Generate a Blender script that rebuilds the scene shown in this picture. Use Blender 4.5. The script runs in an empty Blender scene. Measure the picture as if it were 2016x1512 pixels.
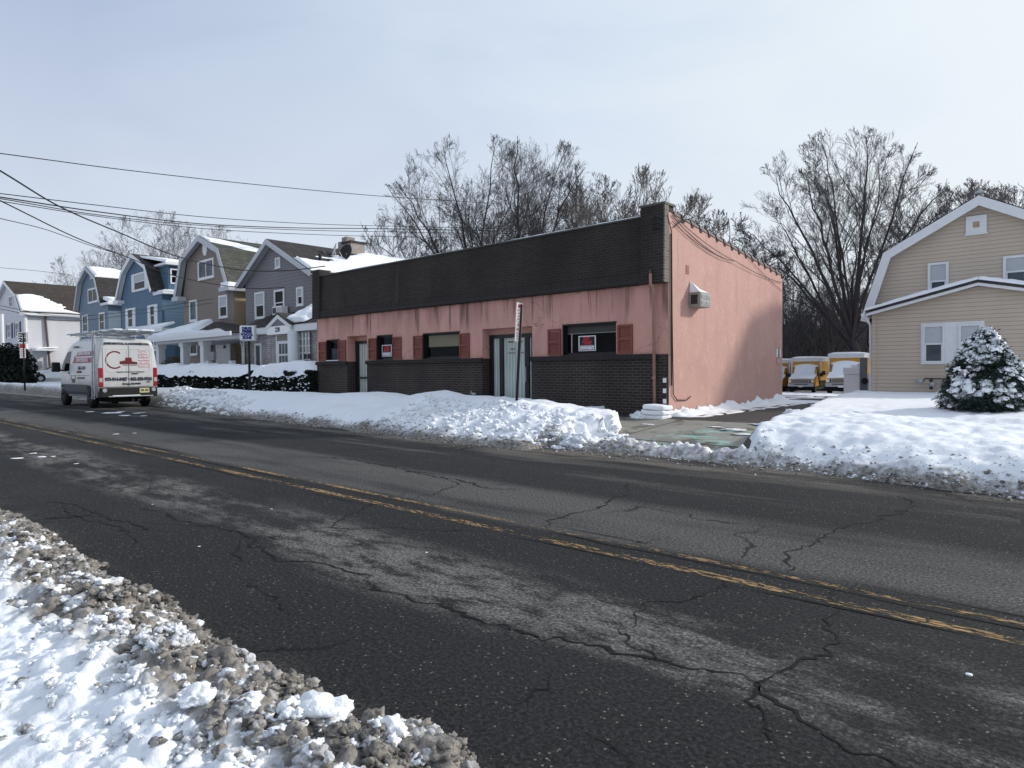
import bpy, math, random
import numpy as np
from mathutils import Vector, Matrix
R = math.radians
scene = bpy.context.scene
COL = scene.collection
random.seed(7)

# ------------------------------------------------------------------ camera
FPX, CX, CY, CH = 1300., 1008., 756., 1.36
CM = np.array([[0.74200448, 0.0092815, -0.67033067],
               [0.67033815, -0.02328422, 0.74169037],
               [-0.00872413, -0.9996858, -0.02349874]])
def at(px, py, X=None, Y=None, Z=None, D=None):
    d = CM @ np.array([px-CX, py-CY, FPX])
    if X is not None: t = X/d[0]
    elif Y is not None: t = Y/d[1]
    elif Z is not None: t = (Z-CH)/d[2]
    else: t = D/FPX
    return np.array([0, 0, CH]) + t*d
cam = bpy.data.cameras.new('camera'); co = bpy.data.objects.new('camera', cam); COL.objects.link(co)
cam.sensor_width = 36.; cam.lens = FPX/2016*36; cam.clip_start = .05; cam.clip_end = 2000
Mr = np.stack([CM[:, 0], -CM[:, 1], -CM[:, 2]], 1)
M4 = Matrix([list(Mr[i])+[[0, 0, CH][i]] for i in range(3)]+[[0, 0, 0, 1]])
co.matrix_world = M4
scene.camera = co
scene.view_settings.view_transform = 'Standard'; scene.view_settings.look = 'None'; scene.view_settings.exposure = 0

# ------------------------------------------------------------------ light
SAZ, SEL = R(52), R(26)          # sun azimuth from +X towards +Y, elevation
sl = bpy.data.lights.new('sun', 'SUN'); so = bpy.data.objects.new('sun', sl); COL.objects.link(so)
sl.energy = 3.4; sl.angle = R(4.2); sl.color = (1, .94, .86)
sd = Vector((math.cos(SAZ)*math.cos(SEL), math.sin(SAZ)*math.cos(SEL), math.sin(SEL)))
so.rotation_euler = sd.to_track_quat('Z', 'Y').to_euler()
w = bpy.data.worlds.new('World'); scene.world = w; w.use_nodes = True
nt = w.node_tree; nt.nodes.clear()
def wn(t): return nt.nodes.new(t)
sky = wn('ShaderNodeTexSky'); sky.sky_type = 'NISHITA'; sky.sun_disc = False
sky.sun_elevation = SEL; sky.sun_rotation = R(90)-SAZ
sky.air_density = 1.2; sky.dust_density = 4; sky.ozone_density = 2
b1 = wn('ShaderNodeBackground'); b1.inputs[1].default_value = .085
nt.links.new(sky.outputs[0], b1.inputs[0])
tc = wn('ShaderNodeTexCoord'); sp = wn('ShaderNodeSeparateXYZ'); nt.links.new(tc.outputs['Generated'], sp.inputs[0])
# pale winter haze: whiter on the sun side, blue grey away from it, with faint thin cloud
dot = wn('ShaderNodeVectorMath'); dot.operation = 'DOT_PRODUCT'; nt.links.new(tc.outputs['Generated'], dot.inputs[0]); dot.inputs[1].default_value = (sd.x, sd.y, 0)
cl = wn('ShaderNodeTexNoise'); cl.inputs['Scale'].default_value = 2.2; cl.inputs['Detail'].default_value = 5; cl.inputs['Distortion'].default_value = .6
mp = wn('ShaderNodeMapping'); mp.inputs['Scale'].default_value = (1, 1, 3.2); nt.links.new(tc.outputs['Generated'], mp.inputs[0]); nt.links.new(mp.outputs[0], cl.inputs[0])
ma = wn('ShaderNodeMath'); ma.operation = 'MULTIPLY_ADD'; nt.links.new(cl.outputs[0], ma.inputs[0]); ma.inputs[1].default_value = .75; nt.links.new(dot.outputs['Value'], ma.inputs[2])
mr = wn('ShaderNodeMapRange'); nt.links.new(ma.outputs[0], mr.inputs[0]); mr.inputs[1].default_value = .02; mr.inputs[2].default_value = 1.30; mr.clamp = True
cr = wn('ShaderNodeValToRGB'); nt.links.new(mr.outputs[0], cr.inputs[0])
cr.color_ramp.elements[0].color = (.385, .455, .60, 1); cr.color_ramp.elements[1].color = (.735, .785, .81, 1)
e = cr.color_ramp.elements.new(.42); e.color = (.55, .63, .74, 1); e = cr.color_ramp.elements.new(.72); e.color = (.685, .745, .79, 1)
hz = wn('ShaderNodeMapRange'); nt.links.new(sp.outputs[2], hz.inputs[0]); hz.inputs[1].default_value = 0; hz.inputs[2].default_value = .42
hm = wn('ShaderNodeMix'); hm.data_type = 'RGBA'; nt.links.new(hz.outputs[0], hm.inputs[0]); hm.inputs[6].default_value = (.66, .71, .775, 1); nt.links.new(cr.outputs[0], hm.inputs[7])
b2 = wn('ShaderNodeBackground'); b2.inputs[1].default_value = 1.27; nt.links.new(hm.outputs[2], b2.inputs[0])
mx = wn('ShaderNodeMixShader'); mx.inputs[0].default_value = .92
nt.links.new(b1.outputs[0], mx.inputs[1]); nt.links.new(b2.outputs[0], mx.inputs[2])
ow = wn('ShaderNodeOutputWorld'); nt.links.new(mx.outputs[0], ow.inputs[0])

# ------------------------------------------------------------------ objects
BASE = {}
def tag(o, label=None, cat=None, group=None, kind=None):
    if label: o['label'] = label
    if cat: o['category'] = cat
    if group: o['group'] = group
    if kind: o['kind'] = kind
    return o
def thing(name, label, cat, loc=(0, 0, 0), group=None):
    o = bpy.data.objects.new(name, None); COL.objects.link(o); o.location = [float(v) for v in loc]
    o.empty_display_size = .2
    BASE[o.name] = np.array(loc, float)
    return tag(o, label, cat, group)
def np_mesh(name, V, Q=None, T=None, smooth=False):
    me = bpy.data.meshes.new(name)
    V = np.asarray(V, np.float32); nq = 0 if Q is None else len(Q); ntr = 0 if T is None else len(T)
    me.vertices.add(len(V)); me.vertices.foreach_set('co', V.ravel())
    parts = []
    if nq: parts.append(np.asarray(Q, np.int32).ravel())
    if ntr: parts.append(np.asarray(T, np.int32).ravel())
    li = np.concatenate(parts)
    me.loops.add(len(li)); me.loops.foreach_set('vertex_index', li)
    me.polygons.add(nq+ntr)
    st = np.concatenate([np.arange(nq)*4, nq*4+np.arange(ntr)*3]).astype(np.int32)
    me.polygons.foreach_set('loop_start', st)
    if smooth: me.polygons.foreach_set('use_smooth', np.ones(nq+ntr, bool))
    me.update(calc_edges=True); me.validate()
    return me
def link(name, me, mats, parent=None):
    o = bpy.data.objects.new(name, me); COL.objects.link(o)
    for m in (mats if isinstance(mats, (list, tuple)) else [mats]): me.materials.append(m)
    if parent is not None:
        o.parent = parent; b = BASE[parent.name]; BASE[o.name] = b
        if np.any(b != 0): me.transform(Matrix.Translation([-float(v) for v in b]))
    else: BASE[o.name] = np.zeros(3)
    return o
class MB:
    def __init__(s): s.v = []; s.f = []; s.m = []
    def add(s, vs, fs, mi=0):
        n = len(s.v); s.v += [tuple(map(float, v)) for v in vs]; s.f += [tuple(i+n for i in f) for f in fs]; s.m += [mi]*len(fs); return s
    def box(s, x0, y0, z0, x1, y1, z1, mi=0):
        x0, x1 = sorted((x0, x1)); y0, y1 = sorted((y0, y1)); z0, z1 = sorted((z0, z1))
        return s.add([(x0, y0, z0), (x1, y0, z0), (x1, y1, z0), (x0, y1, z0), (x0, y0, z1), (x1, y0, z1), (x1, y1, z1), (x0, y1, z1)],
                     [(3, 2, 1, 0), (4, 5, 6, 7), (0, 1, 5, 4), (1, 2, 6, 5), (2, 3, 7, 6), (3, 0, 4, 7)], mi)
    def quad(s, *p, mi=0): return s.add(p, [tuple(range(len(p)))], mi)
    def prism(s, poly, y0, y1, mi=0):      # poly in (x,z), counter-clockwise seen from -Y
        n = len(poly)
        a = sum(poly[i][0]*poly[(i+1) % n][1]-poly[(i+1) % n][0]*poly[i][1] for i in range(n))
        if a < 0: poly = poly[::-1]
        vs = [(x, y0, z) for x, z in poly]+[(x, y1, z) for x, z in poly]
        return s.add(vs, [tuple(range(n)), tuple(range(2*n-1, n-1, -1))]+[(i, i+n, (i+1) % n+n, (i+1) % n) for i in range(n)], mi)
    def prismx(s, poly, x0, x1, mi=0):     # poly in (y,z)
        n = len(poly)
        a = sum(poly[i][0]*poly[(i+1) % n][1]-poly[(i+1) % n][0]*poly[i][1] for i in range(n))
        if a < 0: poly = poly[::-1]
        vs = [(x1, y, z) for y, z in poly]+[(x0, y, z) for y, z in poly]
        return s.add(vs, [tuple(range(n)), tuple(range(2*n-1, n-1, -1))]+[(i, i+n, (i+1) % n+n, (i+1) % n) for i in range(n)], mi)
    def tube(s, pts, r, k=8, cap=True, mi=0):
        pts = [Vector([float(c) for c in p]) for p in pts]; n = len(pts)
        rs = list(r) if isinstance(r, (list, tuple)) else [r]*n
        vs = []; up = None
        for i, p in enumerate(pts):
            t = (pts[min(i+1, n-1)]-pts[max(i-1, 0)]).normalized()
            if up is None: up = Vector((0, 0, 1)) if abs(t.z) < .9 else Vector((0, 1, 0))
            a = t.cross(up).normalized(); b = a.cross(t).normalized(); up = b
            for j in range(k):
                q = p+(a*math.cos(2*math.pi*j/k)+b*math.sin(2*math.pi*j/k))*rs[i]; vs.append(q)
        fs = [(i*k+j, i*k+(j+1) % k, (i+1)*k+(j+1) % k, (i+1)*k+j) for i in range(n-1) for j in range(k)]
        if cap: fs += [tuple(range(k-1, -1, -1)), tuple((n-1)*k+j for j in range(k))]
        return s.add(vs, fs, mi)
    def build(s, name, mats, parent=None, smooth=False, bevel=0):
        me = bpy.data.meshes.new(name); b = BASE[parent.name] if parent is not None else np.zeros(3)
        me.from_pydata([(x-b[0], y-b[1], z-b[2]) for x, y, z in s.v], [], s.f)
        o = bpy.data.objects.new(name, me); COL.objects.link(o)
        for m in (mats if isinstance(mats, (list, tuple)) else [mats]): me.materials.append(m)
        for p, mi in zip(me.polygons, s.m): p.material_index = mi; p.use_smooth = smooth
        me.update()
        if parent is not None: o.parent = parent
        BASE[o.name] = b
        if bevel:
            md = o.modifiers.new('bevel', 'BEVEL'); md.width = bevel; md.segments = 2; md.limit_method = 'ANGLE'; md.angle_limit = R(40)
        return o
def text(s, size, loc, face, m, parent, name='lettering', align='CENTER', bold=0., sx=1., spacing=1., width=None):
    cu = bpy.data.curves.new('t', 'FONT'); cu.body = s; cu.size = size; cu.align_x = align; cu.align_y = 'CENTER'
    cu.offset = bold; cu.extrude = .001; cu.space_line = spacing; cu.resolution_u = 3
    o = bpy.data.objects.new('t', cu); COL.objects.link(o)
    dg = bpy.context.evaluated_depsgraph_get(); me = bpy.data.meshes.new_from_object(o.evaluated_get(dg))
    bpy.data.objects.remove(o); bpy.data.curves.remove(cu)
    if width:
        xs_ = [v.co.x for v in me.vertices]; sx = width/(max(xs_)-min(xs_))
    rz = {'-y': 0, '+x': R(90), '+y': R(180), '-x': R(-90)}[face] if isinstance(face, str) else face
    me.transform(Matrix.Translation([float(c) for c in loc]) @ Matrix.Rotation(rz, 4, 'Z') @ Matrix.Rotation(R(90), 4, 'X') @ Matrix.Diagonal((sx, 1, 1, 1)))
    me.materials.clear()
    return link(name, me, m, parent)

# ------------------------------------------------------------------ noise (numpy)
def _h(ix, iy, seed):
    n = (ix.astype(np.int64)*374761393+iy.astype(np.int64)*668265263+seed*1442695041) & 0xFFFFFFFF
    n = ((n ^ (n >> 13))*1274126177) & 0xFFFFFFFF
    n = ((n ^ (n >> 16))*2246822519) & 0xFFFFFFFF
    return ((n ^ (n >> 15)) & 0xFFFFFF)/float(0xFFFFFF)
def vn(x, y, seed=0):
    x = np.asarray(x, float); y = np.asarray(y, float)
    ix = np.floor(x); iy = np.floor(y); fx = x-ix; fy = y-iy
    fx = fx*fx*fx*(fx*(fx*6-15)+10); fy = fy*fy*fy*(fy*(fy*6-15)+10)
    a = _h(ix, iy, seed); b = _h(ix+1, iy, seed); c = _h(ix, iy+1, seed); d = _h(ix+1, iy+1, seed)
    return ((a*(1-fx)+b*fx)*(1-fy)+(c*(1-fx)+d*fx)*fy)*2-1
def fbm(x, y, o=4, seed=0, g=.5):
    r = 0; a = 1; t = 0
    for i in range(o):
        r = r+a*vn(x*2**i+i*17.3, y*2**i-i*9.1, seed+i); t += a; a *= g
    return r/t
def worley(x, y, seed=0):
    ix = np.floor(x); iy = np.floor(y); best = np.full(np.shape(x), 9.)
    for dx in (-1, 0, 1):
        for dy in (-1, 0, 1):
            cx = ix+dx; cy = iy+dy
            px = cx+_h(cx, cy, seed); py = cy+_h(cx, cy, seed+77)
            best = np.minimum(best, (px-x)**2+(py-y)**2)
    return np.sqrt(best)
def ss(a, b, x):
    t = np.clip((x-a)/(b-a), 0, 1); return t*t*(3-2*t)

# ------------------------------------------------------------------ materials
class MT:
    def __init__(s, name, rough=.7, spec=.3):
        s.m = bpy.data.materials.new(name); s.m.use_nodes = True; s.nt = s.m.node_tree
        s.b = s.nt.nodes['Principled BSDF']; s.b.inputs['Roughness'].default_value = rough
        s.b.inputs['Specular IOR Level'].default_value = spec
        s._p = None
    def n(s, t, ins=None, **pr):
        nd = s.nt.nodes.new('ShaderNode'+t)
        for k, v in pr.items(): setattr(nd, k, v)
        for k, v in (ins or {}).items(): s.set(nd.inputs[k], v)
        return nd
    def set(s, sock, v):
        if isinstance(v, bpy.types.NodeSocket): s.nt.links.new(v, sock)
        elif isinstance(v, (tuple, list)) and len(v) == 3 and sock.type == 'RGBA': sock.default_value = (*v, 1)
        else: sock.default_value = v
    @property
    def pos(s):
        if s._p is None: s._p = s.n('NewGeometry').outputs['Position']
        return s._p
    @property
    def xyz(s):
        q = s.n('SeparateXYZ', {0: s.pos}).outputs; return q[0], q[1], q[2]
    def math(s, op, a, b=0., c=0., clamp=False): return s.n('Math', {0: a, 1: b, 2: c}, operation=op, use_clamp=clamp).outputs[0]
    def mapr(s, v, a, b, c=0., d=1.): return s.n('MapRange', {0: v, 1: a, 2: b, 3: c, 4: d}, interpolation_type='SMOOTHSTEP').outputs[0]
    def mix(s, f, a, b, mode='MIX'):
        nd = s.n('Mix', data_type='RGBA', blend_type=mode); s.set(nd.inputs[0], f); s.set(nd.inputs[6], a); s.set(nd.inputs[7], b); return nd.outputs[2]
    def noise(s, scale, detail=4, rough=.55, vec=None, sc=None, dist=0.):
        v = vec or s.pos
        if sc: v = s.n('VectorMath', {0: v, 1: sc}, operation='MULTIPLY').outputs[0]
        return s.n('TexNoise', {'Vector': v, 'Scale': scale, 'Detail': detail, 'Roughness': rough, 'Distortion': dist}).outputs[0]
    def wallvec(s):
        x, y, z = s.xyz; return s.n('CombineXYZ', {0: s.math('ADD', x, y), 1: z, 2: 0.}).outputs[0]
    def col(s, c): s.set(s.b.inputs['Base Color'], c); return s
    def rough(s, v): s.set(s.b.inputs['Roughness'], v); return s
    def bump(s, h, st=.3, d=.02):
        nd = s.n('Bump', {'Height': h, 'Strength': st, 'Distance': d})
        if s.b.inputs['Normal'].is_linked: s.nt.links.new(s.b.inputs['Normal'].links[0].from_socket, nd.inputs['Normal'])
        s.nt.links.new(nd.outputs[0], s.b.inputs['Normal']); return s
def plain(name, c, rough=.6, var=.12, scale=6., spec=.3, metal=0.):
    t = MT(name, rough, spec); f = t.noise(scale, 5)
    t.col(t.mix(f, tuple(v*(1-var) for v in c), tuple(min(1, v*(1+var)) for v in c)))
    t.b.inputs['Metallic'].default_value = metal
    return t.m
def siding(name, c, sp=.13, line=.5, dirty=.18, z0=0.):
    t = MT(name, .6, .25); x, y, z = t.xyz
    fr = t.math('FRACT', t.math('DIVIDE', t.math('ADD', z, 10.+z0), sp))
    wob = t.noise(1.3, 4, sc=(1, 1, .25))
    base = t.mix(wob, tuple(v*(1-dirty) for v in c), tuple(v*(1+dirty*.5) for v in c))
    grain = t.noise(14, 3, sc=(.15, .15, 3))
    base = t.mix(t.math('MULTIPLY', grain, .18), base, tuple(v*.75 for v in c))
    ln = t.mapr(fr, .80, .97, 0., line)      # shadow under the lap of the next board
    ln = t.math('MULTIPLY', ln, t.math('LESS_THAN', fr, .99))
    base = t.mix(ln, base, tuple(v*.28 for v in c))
    t.col(base); t.bump(t.math('SUBTRACT', 1., fr), .6, .012)
    return t.m
def bricks(name, c1, c2, mortar, bw=.2, bh=.068, ms=.012, bump=.5, stain=None, wash=.25):
    t = MT(name, .8, .2); v = t.wallvec()
    br = t.n('TexBrick', {'Vector': v, 'Color1': c1, 'Color2': c2, 'Mortar': mortar, 'Scale': 1., 'Mortar Size': ms, 'Mortar Smooth': .3, 'Bias': -.1, 'Brick Width': bw, 'Row Height': bh})
    cc = br.outputs[0]
    n1 = t.noise(.9, 5, sc=(1, 1, .35)); cc = t.mix(t.math('MULTIPLY', t.mapr(n1, .35, .75), wash), cc, stain or tuple(q*.45 for q in c1))
    n2 = t.noise(1.6, 3, sc=(1, 1, .12)); cc = t.mix(t.mapr(n2, .58, .8, 0, wash), cc, tuple(min(1, q*1.9) for q in c2))
    t.col(cc); t.bump(t.math('SUBTRACT', t.noise(40, 3), br.outputs[1]), bump, .01)
    return t.m
def glass_m(name, c, rough=.06):
    t = MT(name, rough, .06); n = t.noise(.8, 3)
    t.col(t.mix(t.mapr(n, .35, .7), tuple(v*.5 for v in c), tuple(v*1.5 for v in c)))
    t.bump(t.noise(.9, 2), .06, .05)
    return t.m
def snow_m(name, dirtattr=True, tint=(.84, .87, .91), dirt=(.168, .155, .140), speck=True, bs=1.0):
    t = MT(name, .62, .25)
    n = t.noise(2.2, 5); c = t.mix(n, tuple(v*.93 for v in tint), tint)
    if dirtattr:
        a = t.n('Attribute', attribute_name='dirt').outputs['Fac']
        k = t.noise(9, 6, .65); d = t.math('ADD', a, t.math('MULTIPLY', t.math('SUBTRACT', k, .5), .9))
        gate = t.mapr(a, .02, .2)
        f = t.math('MULTIPLY', t.mapr(d, .28, .80), gate)
        k2 = t.noise(23, 4)
        dc = t.mix(t.mapr(k2, .3, .7), tuple(v*.62 for v in dirt), tuple(v*1.75 for v in dirt))
        c = t.mix(f, c, dc)
    if speck:
        vo = t.n('TexVoronoi', {'Vector': t.pos, 'Scale': 9.}).outputs['Distance']
        g = t.noise(.7, 3); sp_ = t.math('MULTIPLY', t.math('LESS_THAN', vo, .10), t.mapr(g, .55, .68))
        c = t.mix(t.math('MULTIPLY', sp_, .6), c, (.25, .21, .17))
    t.col(c)
    t.bump(t.noise(16, 6, .6), .35*bs, .03); t.bump(t.noise(75, 4, .6), .3*bs, .006)
    return t.m
M = {}
M['snow'] = snow_m('snow')
M['roof_snow'] = snow_m('roof snow', False, speck=False, bs=.6)
M['white'] = plain('white trim paint', (.66, .68, .70), .5, .08)
M['white_bright'] = plain('white enamel', (.80, .81, .82), .4, .05)
M['grey_trim'] = plain('weathered grey trim', (.45, .47, .50), .6, .12)
M['black'] = plain('black paint', (.012, .012, .013), .5)
M['rubber'] = plain('black rubber', (.012, .012, .012), .8)
M['dark_metal'] = plain('dark metal', (.03, .03, .035), .5, .2)
M['galv'] = plain('galvanised steel', (.36, .38, .40), .45, .15, 12, .5, .4)
M['bronze'] = plain('dark bronze frame', (.012, .012, .014), .4)
M['glass'] = glass_m('dark window glass', (.004, .005, .006))
M['glass_mid'] = glass_m('grey window glass', (.07, .085, .10))
M['blind'] = plain('window blind', (.42, .45, .47), .7, .1)
M['tan_blind'] = plain('tan roller blind', (.20, .18, .12), .7, .15)
M['red'] = plain('sign red', (.42, .03, .045), .5)
M['signwhite'] = plain('sign white', (.72, .73, .74), .5, .05)
M['ink'] = plain('black ink', (.015, .015, .018), .6)
M['blueink'] = plain('blue ink', (.02, .03, .17), .6)
M['wire'] = plain('black cable', (.02, .02, .024), .7)
def curtain(name, c, f=55.):
    t = MT(name, .35, .4); x, y, z = t.xyz
    wv = t.math('SINE', t.math('ADD', t.math('MULTIPLY', x, f), t.math('MULTIPLY', t.noise(2.5, 2, sc=(1, 1, .3)), 9.)))
    g = t.mapr(wv, -1, 1); g2 = t.noise(1.4, 4)
    t.col(t.mix(t.math('MULTIPLY', t.math('ADD', g, g2), .5), tuple(v*.45 for v in c), c)); t.bump(g, .3, .02)
    return t.m
M['curtain'] = curtain('sheer curtain behind glass', (.56, .63, .58))
M['curtain2'] = curtain('panelled curtain', (.54, .60, .54), 40)
def asphalt():
    t = MT('asphalt', .85, .16); x, y, z = t.xyz
    ny = t.math('ADD', y, t.math('MULTIPLY', t.math('SUBTRACT', t.noise(.22, 4, sc=(1, .6, 1)), .5), .85))
    def band(a, b, c, d): return t.math('MULTIPLY', t.mapr(ny, a, b), t.mapr(ny, c, d, 1., 0.))
    base = t.mix(t.noise(.35, 5, sc=(.35, 1.2, 1)), (.0125, .0132, .0145), (.025, .0253, .0265))
    # dry salt-bleached strips between the wheel tracks
    wear = t.math('MULTIPLY', band(2.35, 2.75, 3.15, 3.6), t.mapr(t.noise(.62, 7, .66, sc=(.55, 1.5, 1)), .43, .54))
    fine = t.mapr(t.noise(4.5, 8, .78, sc=(.6, 1.5, 1)), .38, .56)
    wear = t.math('MULTIPLY', wear, fine)
    base = t.mix(t.math('MULTIPLY', wear, .85), base, (.125, .122, .116))
    far = t.math('MULTIPLY', band(4.3, 4.5, 5.6, 5.95), t.mapr(t.noise(.7, 6, .6, sc=(.25, 1.4, 1)), .25, .55))
    base = t.mix(t.math('MULTIPLY', far, .85), base, (.078, .077, .075))
    str_ = t.math('MULTIPLY', band(6.4, 6.9, 7.9, 8.6), t.mapr(t.noise(1.1, 6, .7, sc=(.18, 2.2, 1)), .48, .68))
    base = t.mix(t.math('MULTIPLY', str_, .6), base, (.10, .097, .092))
    gut = t.math('MULTIPLY', t.mapr(ny, 7.55, 8.15), t.mapr(t.noise(1.4, 7, .7, sc=(.3, 1.5, 1)), .38, .60))
    base = t.mix(t.math('MULTIPLY', gut, .6), base, (.15, .135, .118))
    near = t.math('MULTIPLY', t.mapr(ny, 1.75, 1.35), t.mapr(t.noise(3, 5), .4, .6))
    base = t.mix(t.math('MULTIPLY', near, .35), base, (.09, .083, .075))
    gr = t.noise(48, 5, .8); gr2 = t.n('TexVoronoi', {'Vector': t.pos, 'Scale': 75.}).outputs
    base = t.mix(t.mapr(gr, .46, .66, 0, .9), base, t.mix(1., base, (3., 3., 3.), 'MULTIPLY'))
    base = t.mix(t.mapr(gr, .49, .34, 0, .9), base, (.005, .005, .006))
    st = t.n('SeparateColor', {0: gr2['Color']}).outputs[0]
    stone = t.math('MULTIPLY', t.math('GREATER_THAN', st, .972), t.math('LESS_THAN', gr2['Distance'], .42))
    base = t.mix(t.math('MULTIPLY', stone, .6), base, (.30, .28, .23))
    # hairline crazing
    dv = t.n('VectorMath', {0: t.pos, 1: t.n('VectorMath', {0: t.n('TexNoise', {'Vector': t.pos, 'Scale': 2.2, 'Detail': 5.}).outputs[1], 3: .55}, operation='SCALE').outputs[0]}, operation='ADD').outputs[0]
    vc = t.n('TexVoronoi', {'Vector': dv, 'Scale': .42}, feature='DISTANCE_TO_EDGE').outputs[0]
    ck = t.math('MULTIPLY', t.mapr(vc, .010, .002), t.mapr(t.noise(.5, 3), .50, .58))
    base = t.mix(t.math('MULTIPLY', ck, .75), base, (.004, .004, .005))
    t.col(base); t.rough(t.mapr(t.noise(.6, 4), .3, .7, .8, .95))
    t.bump(gr, .9, .012)
    return t.m
M['asphalt'] = asphalt()
def drive_m():
    t = MT('driveway asphalt', .7, .35); x, y, z = t.xyz
    c = t.mix(t.noise(.6, 5), (.022, .022, .024), (.045, .044, .045))
    c = t.mix(t.mapr(t.noise(2.2, 6, .65, sc=(.6, 1.5, 1)), .52, .7, 0, .35), c, (.12, .115, .11))
    t.col(c); t.bump(t.noise(70, 3), .4, .006); return t.m
M['drive'] = drive_m()
def conc_m():
    t = MT('worn concrete', .85, .2); x, y, z = t.xyz
    c = t.mix(t.noise(1.1, 6, .65), (.13, .125, .105), (.37, .36, .325))
    c = t.mix(t.mapr(t.noise(1.6, 6, .7), .50, .66), c, (.085, .07, .055))
    teal = t.math('MULTIPLY', t.mapr(t.noise(1.5, 7, .75, sc=(.7, 1.3, 1)), .49, .60), t.math('MULTIPLY', t.mapr(x, -6.3, -5.9), t.mapr(y, 12.2, 11.4)))
    c = t.mix(t.math('MULTIPLY', teal, .75), c, (.28, .50, .45))
    wh = t.mapr(t.noise(4.2, 8, .75), .56, .68); c = t.mix(t.math('MULTIPLY', wh, .30), c, (.42, .43, .42))
    for ax, off in ((x, -6.62), (y, 12.62), (y, 10.18)):
        d = t.math('ABSOLUTE', t.math('SUBTRACT', ax, t.math('ADD', off, t.math('MULTIPLY', t.noise(3, 2), .02))))
        c = t.mix(t.mapr(d, .025, .012, 0, .85), c, (.02, .018, .016))
    t.col(c); t.bump(t.noise(25, 6), .4, .01); return t.m
M['concrete'] = conc_m()
def stucco(front):
    t = MT('pink stucco front' if front else 'pink stucco side', .9, .15); x, y, z = t.xyz
    c0 = (.63, .350, .290) if front else (.525, .325, .283)  # front base colour raised to stand in for fill light on the shaded facade
    c = t.mix(t.noise(.8, 6, .6), tuple(v*.80 for v in c0), tuple(v*1.10 for v in c0))
    s1 = t.noise(2.2, 6, .6, sc=(1, 1, .10))
    c = t.mix(t.mapr(s1, .45, .75, 0, .55 if front else .22), c, tuple(v*.60 for v in c0))
    c = t.mix(t.mapr(t.noise(3.5, 6, .7, sc=(1, 1, .28 if front else .6)), .52, .75, 0, .40), c, tuple(min(1, v*1.35+.03) for v in c0))
    c = t.mix(t.mapr(t.noise(26, 5, .75), .45, .72, 0, .42), c, tuple(v*.62 for v in c0))
    if front:
        top = t.mapr(z, 2.35, 3.25)
        dr = t.mapr(t.noise(5.2, 4, .55, sc=(1, 1, .045)), .53, .66)
        rag = t.mapr(t.math('ADD', z, t.math('MULTIPLY', t.noise(4, 2, sc=(1, 1, .02)), 1.6)), 3.20, 3.80)
        c = t.mix(t.math('MULTIPLY', t.math('MULTIPLY', dr, rag), .68), c, (.075, .040, .034))
        c = t.mix(t.math('MULTIPLY', t.mapr(t.noise(1.6, 4, sc=(1, 1, .12)), .40, .7), t.math('MULTIPLY', top, .60)), c, (.20, .09, .075))
        c = t.mix(t.mapr(t.math('ADD', z, t.math('MULTIPLY', t.noise(7, 3), .25)), 3.30, 3.40, 0, .6), c, (.10, .05, .045))
        # hairline stress cracks
        dv = t.n('VectorMath', {0: t.pos, 1: t.n('VectorMath', {0: t.n('TexNoise', {'Vector': t.pos, 'Scale': 1.5, 'Detail': 4.}).outputs[1], 3: .8}, operation='SCALE').outputs[0]}, operation='ADD').outputs[0]
        vc = t.n('TexVoronoi', {'Vector': dv, 'Scale': .5}, feature='DISTANCE_TO_EDGE').outputs[0]
        c = t.mix(t.math('MULTIPLY', t.mapr(vc, .006, .002, 0, .45), t.mapr(t.noise(.45, 2), .50, .58)), c, (.12, .05, .04))
    else:
        low = t.mapr(t.math('ADD', z, t.math('MULTIPLY', t.noise(2, 3), .5)), .9, .4, 0, .35); c = t.mix(low, c, (.33, .17, .14))
        c = t.mix(t.math('MULTIPLY', t.mapr(t.noise(3.0, 4, .5, sc=(1, 1, .05)), .6, .72), t.mapr(z, 1.5, 4.2, 0, .35)), c, (.20, .10, .085))
    t.col(c); t.bump(t.noise(22, 6, .65), .55, .02); t.bump(t.noise(3, 5), .3, .05)
    return t.m
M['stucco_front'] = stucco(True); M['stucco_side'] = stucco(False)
M['fascia'] = bricks('dark glazed brick', (.029, .0235, .022), (.044, .035, .031), (.055, .047, .043), wash=.55, stain=(.014, .0115, .012))
M['brick'] = bricks('dark brown brick', (.032, .025, .023), (.052, .038, .033), (.088, .077, .070), wash=.45, stain=(.012, .011, .013))
M['ledge'] = bricks('brick ledge', (.024, .021, .022), (.036, .029, .028), (.05, .045, .042), bw=.068, bh=.30)
M['endbrick_sun'] = bricks('sunlit dark brick', (.12, .10, .09), (.17, .15, .135), (.20, .18, .165))  # paler copy of the dark brick: sun on the pier end put into colour
M['whitebrick'] = bricks('white and tan brick veneer', (.30, .28, .28), (.52, .51, .51), (.16, .15, .15), bw=.21, bh=.085, ms=.014, wash=.3, stain=(.20, .17, .16))
M['chim'] = bricks('pale chimney brick', (.25, .21, .19), (.33, .29, .26), (.36, .34, .32))
def shutter_m():
    t = MT('brown red shutters', .6, .3); x, y, z = t.xyz
    fr = t.math('FRACT', t.math('MULTIPLY', z, 22.)); c = t.mix(t.noise(5, 4), (.19, .062, .045), (.26, .088, .064))
    c = t.mix(t.mapr(fr, .70, .95, 0, .6), c, (.07, .022, .016)); t.col(c); t.bump(fr, .5, .012); return t.m
M['shutter'] = shutter_m()
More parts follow.
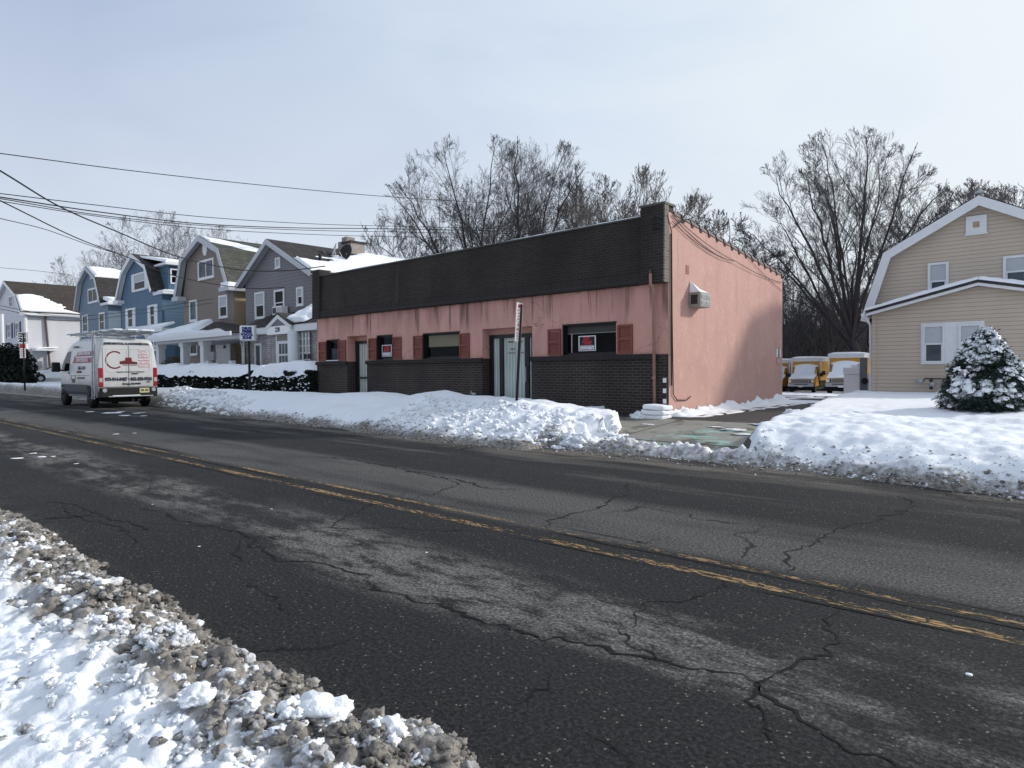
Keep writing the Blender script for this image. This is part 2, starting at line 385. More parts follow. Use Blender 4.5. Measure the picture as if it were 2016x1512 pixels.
def shingle(name, c):
    t = MT(name, .9, .15); x, y, z = t.xyz
    v = t.n('CombineXYZ', {0: y, 1: t.math('ADD', z, t.math('MULTIPLY', x, .15)), 2: 0.}).outputs[0]
    br = t.n('TexBrick', {'Vector': v, 'Color1': tuple(q*.75 for q in c), 'Color2': tuple(q*1.25 for q in c), 'Mortar': tuple(q*.45 for q in c), 'Scale': 1., 'Mortar Size': .012, 'Brick Width': .3, 'Row Height': .13})
    cc = t.mix(t.math('MULTIPLY', t.noise(2, 6, .65), .6), br.outputs[0], tuple(q*.8 for q in c)); t.col(cc); t.bump(t.noise(30, 4), .5, .02); return t.m
M['roof_dark'] = shingle('dark asphalt shingles', (.055, .052, .052))
M['roof_brown'] = shingle('brown asphalt shingles', (.065, .055, .048))
M['roof_green'] = shingle('grey green shingles', (.095, .098, .088))
M['s_gray'] = siding('grey vinyl siding', (.195, .190, .205), .16, .55)
M['s_taupe'] = siding('taupe vinyl siding', (.205, .172, .148), .15, .5)
M['s_tan'] = siding('tan board and sunlit siding', (.44, .34, .22), .15, .5)
M['s_blue'] = siding('blue clapboard', (.085, .155, .235), .22, .5)
M['s_bluegray'] = siding('blue grey clapboard', (.15, .20, .265), .2, .45)
M['s_white'] = siding('white clapboard', (.62, .62, .66), .16, .35)
M['s_beige'] = siding('beige vinyl siding', (.51, .44, .355), .115, .60, .14)
M['bark'] = (lambda t: (t.col(t.mix(t.noise(5, 5, .6, sc=(1, 1, .25)), (.034, .031, .033), (.082, .075, .075))), t.bump(t.noise(9, 5, sc=(1, 1, .2)), .7, .05), t.m)[-1])(MT('bark', .9, .15))
M['twig'] = plain('grey brown twigs', (.092, .088, .095), .9, .25, .7)
M['twig_tan'] = plain('tan brown twigs', (.16, .14, .13), .9, .25, .7)
M['twig_far'] = plain('far hazy twigs', (.17, .155, .158), .9, .25, .5)
def leaf_m(name, a, b):
    t = MT(name, .6, .2); t.col(t.mix(t.noise(6, 4), a, b)); return t.m
M['leaf'] = leaf_m('dark evergreen leaves', (.006, .008, .008), (.020, .028, .020))
M['fir'] = leaf_m('blue green needles', (.014, .026, .023), (.050, .080, .066))
M['rust'] = leaf_m('tan winter leaves', (.10, .07, .03), (.22, .16, .08))

# ------------------------------------------------------------------ ground heights
def G(X, Y):
    Y = np.asarray(Y, float)
    return np.where(Y < 9.9, 0., np.where(Y < 10.3, (Y-9.9)/.4*.10, np.where(Y < 13., .10+(Y-10.3)/2.7*.18, np.where(Y < 20, .28, np.maximum(.28-.03*(Y-20), -.85)))))
def grid(xs, ys, zf, name, mats, parent=None, keep=None, dirt=None, smooth=True):
    X, Y = np.meshgrid(xs, ys); Zv = zf(X, Y)
    V = np.stack([X, Y, Zv], -1).reshape(-1, 3); nx = len(xs); ny = len(ys)
    i = np.arange(ny-1)[:, None]*nx+np.arange(nx-1)[None, :]
    Q = np.stack([i, i+1, i+1+nx, i+nx], -1).reshape(-1, 4)
    if keep is not None:
        kv = keep(X, Y, Zv).ravel(); Q = Q[kv[Q].any(1)]
        used = np.zeros(len(V), bool); used[Q.ravel()] = True; mp_ = np.cumsum(used)-1; V = V[used]; Q = mp_[Q]
    else: used = np.ones(len(V), bool)
    me = np_mesh(name, V, Q, smooth=smooth)
    if dirt is not None:
        a = me.attributes.new('dirt', 'FLOAT', 'POINT'); a.data.foreach_set('value', dirt(X, Y, Zv).ravel()[used].astype(np.float32))
    return link(name, me, mats, parent)
# ================================================================== SETTING
ysg = [-500, -60, -3, 0, 9, 9.9, 10.3, 13, 20, 30, 40, 50, 57.7, 75, 120, 200, 600]
tag(grid(np.array([-600, -200, -80, -40, -20, -8, 0, 20, 80, 300.]), np.array(ysg, float), lambda X, Y: G(X, Y)-.12, 'ground', M['roof_snow'], smooth=False), kind='structure')
mb = MB(); mb.quad((-260, -1.2, 0), (120, -1.2, 0), (120, 9.9, 0), (-260, 9.9, 0)); road = tag(mb.build('road', M['asphalt']), kind='structure')
# worn double yellow line
def paint_m():
    t = MT('worn yellow paint', .7, .3); x, y, z = t.xyz
    c = t.mix(t.noise(9, 4), (.34, .20, .07), (.54, .37, .17))
    n = t.math('ADD', t.math('MULTIPLY', t.noise(26, 5, .7, sc=(.35, 1.5, 1)), .75), t.math('MULTIPLY', t.noise(1.0, 4), .45))
    a = t.mapr(n, .565, .66, 0, .78)
    ck = t.n('TexVoronoi', {'Vector': t.n('VectorMath', {0: t.pos, 1: (2.0, 9., 1)}, operation='MULTIPLY').outputs[0], 'Scale': 4.}, feature='DISTANCE_TO_EDGE').outputs[0]
    a = t.math('MULTIPLY', a, t.mapr(ck, .02, .09))
    t.col(c); t.set(t.b.inputs['Alpha'], a); t.bump(t.noise(60, 3), .4, .006); return t.m
M['paint'] = paint_m()
for y0, wd in ((3.985, .092), (4.285, .06)):
    mb = MB(); xs = np.arange(-120, 30, .5)
    for a, b in zip(xs[:-1], xs[1:]): mb.quad((a, y0, .004), (b, y0, .004), (b, y0+wd, .004), (a, y0+wd, .004))
    mb.build('yellow_line', M['paint'], road)
M['crack'] = plain('open crack', (.0035, .0035, .004), .9)
def crack(px, wd, seed):
    P = [at(x, y, Z=0)[:2] for x, y in px]; rr = random.Random(seed); pts = []
    for a, b in zip(P[:-1], P[1:]):
        n = max(2, int(np.linalg.norm(b-a)/.035))
        for i in range(n): pts.append(a+(b-a)*i/n)
    pts.append(P[-1]); pts = np.array(pts); s = np.arange(len(pts))
    pts[:, 0] += .022*vn(s*1.3, s*0, seed+15)+.035*vn(s*.45, s*0, seed)+.09*vn(s*.07, s*0, seed+5); pts[:, 1] += .022*vn(s*1.3, s*0, seed+16)+.035*vn(s*.45, s*0, seed+1)+.09*vn(s*.07, s*0, seed+6)
    t = np.gradient(pts, axis=0); t /= np.linalg.norm(t, axis=1)[:, None]+1e-9; nrm = np.stack([-t[:, 1], t[:, 0]], 1)
    ww = wd*1.15*np.clip(.62+.6*vn(s*.35, s*0, seed+2)+.35*vn(s*1.1, s*0, seed+3), .30, 1.5)*(np.minimum(1, np.minimum(s, s[::-1])/6+.15))
    mb = MB()
    A = pts+nrm*ww[:, None]*.5; B = pts-nrm*ww[:, None]*.5
    vs = [(x, y, .0035) for x, y in A]+[(x, y, .0035) for x, y in B]; n = len(pts)
    mb.add(vs, [(i+n, i+n+1, i+1, i) for i in range(n-1)]); mb.build('crack', M['crack'], road)
CR = [([(290, 995), (330, 1025), (420, 1040), (480, 1060), (500, 1085), (560, 1110), (640, 1118), (700, 1135), (800, 1165), (900, 1200), (1000, 1235), (1130, 1272), (1250, 1310), (1390, 1335), (1480, 1350), (1560, 1400), (1660, 1440), (1800, 1490), (1900, 1530)], .020),
      ([(1785, 975), (1770, 1010), (1725, 1015), (1650, 1050), (1600, 1058), (1560, 1085), (1538, 1125)], .022),
      ([(1655, 1160), (1640, 1190), (1615, 1250), (1600, 1272), (1540, 1300), (1495, 1318), (1475, 1350), (1462, 1365), (1490, 1405), (1540, 1450), (1600, 1490)], .016),
      ([(1240, 968), (1190, 985), (1165, 1008), (1100, 1028), (1075, 1045)], .022),
      ([(610, 898), (700, 908), (800, 925), (900, 945), (1010, 968)], .03),
      ([(400, 932), (330, 945), (230, 965)], .03), ([(80, 985), (140, 1000), (200, 1018), (240, 1035), (290, 1050)], .016), ([(120, 990), (190, 1035), (240, 1050), (285, 1075)], .012),
      ([(485, 1058), (490, 1090), (510, 1105)], .012), ([(1065, 1310), (1060, 1340), (1030, 1375), (1025, 1395), (1050, 1405)], .012),
      ([(1130, 1430), (1180, 1470), (1200, 1530)], .012), ([(610, 1055), (540, 1068), (480, 1060)], .014), ([(1230, 1080), (1310, 1060), (1330, 1055)], .012),
      ([(1420, 1130), (1380, 1165), (1320, 1180), (1270, 1215), (1260, 1260)], .012), ([(1480, 1350), (1380, 1340), (1250, 1290), (1190, 1240)], .012), ([(805, 925), (870, 940), (910, 955), (790, 985)], .02), ([(500, 1140), (520, 1165), (550, 1180), (580, 1215)], .010)]
for i, (px, wd) in enumerate(CR): crack(px, wd, 40+i*11)
for y0, sd_ in ((4.22, 3), (4.44, 4), (3.93, 8)):   # long seams along the centre lines
    xs = np.arange(-22, 8, .12); s = np.arange(len(xs)); yy = y0+.03*vn(s*.3, s*0, sd_)+.03*vn(s*.05, s*0, sd_+9); ww = .010*np.clip(vn(s*.12, s*0, sd_+3)+.2, 0, 1)
    mb = MB(); n = len(xs)
    mb.add([(x, y+q, .0055) for x, y, q in zip(xs, yy, ww)]+[(x, y-q, .0055) for x, y, q in zip(xs, yy, ww)], [(i+n, i+n+1, i+1, i) for i in range(n-1) if ww[i]+ww[i+1] > .002]); mb.build('crack', M['crack'], road)
# pavement slabs and driveway
yy = np.array([9.86, 9.9, 10.3, 11, 12, 12.62]); mb = MB()
for a, b in zip(yy[:-1], yy[1:]):
    xr = lambda y: -4.35-.27*(y-10.3)
    mb.quad((-120, a, G(0, a)+.004), (xr(a), a, G(0, a)+.004), (xr(b), b, G(0, b)+.004), (-120, b, G(0, b)+.004))
tag(mb.build('sidewalk', M['concrete']), kind='structure')
tag(grid(np.array([-40, -7.3, -2., 10]), np.array([9.85, 9.9, 10.3, 13., 20., 57.7, 62]), lambda X, Y: G(X, Y)-.002, 'driveway', M['drive'], smooth=False), kind='structure')

# ------------------------------------------------------------------ snow on the far side of the street
EX = [-130, -60, -34, -27.6, -25.5, -20, -12.3, -9, -7.2, -6.4, -4.6, -3.4, -2.2, -.6, 14]
EY = [10.6, 10.4, 10.1, 9.98, 9.75, 9.1, 8.5, 8.25, 8.25, 8.75, 8.85, 8.75, 8.6, 8.3, 8.2]
RID = [at(x, y, Y=10.8) for x, y in [(1195, 812), (1150, 806), (1100, 796), (1050, 788), (1000, 785), (960, 781), (900, 777), (870, 770), (845, 773), (800, 781), (770, 774), (740, 772), (690, 774), (630, 775), (560, 772), (480, 768), (330, 764)]]
RX = np.array([p[0] for p in RID])[::-1]; RZ = np.array([p[2] for p in RID])[::-1]
XLp = [at(x, y, Z=z) for x, y, z in [(1478, 905, .06), (1474, 882, .12), (1515, 858, .2), (1546, 838, .25), (1562, 826, .28), (1625, 803, .28), (1692, 781, .28)]]
XLy = [p[1] for p in XLp]; XLx = [p[0] for p in XLp]
def snow_h(X, Y):
    ye = np.interp(X, EX, EY)+.16*fbm(X*.9, X*0, 3, 5)+.10*fbm(X*3, Y*3, 3, 8)
    n1 = fbm(X*.55, Y*.8, 4, 11); n2 = fbm(X*2.1, Y*2.6, 4, 21); n3 = fbm(X*7, Y*7, 3, 31)
    # left bank
    hr = np.interp(X, RX, RZ, left=.66, right=RZ[-1])-G(X, 10.8)
    t = np.clip((Y-ye)/(10.8-ye), 0, 1.0)
    prof = 1-(1-t)**2.1
    back = np.where(X < -21.6, .20, .16)
    hb = hr*prof*np.where(Y < 10.8, 1, 0)+np.where(Y >= 10.8, back+(hr-back)*(1-ss(10.8, 12.3, Y)), 0)
    lump = np.clip(1-worley(X*2.6, Y*2.6, 3)*1.25, 0, 1)
    lump2 = np.clip(1-worley(X*6.5, Y*6.5, 9)*1.2, 0, 1)
    e = 4*t*(1-t)*.6+.4*(t > 0)
    rough = .12+.88*ss(-12.5, -8, X)
    hb = hb+e*(n1*.10+n2*.08*rough+n3*.03*(.4+.6*rough)+(lump-.3)*.10*rough+(lump2-.3)*.05*rough)*(hr > .05)*ss(0, .08, t)
    xe = -6.72+.18*fbm(Y*2.2, Y*0+3, 3, 61)+.16*(lump2-.4)-.32-.55*ss(10.8, 12.4, Y)*3.2
    cut = ss(xe+.02, xe-.14, X)
    left = np.where(Y > ye, hb, -.05)*cut-.06*(1-cut)
    # windrow across the driveway mouth
    wy = 9.18+.10*fbm(X*1.2, X*0, 3, 71)
    wr = (.15+.07*n2+.10*(lump2-.3))*np.exp(-((Y-wy)/.30)**2)*1.25-.055+n3*.03
    wr = np.where((X > -7.4) & (X < -3.2), wr, -.06)
    # right hand lawn and bank
    xl = np.interp(Y, XLy, XLx)+.10*fbm(Y*2, Y*0, 3, 81)+.06*(lump2-.4)
    tr = np.clip((Y-ye)/1.45, 0, 1.0); pr = 1-(1-tr)**1.9
    lawn = (.44+.10*ss(11, 19, Y)-.20*ss(13, 13.2, Y)*0)
    # driveway has risen by .28 there: keep the lawn top at about .5 above road level
    top = .44+.12*ss(10, 17, Y)+.12*np.exp(-((X+3.1)/1.2)**2-((Y-10.9)/1.4)**2)
    hrt = (top-G(X, Y))*pr+(n1*.08+n2*.038+n3*.026+(lump-.3)*.035*(1-ss(10.5, 12.5, Y))+(lump2-.3)*.022*(1-ss(11, 13, Y))+.014*fbm(X*16, Y*13, 3, 33))*ss(0, .1, tr)*(1-.6*ss(12, 16, Y))
    cr_ = ss(xl-.02, xl+.15, X)
    right = np.where(Y > ye, hrt, -.05)*cr_-.06*(1-cr_)
    h = np.maximum(np.maximum(left, wr), right)
    # ploughed ridge against the pink side wall
    dx = X+7.21; sp_ = .09+.09*np.clip(vn(Y*2.4, Y*0, 91), -.3, 1)+.12*np.abs(vn(Y*7.3, X*5, 92))
    sp_ = sp_*ss(13.0, 13.25, Y)*ss(20.6, 20.0, Y)*(1.0+.5*ss(16, 19, Y))
    rw = np.where(dx > -.05, sp_*np.clip(1-dx/(.34+.13*vn(Y*1.9, Y*0, 95)), 0, 1)+n3*.03, -.06)
    h = np.maximum(h, np.where((Y > 13.05) & (dx > -.05) & (dx < .8), rw, -.06))
    # keep clear of the brick front of the shop
    return np.where((X > -21.4) & (X < -7.21) & (Y > 13.1), -.06, h)
def snow_z(X, Y): return G(X, Y)+snow_h(X, Y)
def snow_d(X, Y, Z):
    ye = np.interp(X, EX, EY); d = Y-ye
    a = np.clip(1.0-d/.62, 0, 1)*.95
    streak = np.clip(fbm(X*.45+Y*.2, Y*1.1, 3, 101)*1.8, 0, 1)*np.clip(1-d/1.9, 0, 1)*.55
    a = np.maximum(a, streak*(X < -7)); a = np.maximum(a, np.clip(.42-np.abs(d-.9)*.3, 0, 1)*(X > -5)*np.clip(.4+fbm(X*1.2, Y*2, 3, 7), 0, 1))
    wind = (X > -7.4) & (X < -3.2) & (Y < 9.75); a = np.where(wind, np.clip(.78-(Y-8.8)*.75, 0, 1), a)
    return np.where((Y > 12), 0, a)
def snow_keep(X, Y, Z): return Z > G(X, Y)-.045
xs = np.concatenate([np.arange(-130, -60, 1.2), np.arange(-60, -30, .22), np.arange(-30, -14, .09), np.arange(-14, 2.2, .045), np.arange(2.2, 14, .25)])
ysf = np.concatenate([np.arange(7.7, 12.2, .05), np.arange(12.2, 15, .08), np.arange(15, 23.6, .16)])
tag(grid(xs, ysf, snow_z, 'snow_bank', M['snow'], keep=snow_keep, dirt=snow_d), kind='structure')
# broken snow sheets on the back lot
def lot_z(X, Y):
    f = fbm(X*.28, Y*.55, 5, 131)+.30*ss(44, 52, Y)-.10+.35*ss(2.2, 0, np.abs(X+10.4-(Y-30)*-.33)-2.6)*0
    return G(X, Y)+np.where(f > 0, .035*ss(0, .12, f)*(1+.5*fbm(X*2, Y*2, 3, 133)), -.06)
tag(grid(np.arange(-30, -3.5, .14), np.arange(20.2, 60, .14), lot_z, 'lot_snow', M['roof_snow'], keep=lambda X, Y, Z: Z > G(X, Y)-.03), kind='structure')

# ------------------------------------------------------------------ near dirty snow bank
def near_z(X, Y):
    ye = 1.37+.09*fbm(X*1.1, X*0, 3, 151)+.05*fbm(X*5, Y*3, 2, 152)
    t = np.clip((ye-Y)/.42, 0, 1)
    l1 = np.clip(1-worley(X*5.2, Y*5.2, 161)*1.15, 0, 1); l2 = np.clip(1-worley(X*12, Y*12, 163)*1.15, 0, 1); l3 = np.clip(1-worley(X*27, Y*27, 165)*1.15, 0, 1)
    band = np.exp(-((ye-Y-.35)/.42)**2)
    z = .19*(1-(1-t)**2)+.05*band+fbm(X*1.3, Y*1.3, 3, 171)*.04
    z = z+(.06*l1+.05*l2+.022*l3+.02*fbm(X*14, Y*14, 3, 177))*(.18+.82*band)*ss(0, .12, t)-.02
    z = z+.010*fbm(X*9, Y*16, 4, 173)*t+.006*fbm(X*34, Y*40, 2, 175)*t
    return np.where(Y < ye, z, -.05)
def near_d(X, Y, Z):
    ye = 1.37+.09*fbm(X*1.1, X*0, 3, 151); d = ye-Y
    a = np.clip(1.10-np.clip(d-.24, 0, 9)/.50, 0, 1)
    return np.clip(a+np.clip(fbm(X*1.6, Y*2.4, 3, 181), -.3, 1)*.5*np.clip(1.6-d, 0, 1), 0, 1)
def axis(a, b, f): 
    out = [a]
    while out[-1] < b: out.append(out[-1]+f(out[-1]))
    return np.array(out)
tag(grid(axis(-60, 6, lambda x: .011 if -5.5 < x < .2 else (.022 if -11 < x < 1 else .3)), axis(-2.5, 1.75, lambda y: .011 if y > .2 else .06), near_z, 'near_snow_bank', M['snow'], keep=lambda X, Y, Z: Z > -.03, dirt=near_d), kind='structure')

# loose clods: deformed lumps, one stuff object per bank
def ico(n):
    import bmesh
    bm = bmesh.new(); bmesh.ops.create_icosphere(bm, subdivisions=n, radius=1); V = np.array([v.co[:] for v in bm.verts]); T = np.array([[v.index for v in f.verts] for f in bm.faces]); bm.free(); return V, T
ICO = {1: ico(1), 2: ico(2), 3: ico(3), 4: ico(4)}
def lump_v(n, rs, amp=.45, flat=.75):
    V, T = ICO[n]; o = rs.uniform(0, 99, 3); f = rs.uniform(1.1, 1.9)
    d = 1+amp*vn(V[:, 0]*f+o[0], V[:, 1]*f+V[:, 2]*1.7+o[1], 1)+amp*.55*vn(V[:, 2]*f*2.3+o[2], V[:, 0]*2.2+V[:, 1]*2.6+o[0], 2)
    if n > 1: d = d+amp*.30*vn(V[:, 0]*5+o[1], V[:, 1]*5+V[:, 2]*4.6, 3)-amp*.5*np.clip(.5-worley(V[:, 0]*1.7+o[2], V[:, 1]*1.7+V[:, 2]*1.3, 4), 0, 1)
    if n > 2: d = d+amp*.16*vn(V[:, 0]*11+o[1], V[:, 1]*11+V[:, 2]*9, 6)
    W = V*d[:, None]*np.array([rs.uniform(.8, 1.25), rs.uniform(.8, 1.25), flat*rs.uniform(.8, 1.15)])
    a = rs.uniform(0, 6.28); c, s = math.cos(a), math.sin(a); W = W @ np.array([[c, s, 0], [-s, c, 0], [0, 0, 1]])
    return W, T
def clods(name, items, seed, m):
    rs = np.random.RandomState(seed); Vs, Ts, Ds = [], [], []; n0 = 0
    for (x, y, z, r, d) in items:
        near = y < 3 and x > -6
        for q in range(5 if near and r > .011 else (3 if near else 1)):      # a knobbly cluster of small grains
            k = (.50+.35*rs.rand()) if near else 1.; o = rs.normal(0, .52, 3)*r*np.array([1, 1, .45])*(1 if near else 0)
            W, T = lump_v(3 if near and r*k > .016 else 2, rs, .55); V = W*r*k+np.array([x, y, z])+o; Vs.append(V); Ts.append(T+n0); Ds.append(np.full(len(V), np.clip(d+rs.normal(0, .12), 0, 1))); n0 += len(V)
    me = np_mesh(name, np.concatenate(Vs), T=np.concatenate(Ts), smooth=True)
    a = me.attributes.new('dirt', 'FLOAT', 'POINT'); a.data.foreach_set('value', np.concatenate(Ds).astype(np.float32))
    return tag(link(name, me, m), kind='stuff')
rs = np.random.RandomState(5); items = []
M['clod'] = snow_m('lumpy frozen snow', True, dirt=(.165, .153, .140), speck=False, bs=2.2)
for i in range(8500):
    x = -.9-9.5*rs.rand()**1.5; d = abs(rs.normal(.0, .25)); y = 1.36-d
    if y < -.2: continue
    r = .005+.024*rs.rand()**3.2*(1.25 if d > .08 else .7)
    if rs.rand() < .035: r = .022+.022*rs.rand()
    items.append([x, y, 0, r, np.clip(1.15-d*1.35+rs.normal(0, .30), 0, 1)])
for i in range(700):
    x = -1.0-5*rs.rand()**1.3; y = 1.1-1.0*rs.rand(); items.append([x, y, 0, .005+.022*rs.rand()**3, max(0, rs.normal(.1, .2))])
it = np.array(items); it[:, 2] = np.maximum(near_z(it[:, 0], it[:, 1]), 0)+it[:, 3]*.12
tag(clods('dirty_snow_clods', it, 6, M['clod']), 'small brown-grey frozen clods along the edge of the near snow bank', 'snow clods')
rs = np.random.RandomState(9); items = []
for i in range(2000):
    x = -24+25*rs.rand(); ye = np.interp(x, EX, EY); d = rs.normal(.12, .16); y = ye+d
    if -7.4 < x < -3.2: y = 8.8+rs.normal(0, .22)
    items.append([x, y, 0, .005+.024*rs.rand()**3, np.clip(1.05-d*1.2+rs.normal(0, .25), 0, 1)])
for i in range(1500):
    x = -12+5.3*rs.rand(); y = np.interp(x, EX, EY)+.3+1.6*rs.rand(); items.append([x, y, 0, .010+.055*rs.rand()**3.5, max(0, rs.normal(.02, .1))])
for i in range(700):
    x = -6.95+.4*rs.rand(); y = 8.9+1.6*rs.rand(); items.append([x, y, 0, .02+.07*rs.rand()**2, 0])
for i in range(500):
    x = -28+8*rs.rand(); y = np.interp(x, EX, EY)+.9*rs.rand(); items.append([x, y, 0, .02+.09*rs.rand()**2.5, .1])
for i in range(600):
    x = -3.9+4*rs.rand(); y = np.interp(x, EX, EY)+.05+.7*rs.rand()**2; items.append([x, y, 0, .005+.018*rs.rand()**3, np.clip(rs.normal(.3, .3), 0, 1)])
it = np.array(items); it[:, 2] = np.maximum(snow_z(it[:, 0], it[:, 1]), 0)+it[:, 3]*.15
tag(clods('roadside_snow_clods', it, 10, M['clod']), 'grey and white snow crumbs along the far gutter', 'snow clods')
# big single chunks
def chunk(px, py, Z, r, label, dirt=0., sc=(1, 1, .8), seed=0, grp=None, n=3, name='snow_chunk', surf=near_z, m=None):
    rs = np.random.RandomState(seed); p = at(px, py, Z=Z); W, T = lump_v(4, rs, .36, 1.)
    V = W*r*np.array(sc); z = max(float(surf(np.array([p[0]]), np.array([p[1]]))[0]), 0)
    V = V-np.array([0, 0, V[:, 2].min()*.35]); o = thing_mesh(name, V, T, (p[0], p[1], z), m or M['clod'], dirt); return tag(o, label, 'snow chunk', grp)
def thing_mesh(name, V, T, loc, m, dirt=0.):
    me = np_mesh(name, V, T=T, smooth=True)
    a = me.attributes.new('dirt', 'FLOAT', 'POINT'); a.data.foreach_set('value', np.full(len(V), dirt, np.float32))
    o = link(name, me, m); o.location = [float(c) for c in loc]; return o
chunk(635, 1440, .20, .060, 'largest white snow chunk on the near bank beside the road edge', sc=(1.15, 1, .85), seed=3, dirt=.12)
chunk(310, 1335, .20, .045, 'white rounded snow chunk in the middle of the near bank', sc=(1.2, .9, .85), seed=4, dirt=.15)
chunk(390, 1440, .2, .042, 'flat white snow chunk low on the near bank', sc=(1.3, 1, .6), seed=5, dirt=.1)
chunk(572, 1432, .22, .036, 'small white snow chunk left of the largest chunk', seed=6)
chunk(772, 1490, .2, .042, 'white snow chunk topped with grey slush by the bottom of the bank', sc=(.9, 1, 1.1), seed=7, dirt=.18)
chunk(735, 1440, .2, .050, 'brown-grey pointed chunk of frozen slush at the road edge', sc=(1, 1, 1.1), seed=8, dirt=.75)
chunk(440, 1325, .22, .065, 'broad grey-brown slush chunk on the dirty edge of the near bank', sc=(1.5, .8, .7), seed=9, dirt=.8)
chunk(515, 1335, .22, .050, 'tilted grey slush slab right of the broad grey-brown chunk', sc=(1.1, .9, .8), seed=10, dirt=.75)
chunk(620, 1385, .22, .045, 'jagged tan and white slush chunk above the largest chunk', sc=(1.2, .9, .9), seed=11, dirt=.5)
p = at(860, 1478, Z=.02); rs2 = np.random.RandomState(12); W, T = lump_v(3, rs2, .3, 1.)
tag(thing_mesh('ice_slab', W*np.array([.060, .026, .030])+np.array([0, 0, .018]), T, (p[0], p[1], 0.), M['clod'], .35), 'speckled icy slab lying on the asphalt at the tip of the near bank', 'ice slab')
rp = [(66, 893, .05), (33, 903, .07), (82, 900, .05), (104, 899, .03), (176, 811, .10), (222, 814, .20), (238, 811, .09), (245, 819, .12), (268, 814, .08), (276, 813, .08), (285, 812, .05), (283, 819, .08), (150, 913, .03), (228, 855, .05), (265, 853, .04), (1907, 1329, .014), (300, 993, .008), (535, 1002, .008), (840, 1088, .009), (392, 1076, .008)]
for i, (px, py, r) in enumerate(rp):
    rs2 = np.random.RandomState(200+i); W, T = lump_v(2, rs2, .3, .35); p = at(px, py, Z=.0); W = W*r*np.array([1.2, 1.2, .35 if py < 1000 else .8])
    o = thing_mesh('snow_piece', W-np.array([0, 0, W[:, 2].min()*.8]), T, (p[0], p[1], 0), M['roof_snow'])
    if py > 1300: tag(o, 'tiny white lump of ice alone on the asphalt near the yellow lines', 'snow piece')
    else: tag(o, 'small white scrap of snow lying on the dark road', 'snow piece', 'snow scraps scattered on the road')
for i, (px, py, r) in enumerate([(1440, 842, .16), (1466, 848, .13), (1408, 838, .12), (1275, 832, .10), (1512, 838, .22), (1540, 842, .16), (1240, 846, .05), (1330, 872, .05)]):
    rs2 = np.random.RandomState(300+i); W, T = lump_v(3, rs2, .4, .35); p = at(px, py, Z=.24); W = W*r*np.array([1.4, .7, .22])
    tag(thing_mesh('snow_piece', W-np.array([0, 0, W[:, 2].min()*.7]), T, (p[0], p[1], float(G(p[0], p[1]))+.004), M['roof_snow']), 'thin remnant of snow left on the cleared driveway', 'snow piece', 'snow remnants on the driveway')
# big lump at the driveway corner and upper block
def bigchunk(px, py, Y, sc, seed, label, zb):
    p = at(px, py, Y=Y); rs = np.random.RandomState(seed); W, T = lump_v(4, rs, .22, 1.); V = W*np.array(sc)
    n = ICO[4][0]; V += n*(.035*vn(n[:, 0]*7, n[:, 1]*7+n[:, 2]*5, seed))[:, None]
    tag(thing_mesh('snow_chunk', V-np.array([0, 0, V[:, 2].min()]), T, (p[0], p[1], zb), M['clod'], 0), label, 'snow chunk')
bigchunk(1505, 888, 9.75, (.22, .20, .15), 31, 'upright white snow lump at the right corner of the driveway mouth', .05)
bigchunk(1566, 828, 14.0, (.22, .22, .10), 33, 'cut snow block on the lawn edge beside the driveway', .27)
# ================================================================== PINK SHOP
YB = 13.12; XL, XR = -21.41, -7.21; YBK = 19.98
def bx(px, py=700): return float(at(px, py, Y=YB)[0])
def bz(px, py): return float(at(px, py, Y=YB)[2])
def rect(x0, x1, y0, y1, Y=YB):          # a front facing rectangle read off the photo, in metres
    xm, ym = (x0+x1)/2, (y0+y1)/2
    return float(at(x0, ym, Y=Y)[0]), float(at(x1, ym, Y=Y)[0]), float(at(xm, y1, Y=Y)[2]), float(at(xm, y0, Y=Y)[2])
shop = thing('shop_building', 'long low pink stucco shop with dark brick parapet and boarded look, beside the driveway', 'building', (-14.3, 16.5, .28))
shop['label'] = 'long low pink stucco shop with dark brick parapet and red-brown shutters'
ZL, ZF, ZT = 1.65, 3.22, 4.72                # ledge, fascia bottom, parapet top
wins = {'a': rect(644, 668, 670, 710), 'b': rect(743, 773, 661, 707), 'c': rect(834, 905, 656, 703), 'd': rect(1109, 1213, 638, 699)}
for k in wins: wins[k] = (wins[k][0], wins[k][1], ZL+.03, wins[k][3])
d1 = (bx(684), bx(723), .1, bz(704, 661)); d2 = (bx(950), bx(1048), .1, bz(1000, 645))
def wall_holes(mb, x0, x1, z0, z1, Y, holes, depth, mi=0):
    xs = sorted({x0, x1, *[min(max(v, x0), x1) for h in holes for v in h[:2]]}); zs = sorted({z0, z1, *[min(max(v, z0), z1) for h in holes for v in h[2:]]})
    for a, b in zip(xs[:-1], xs[1:]):
        for c, d in zip(zs[:-1], zs[1:]):
            if any(h[0]-1e-6 <= a and b <= h[1]+1e-6 and h[2]-1e-6 <= c and d <= h[3]+1e-6 for h in holes): continue
            if b-a > 1e-5 and d-c > 1e-5: mb.quad((a, Y, c), (b, Y, c), (b, Y, d), (a, Y, d), mi=mi)
    for h, dp in zip(holes, depth):
        a, b, c, d = h; c = max(c, z0); d2_ = min(d, z1)
        if c >= d2_: continue
        mb.quad((a, Y, c), (a, Y, d2_), (a, Y+dp, d2_), (a, Y+dp, c), mi=mi); mb.quad((b, Y, c), (b, Y+dp, c), (b, Y+dp, d2_), (b, Y, d2_), mi=mi)
        if d <= z1: mb.quad((a, Y, d2_), (b, Y, d2_), (b, Y+dp, d2_), (a, Y+dp, d2_), mi=mi)
        if h[2] >= z0: mb.quad((a, Y, c), (a, Y+dp, c), (b, Y+dp, c), (b, Y, c), mi=mi)
holes = list(wins.values())+[d1, d2]; dep = [.16, .16, .16, .16, .42, .36]
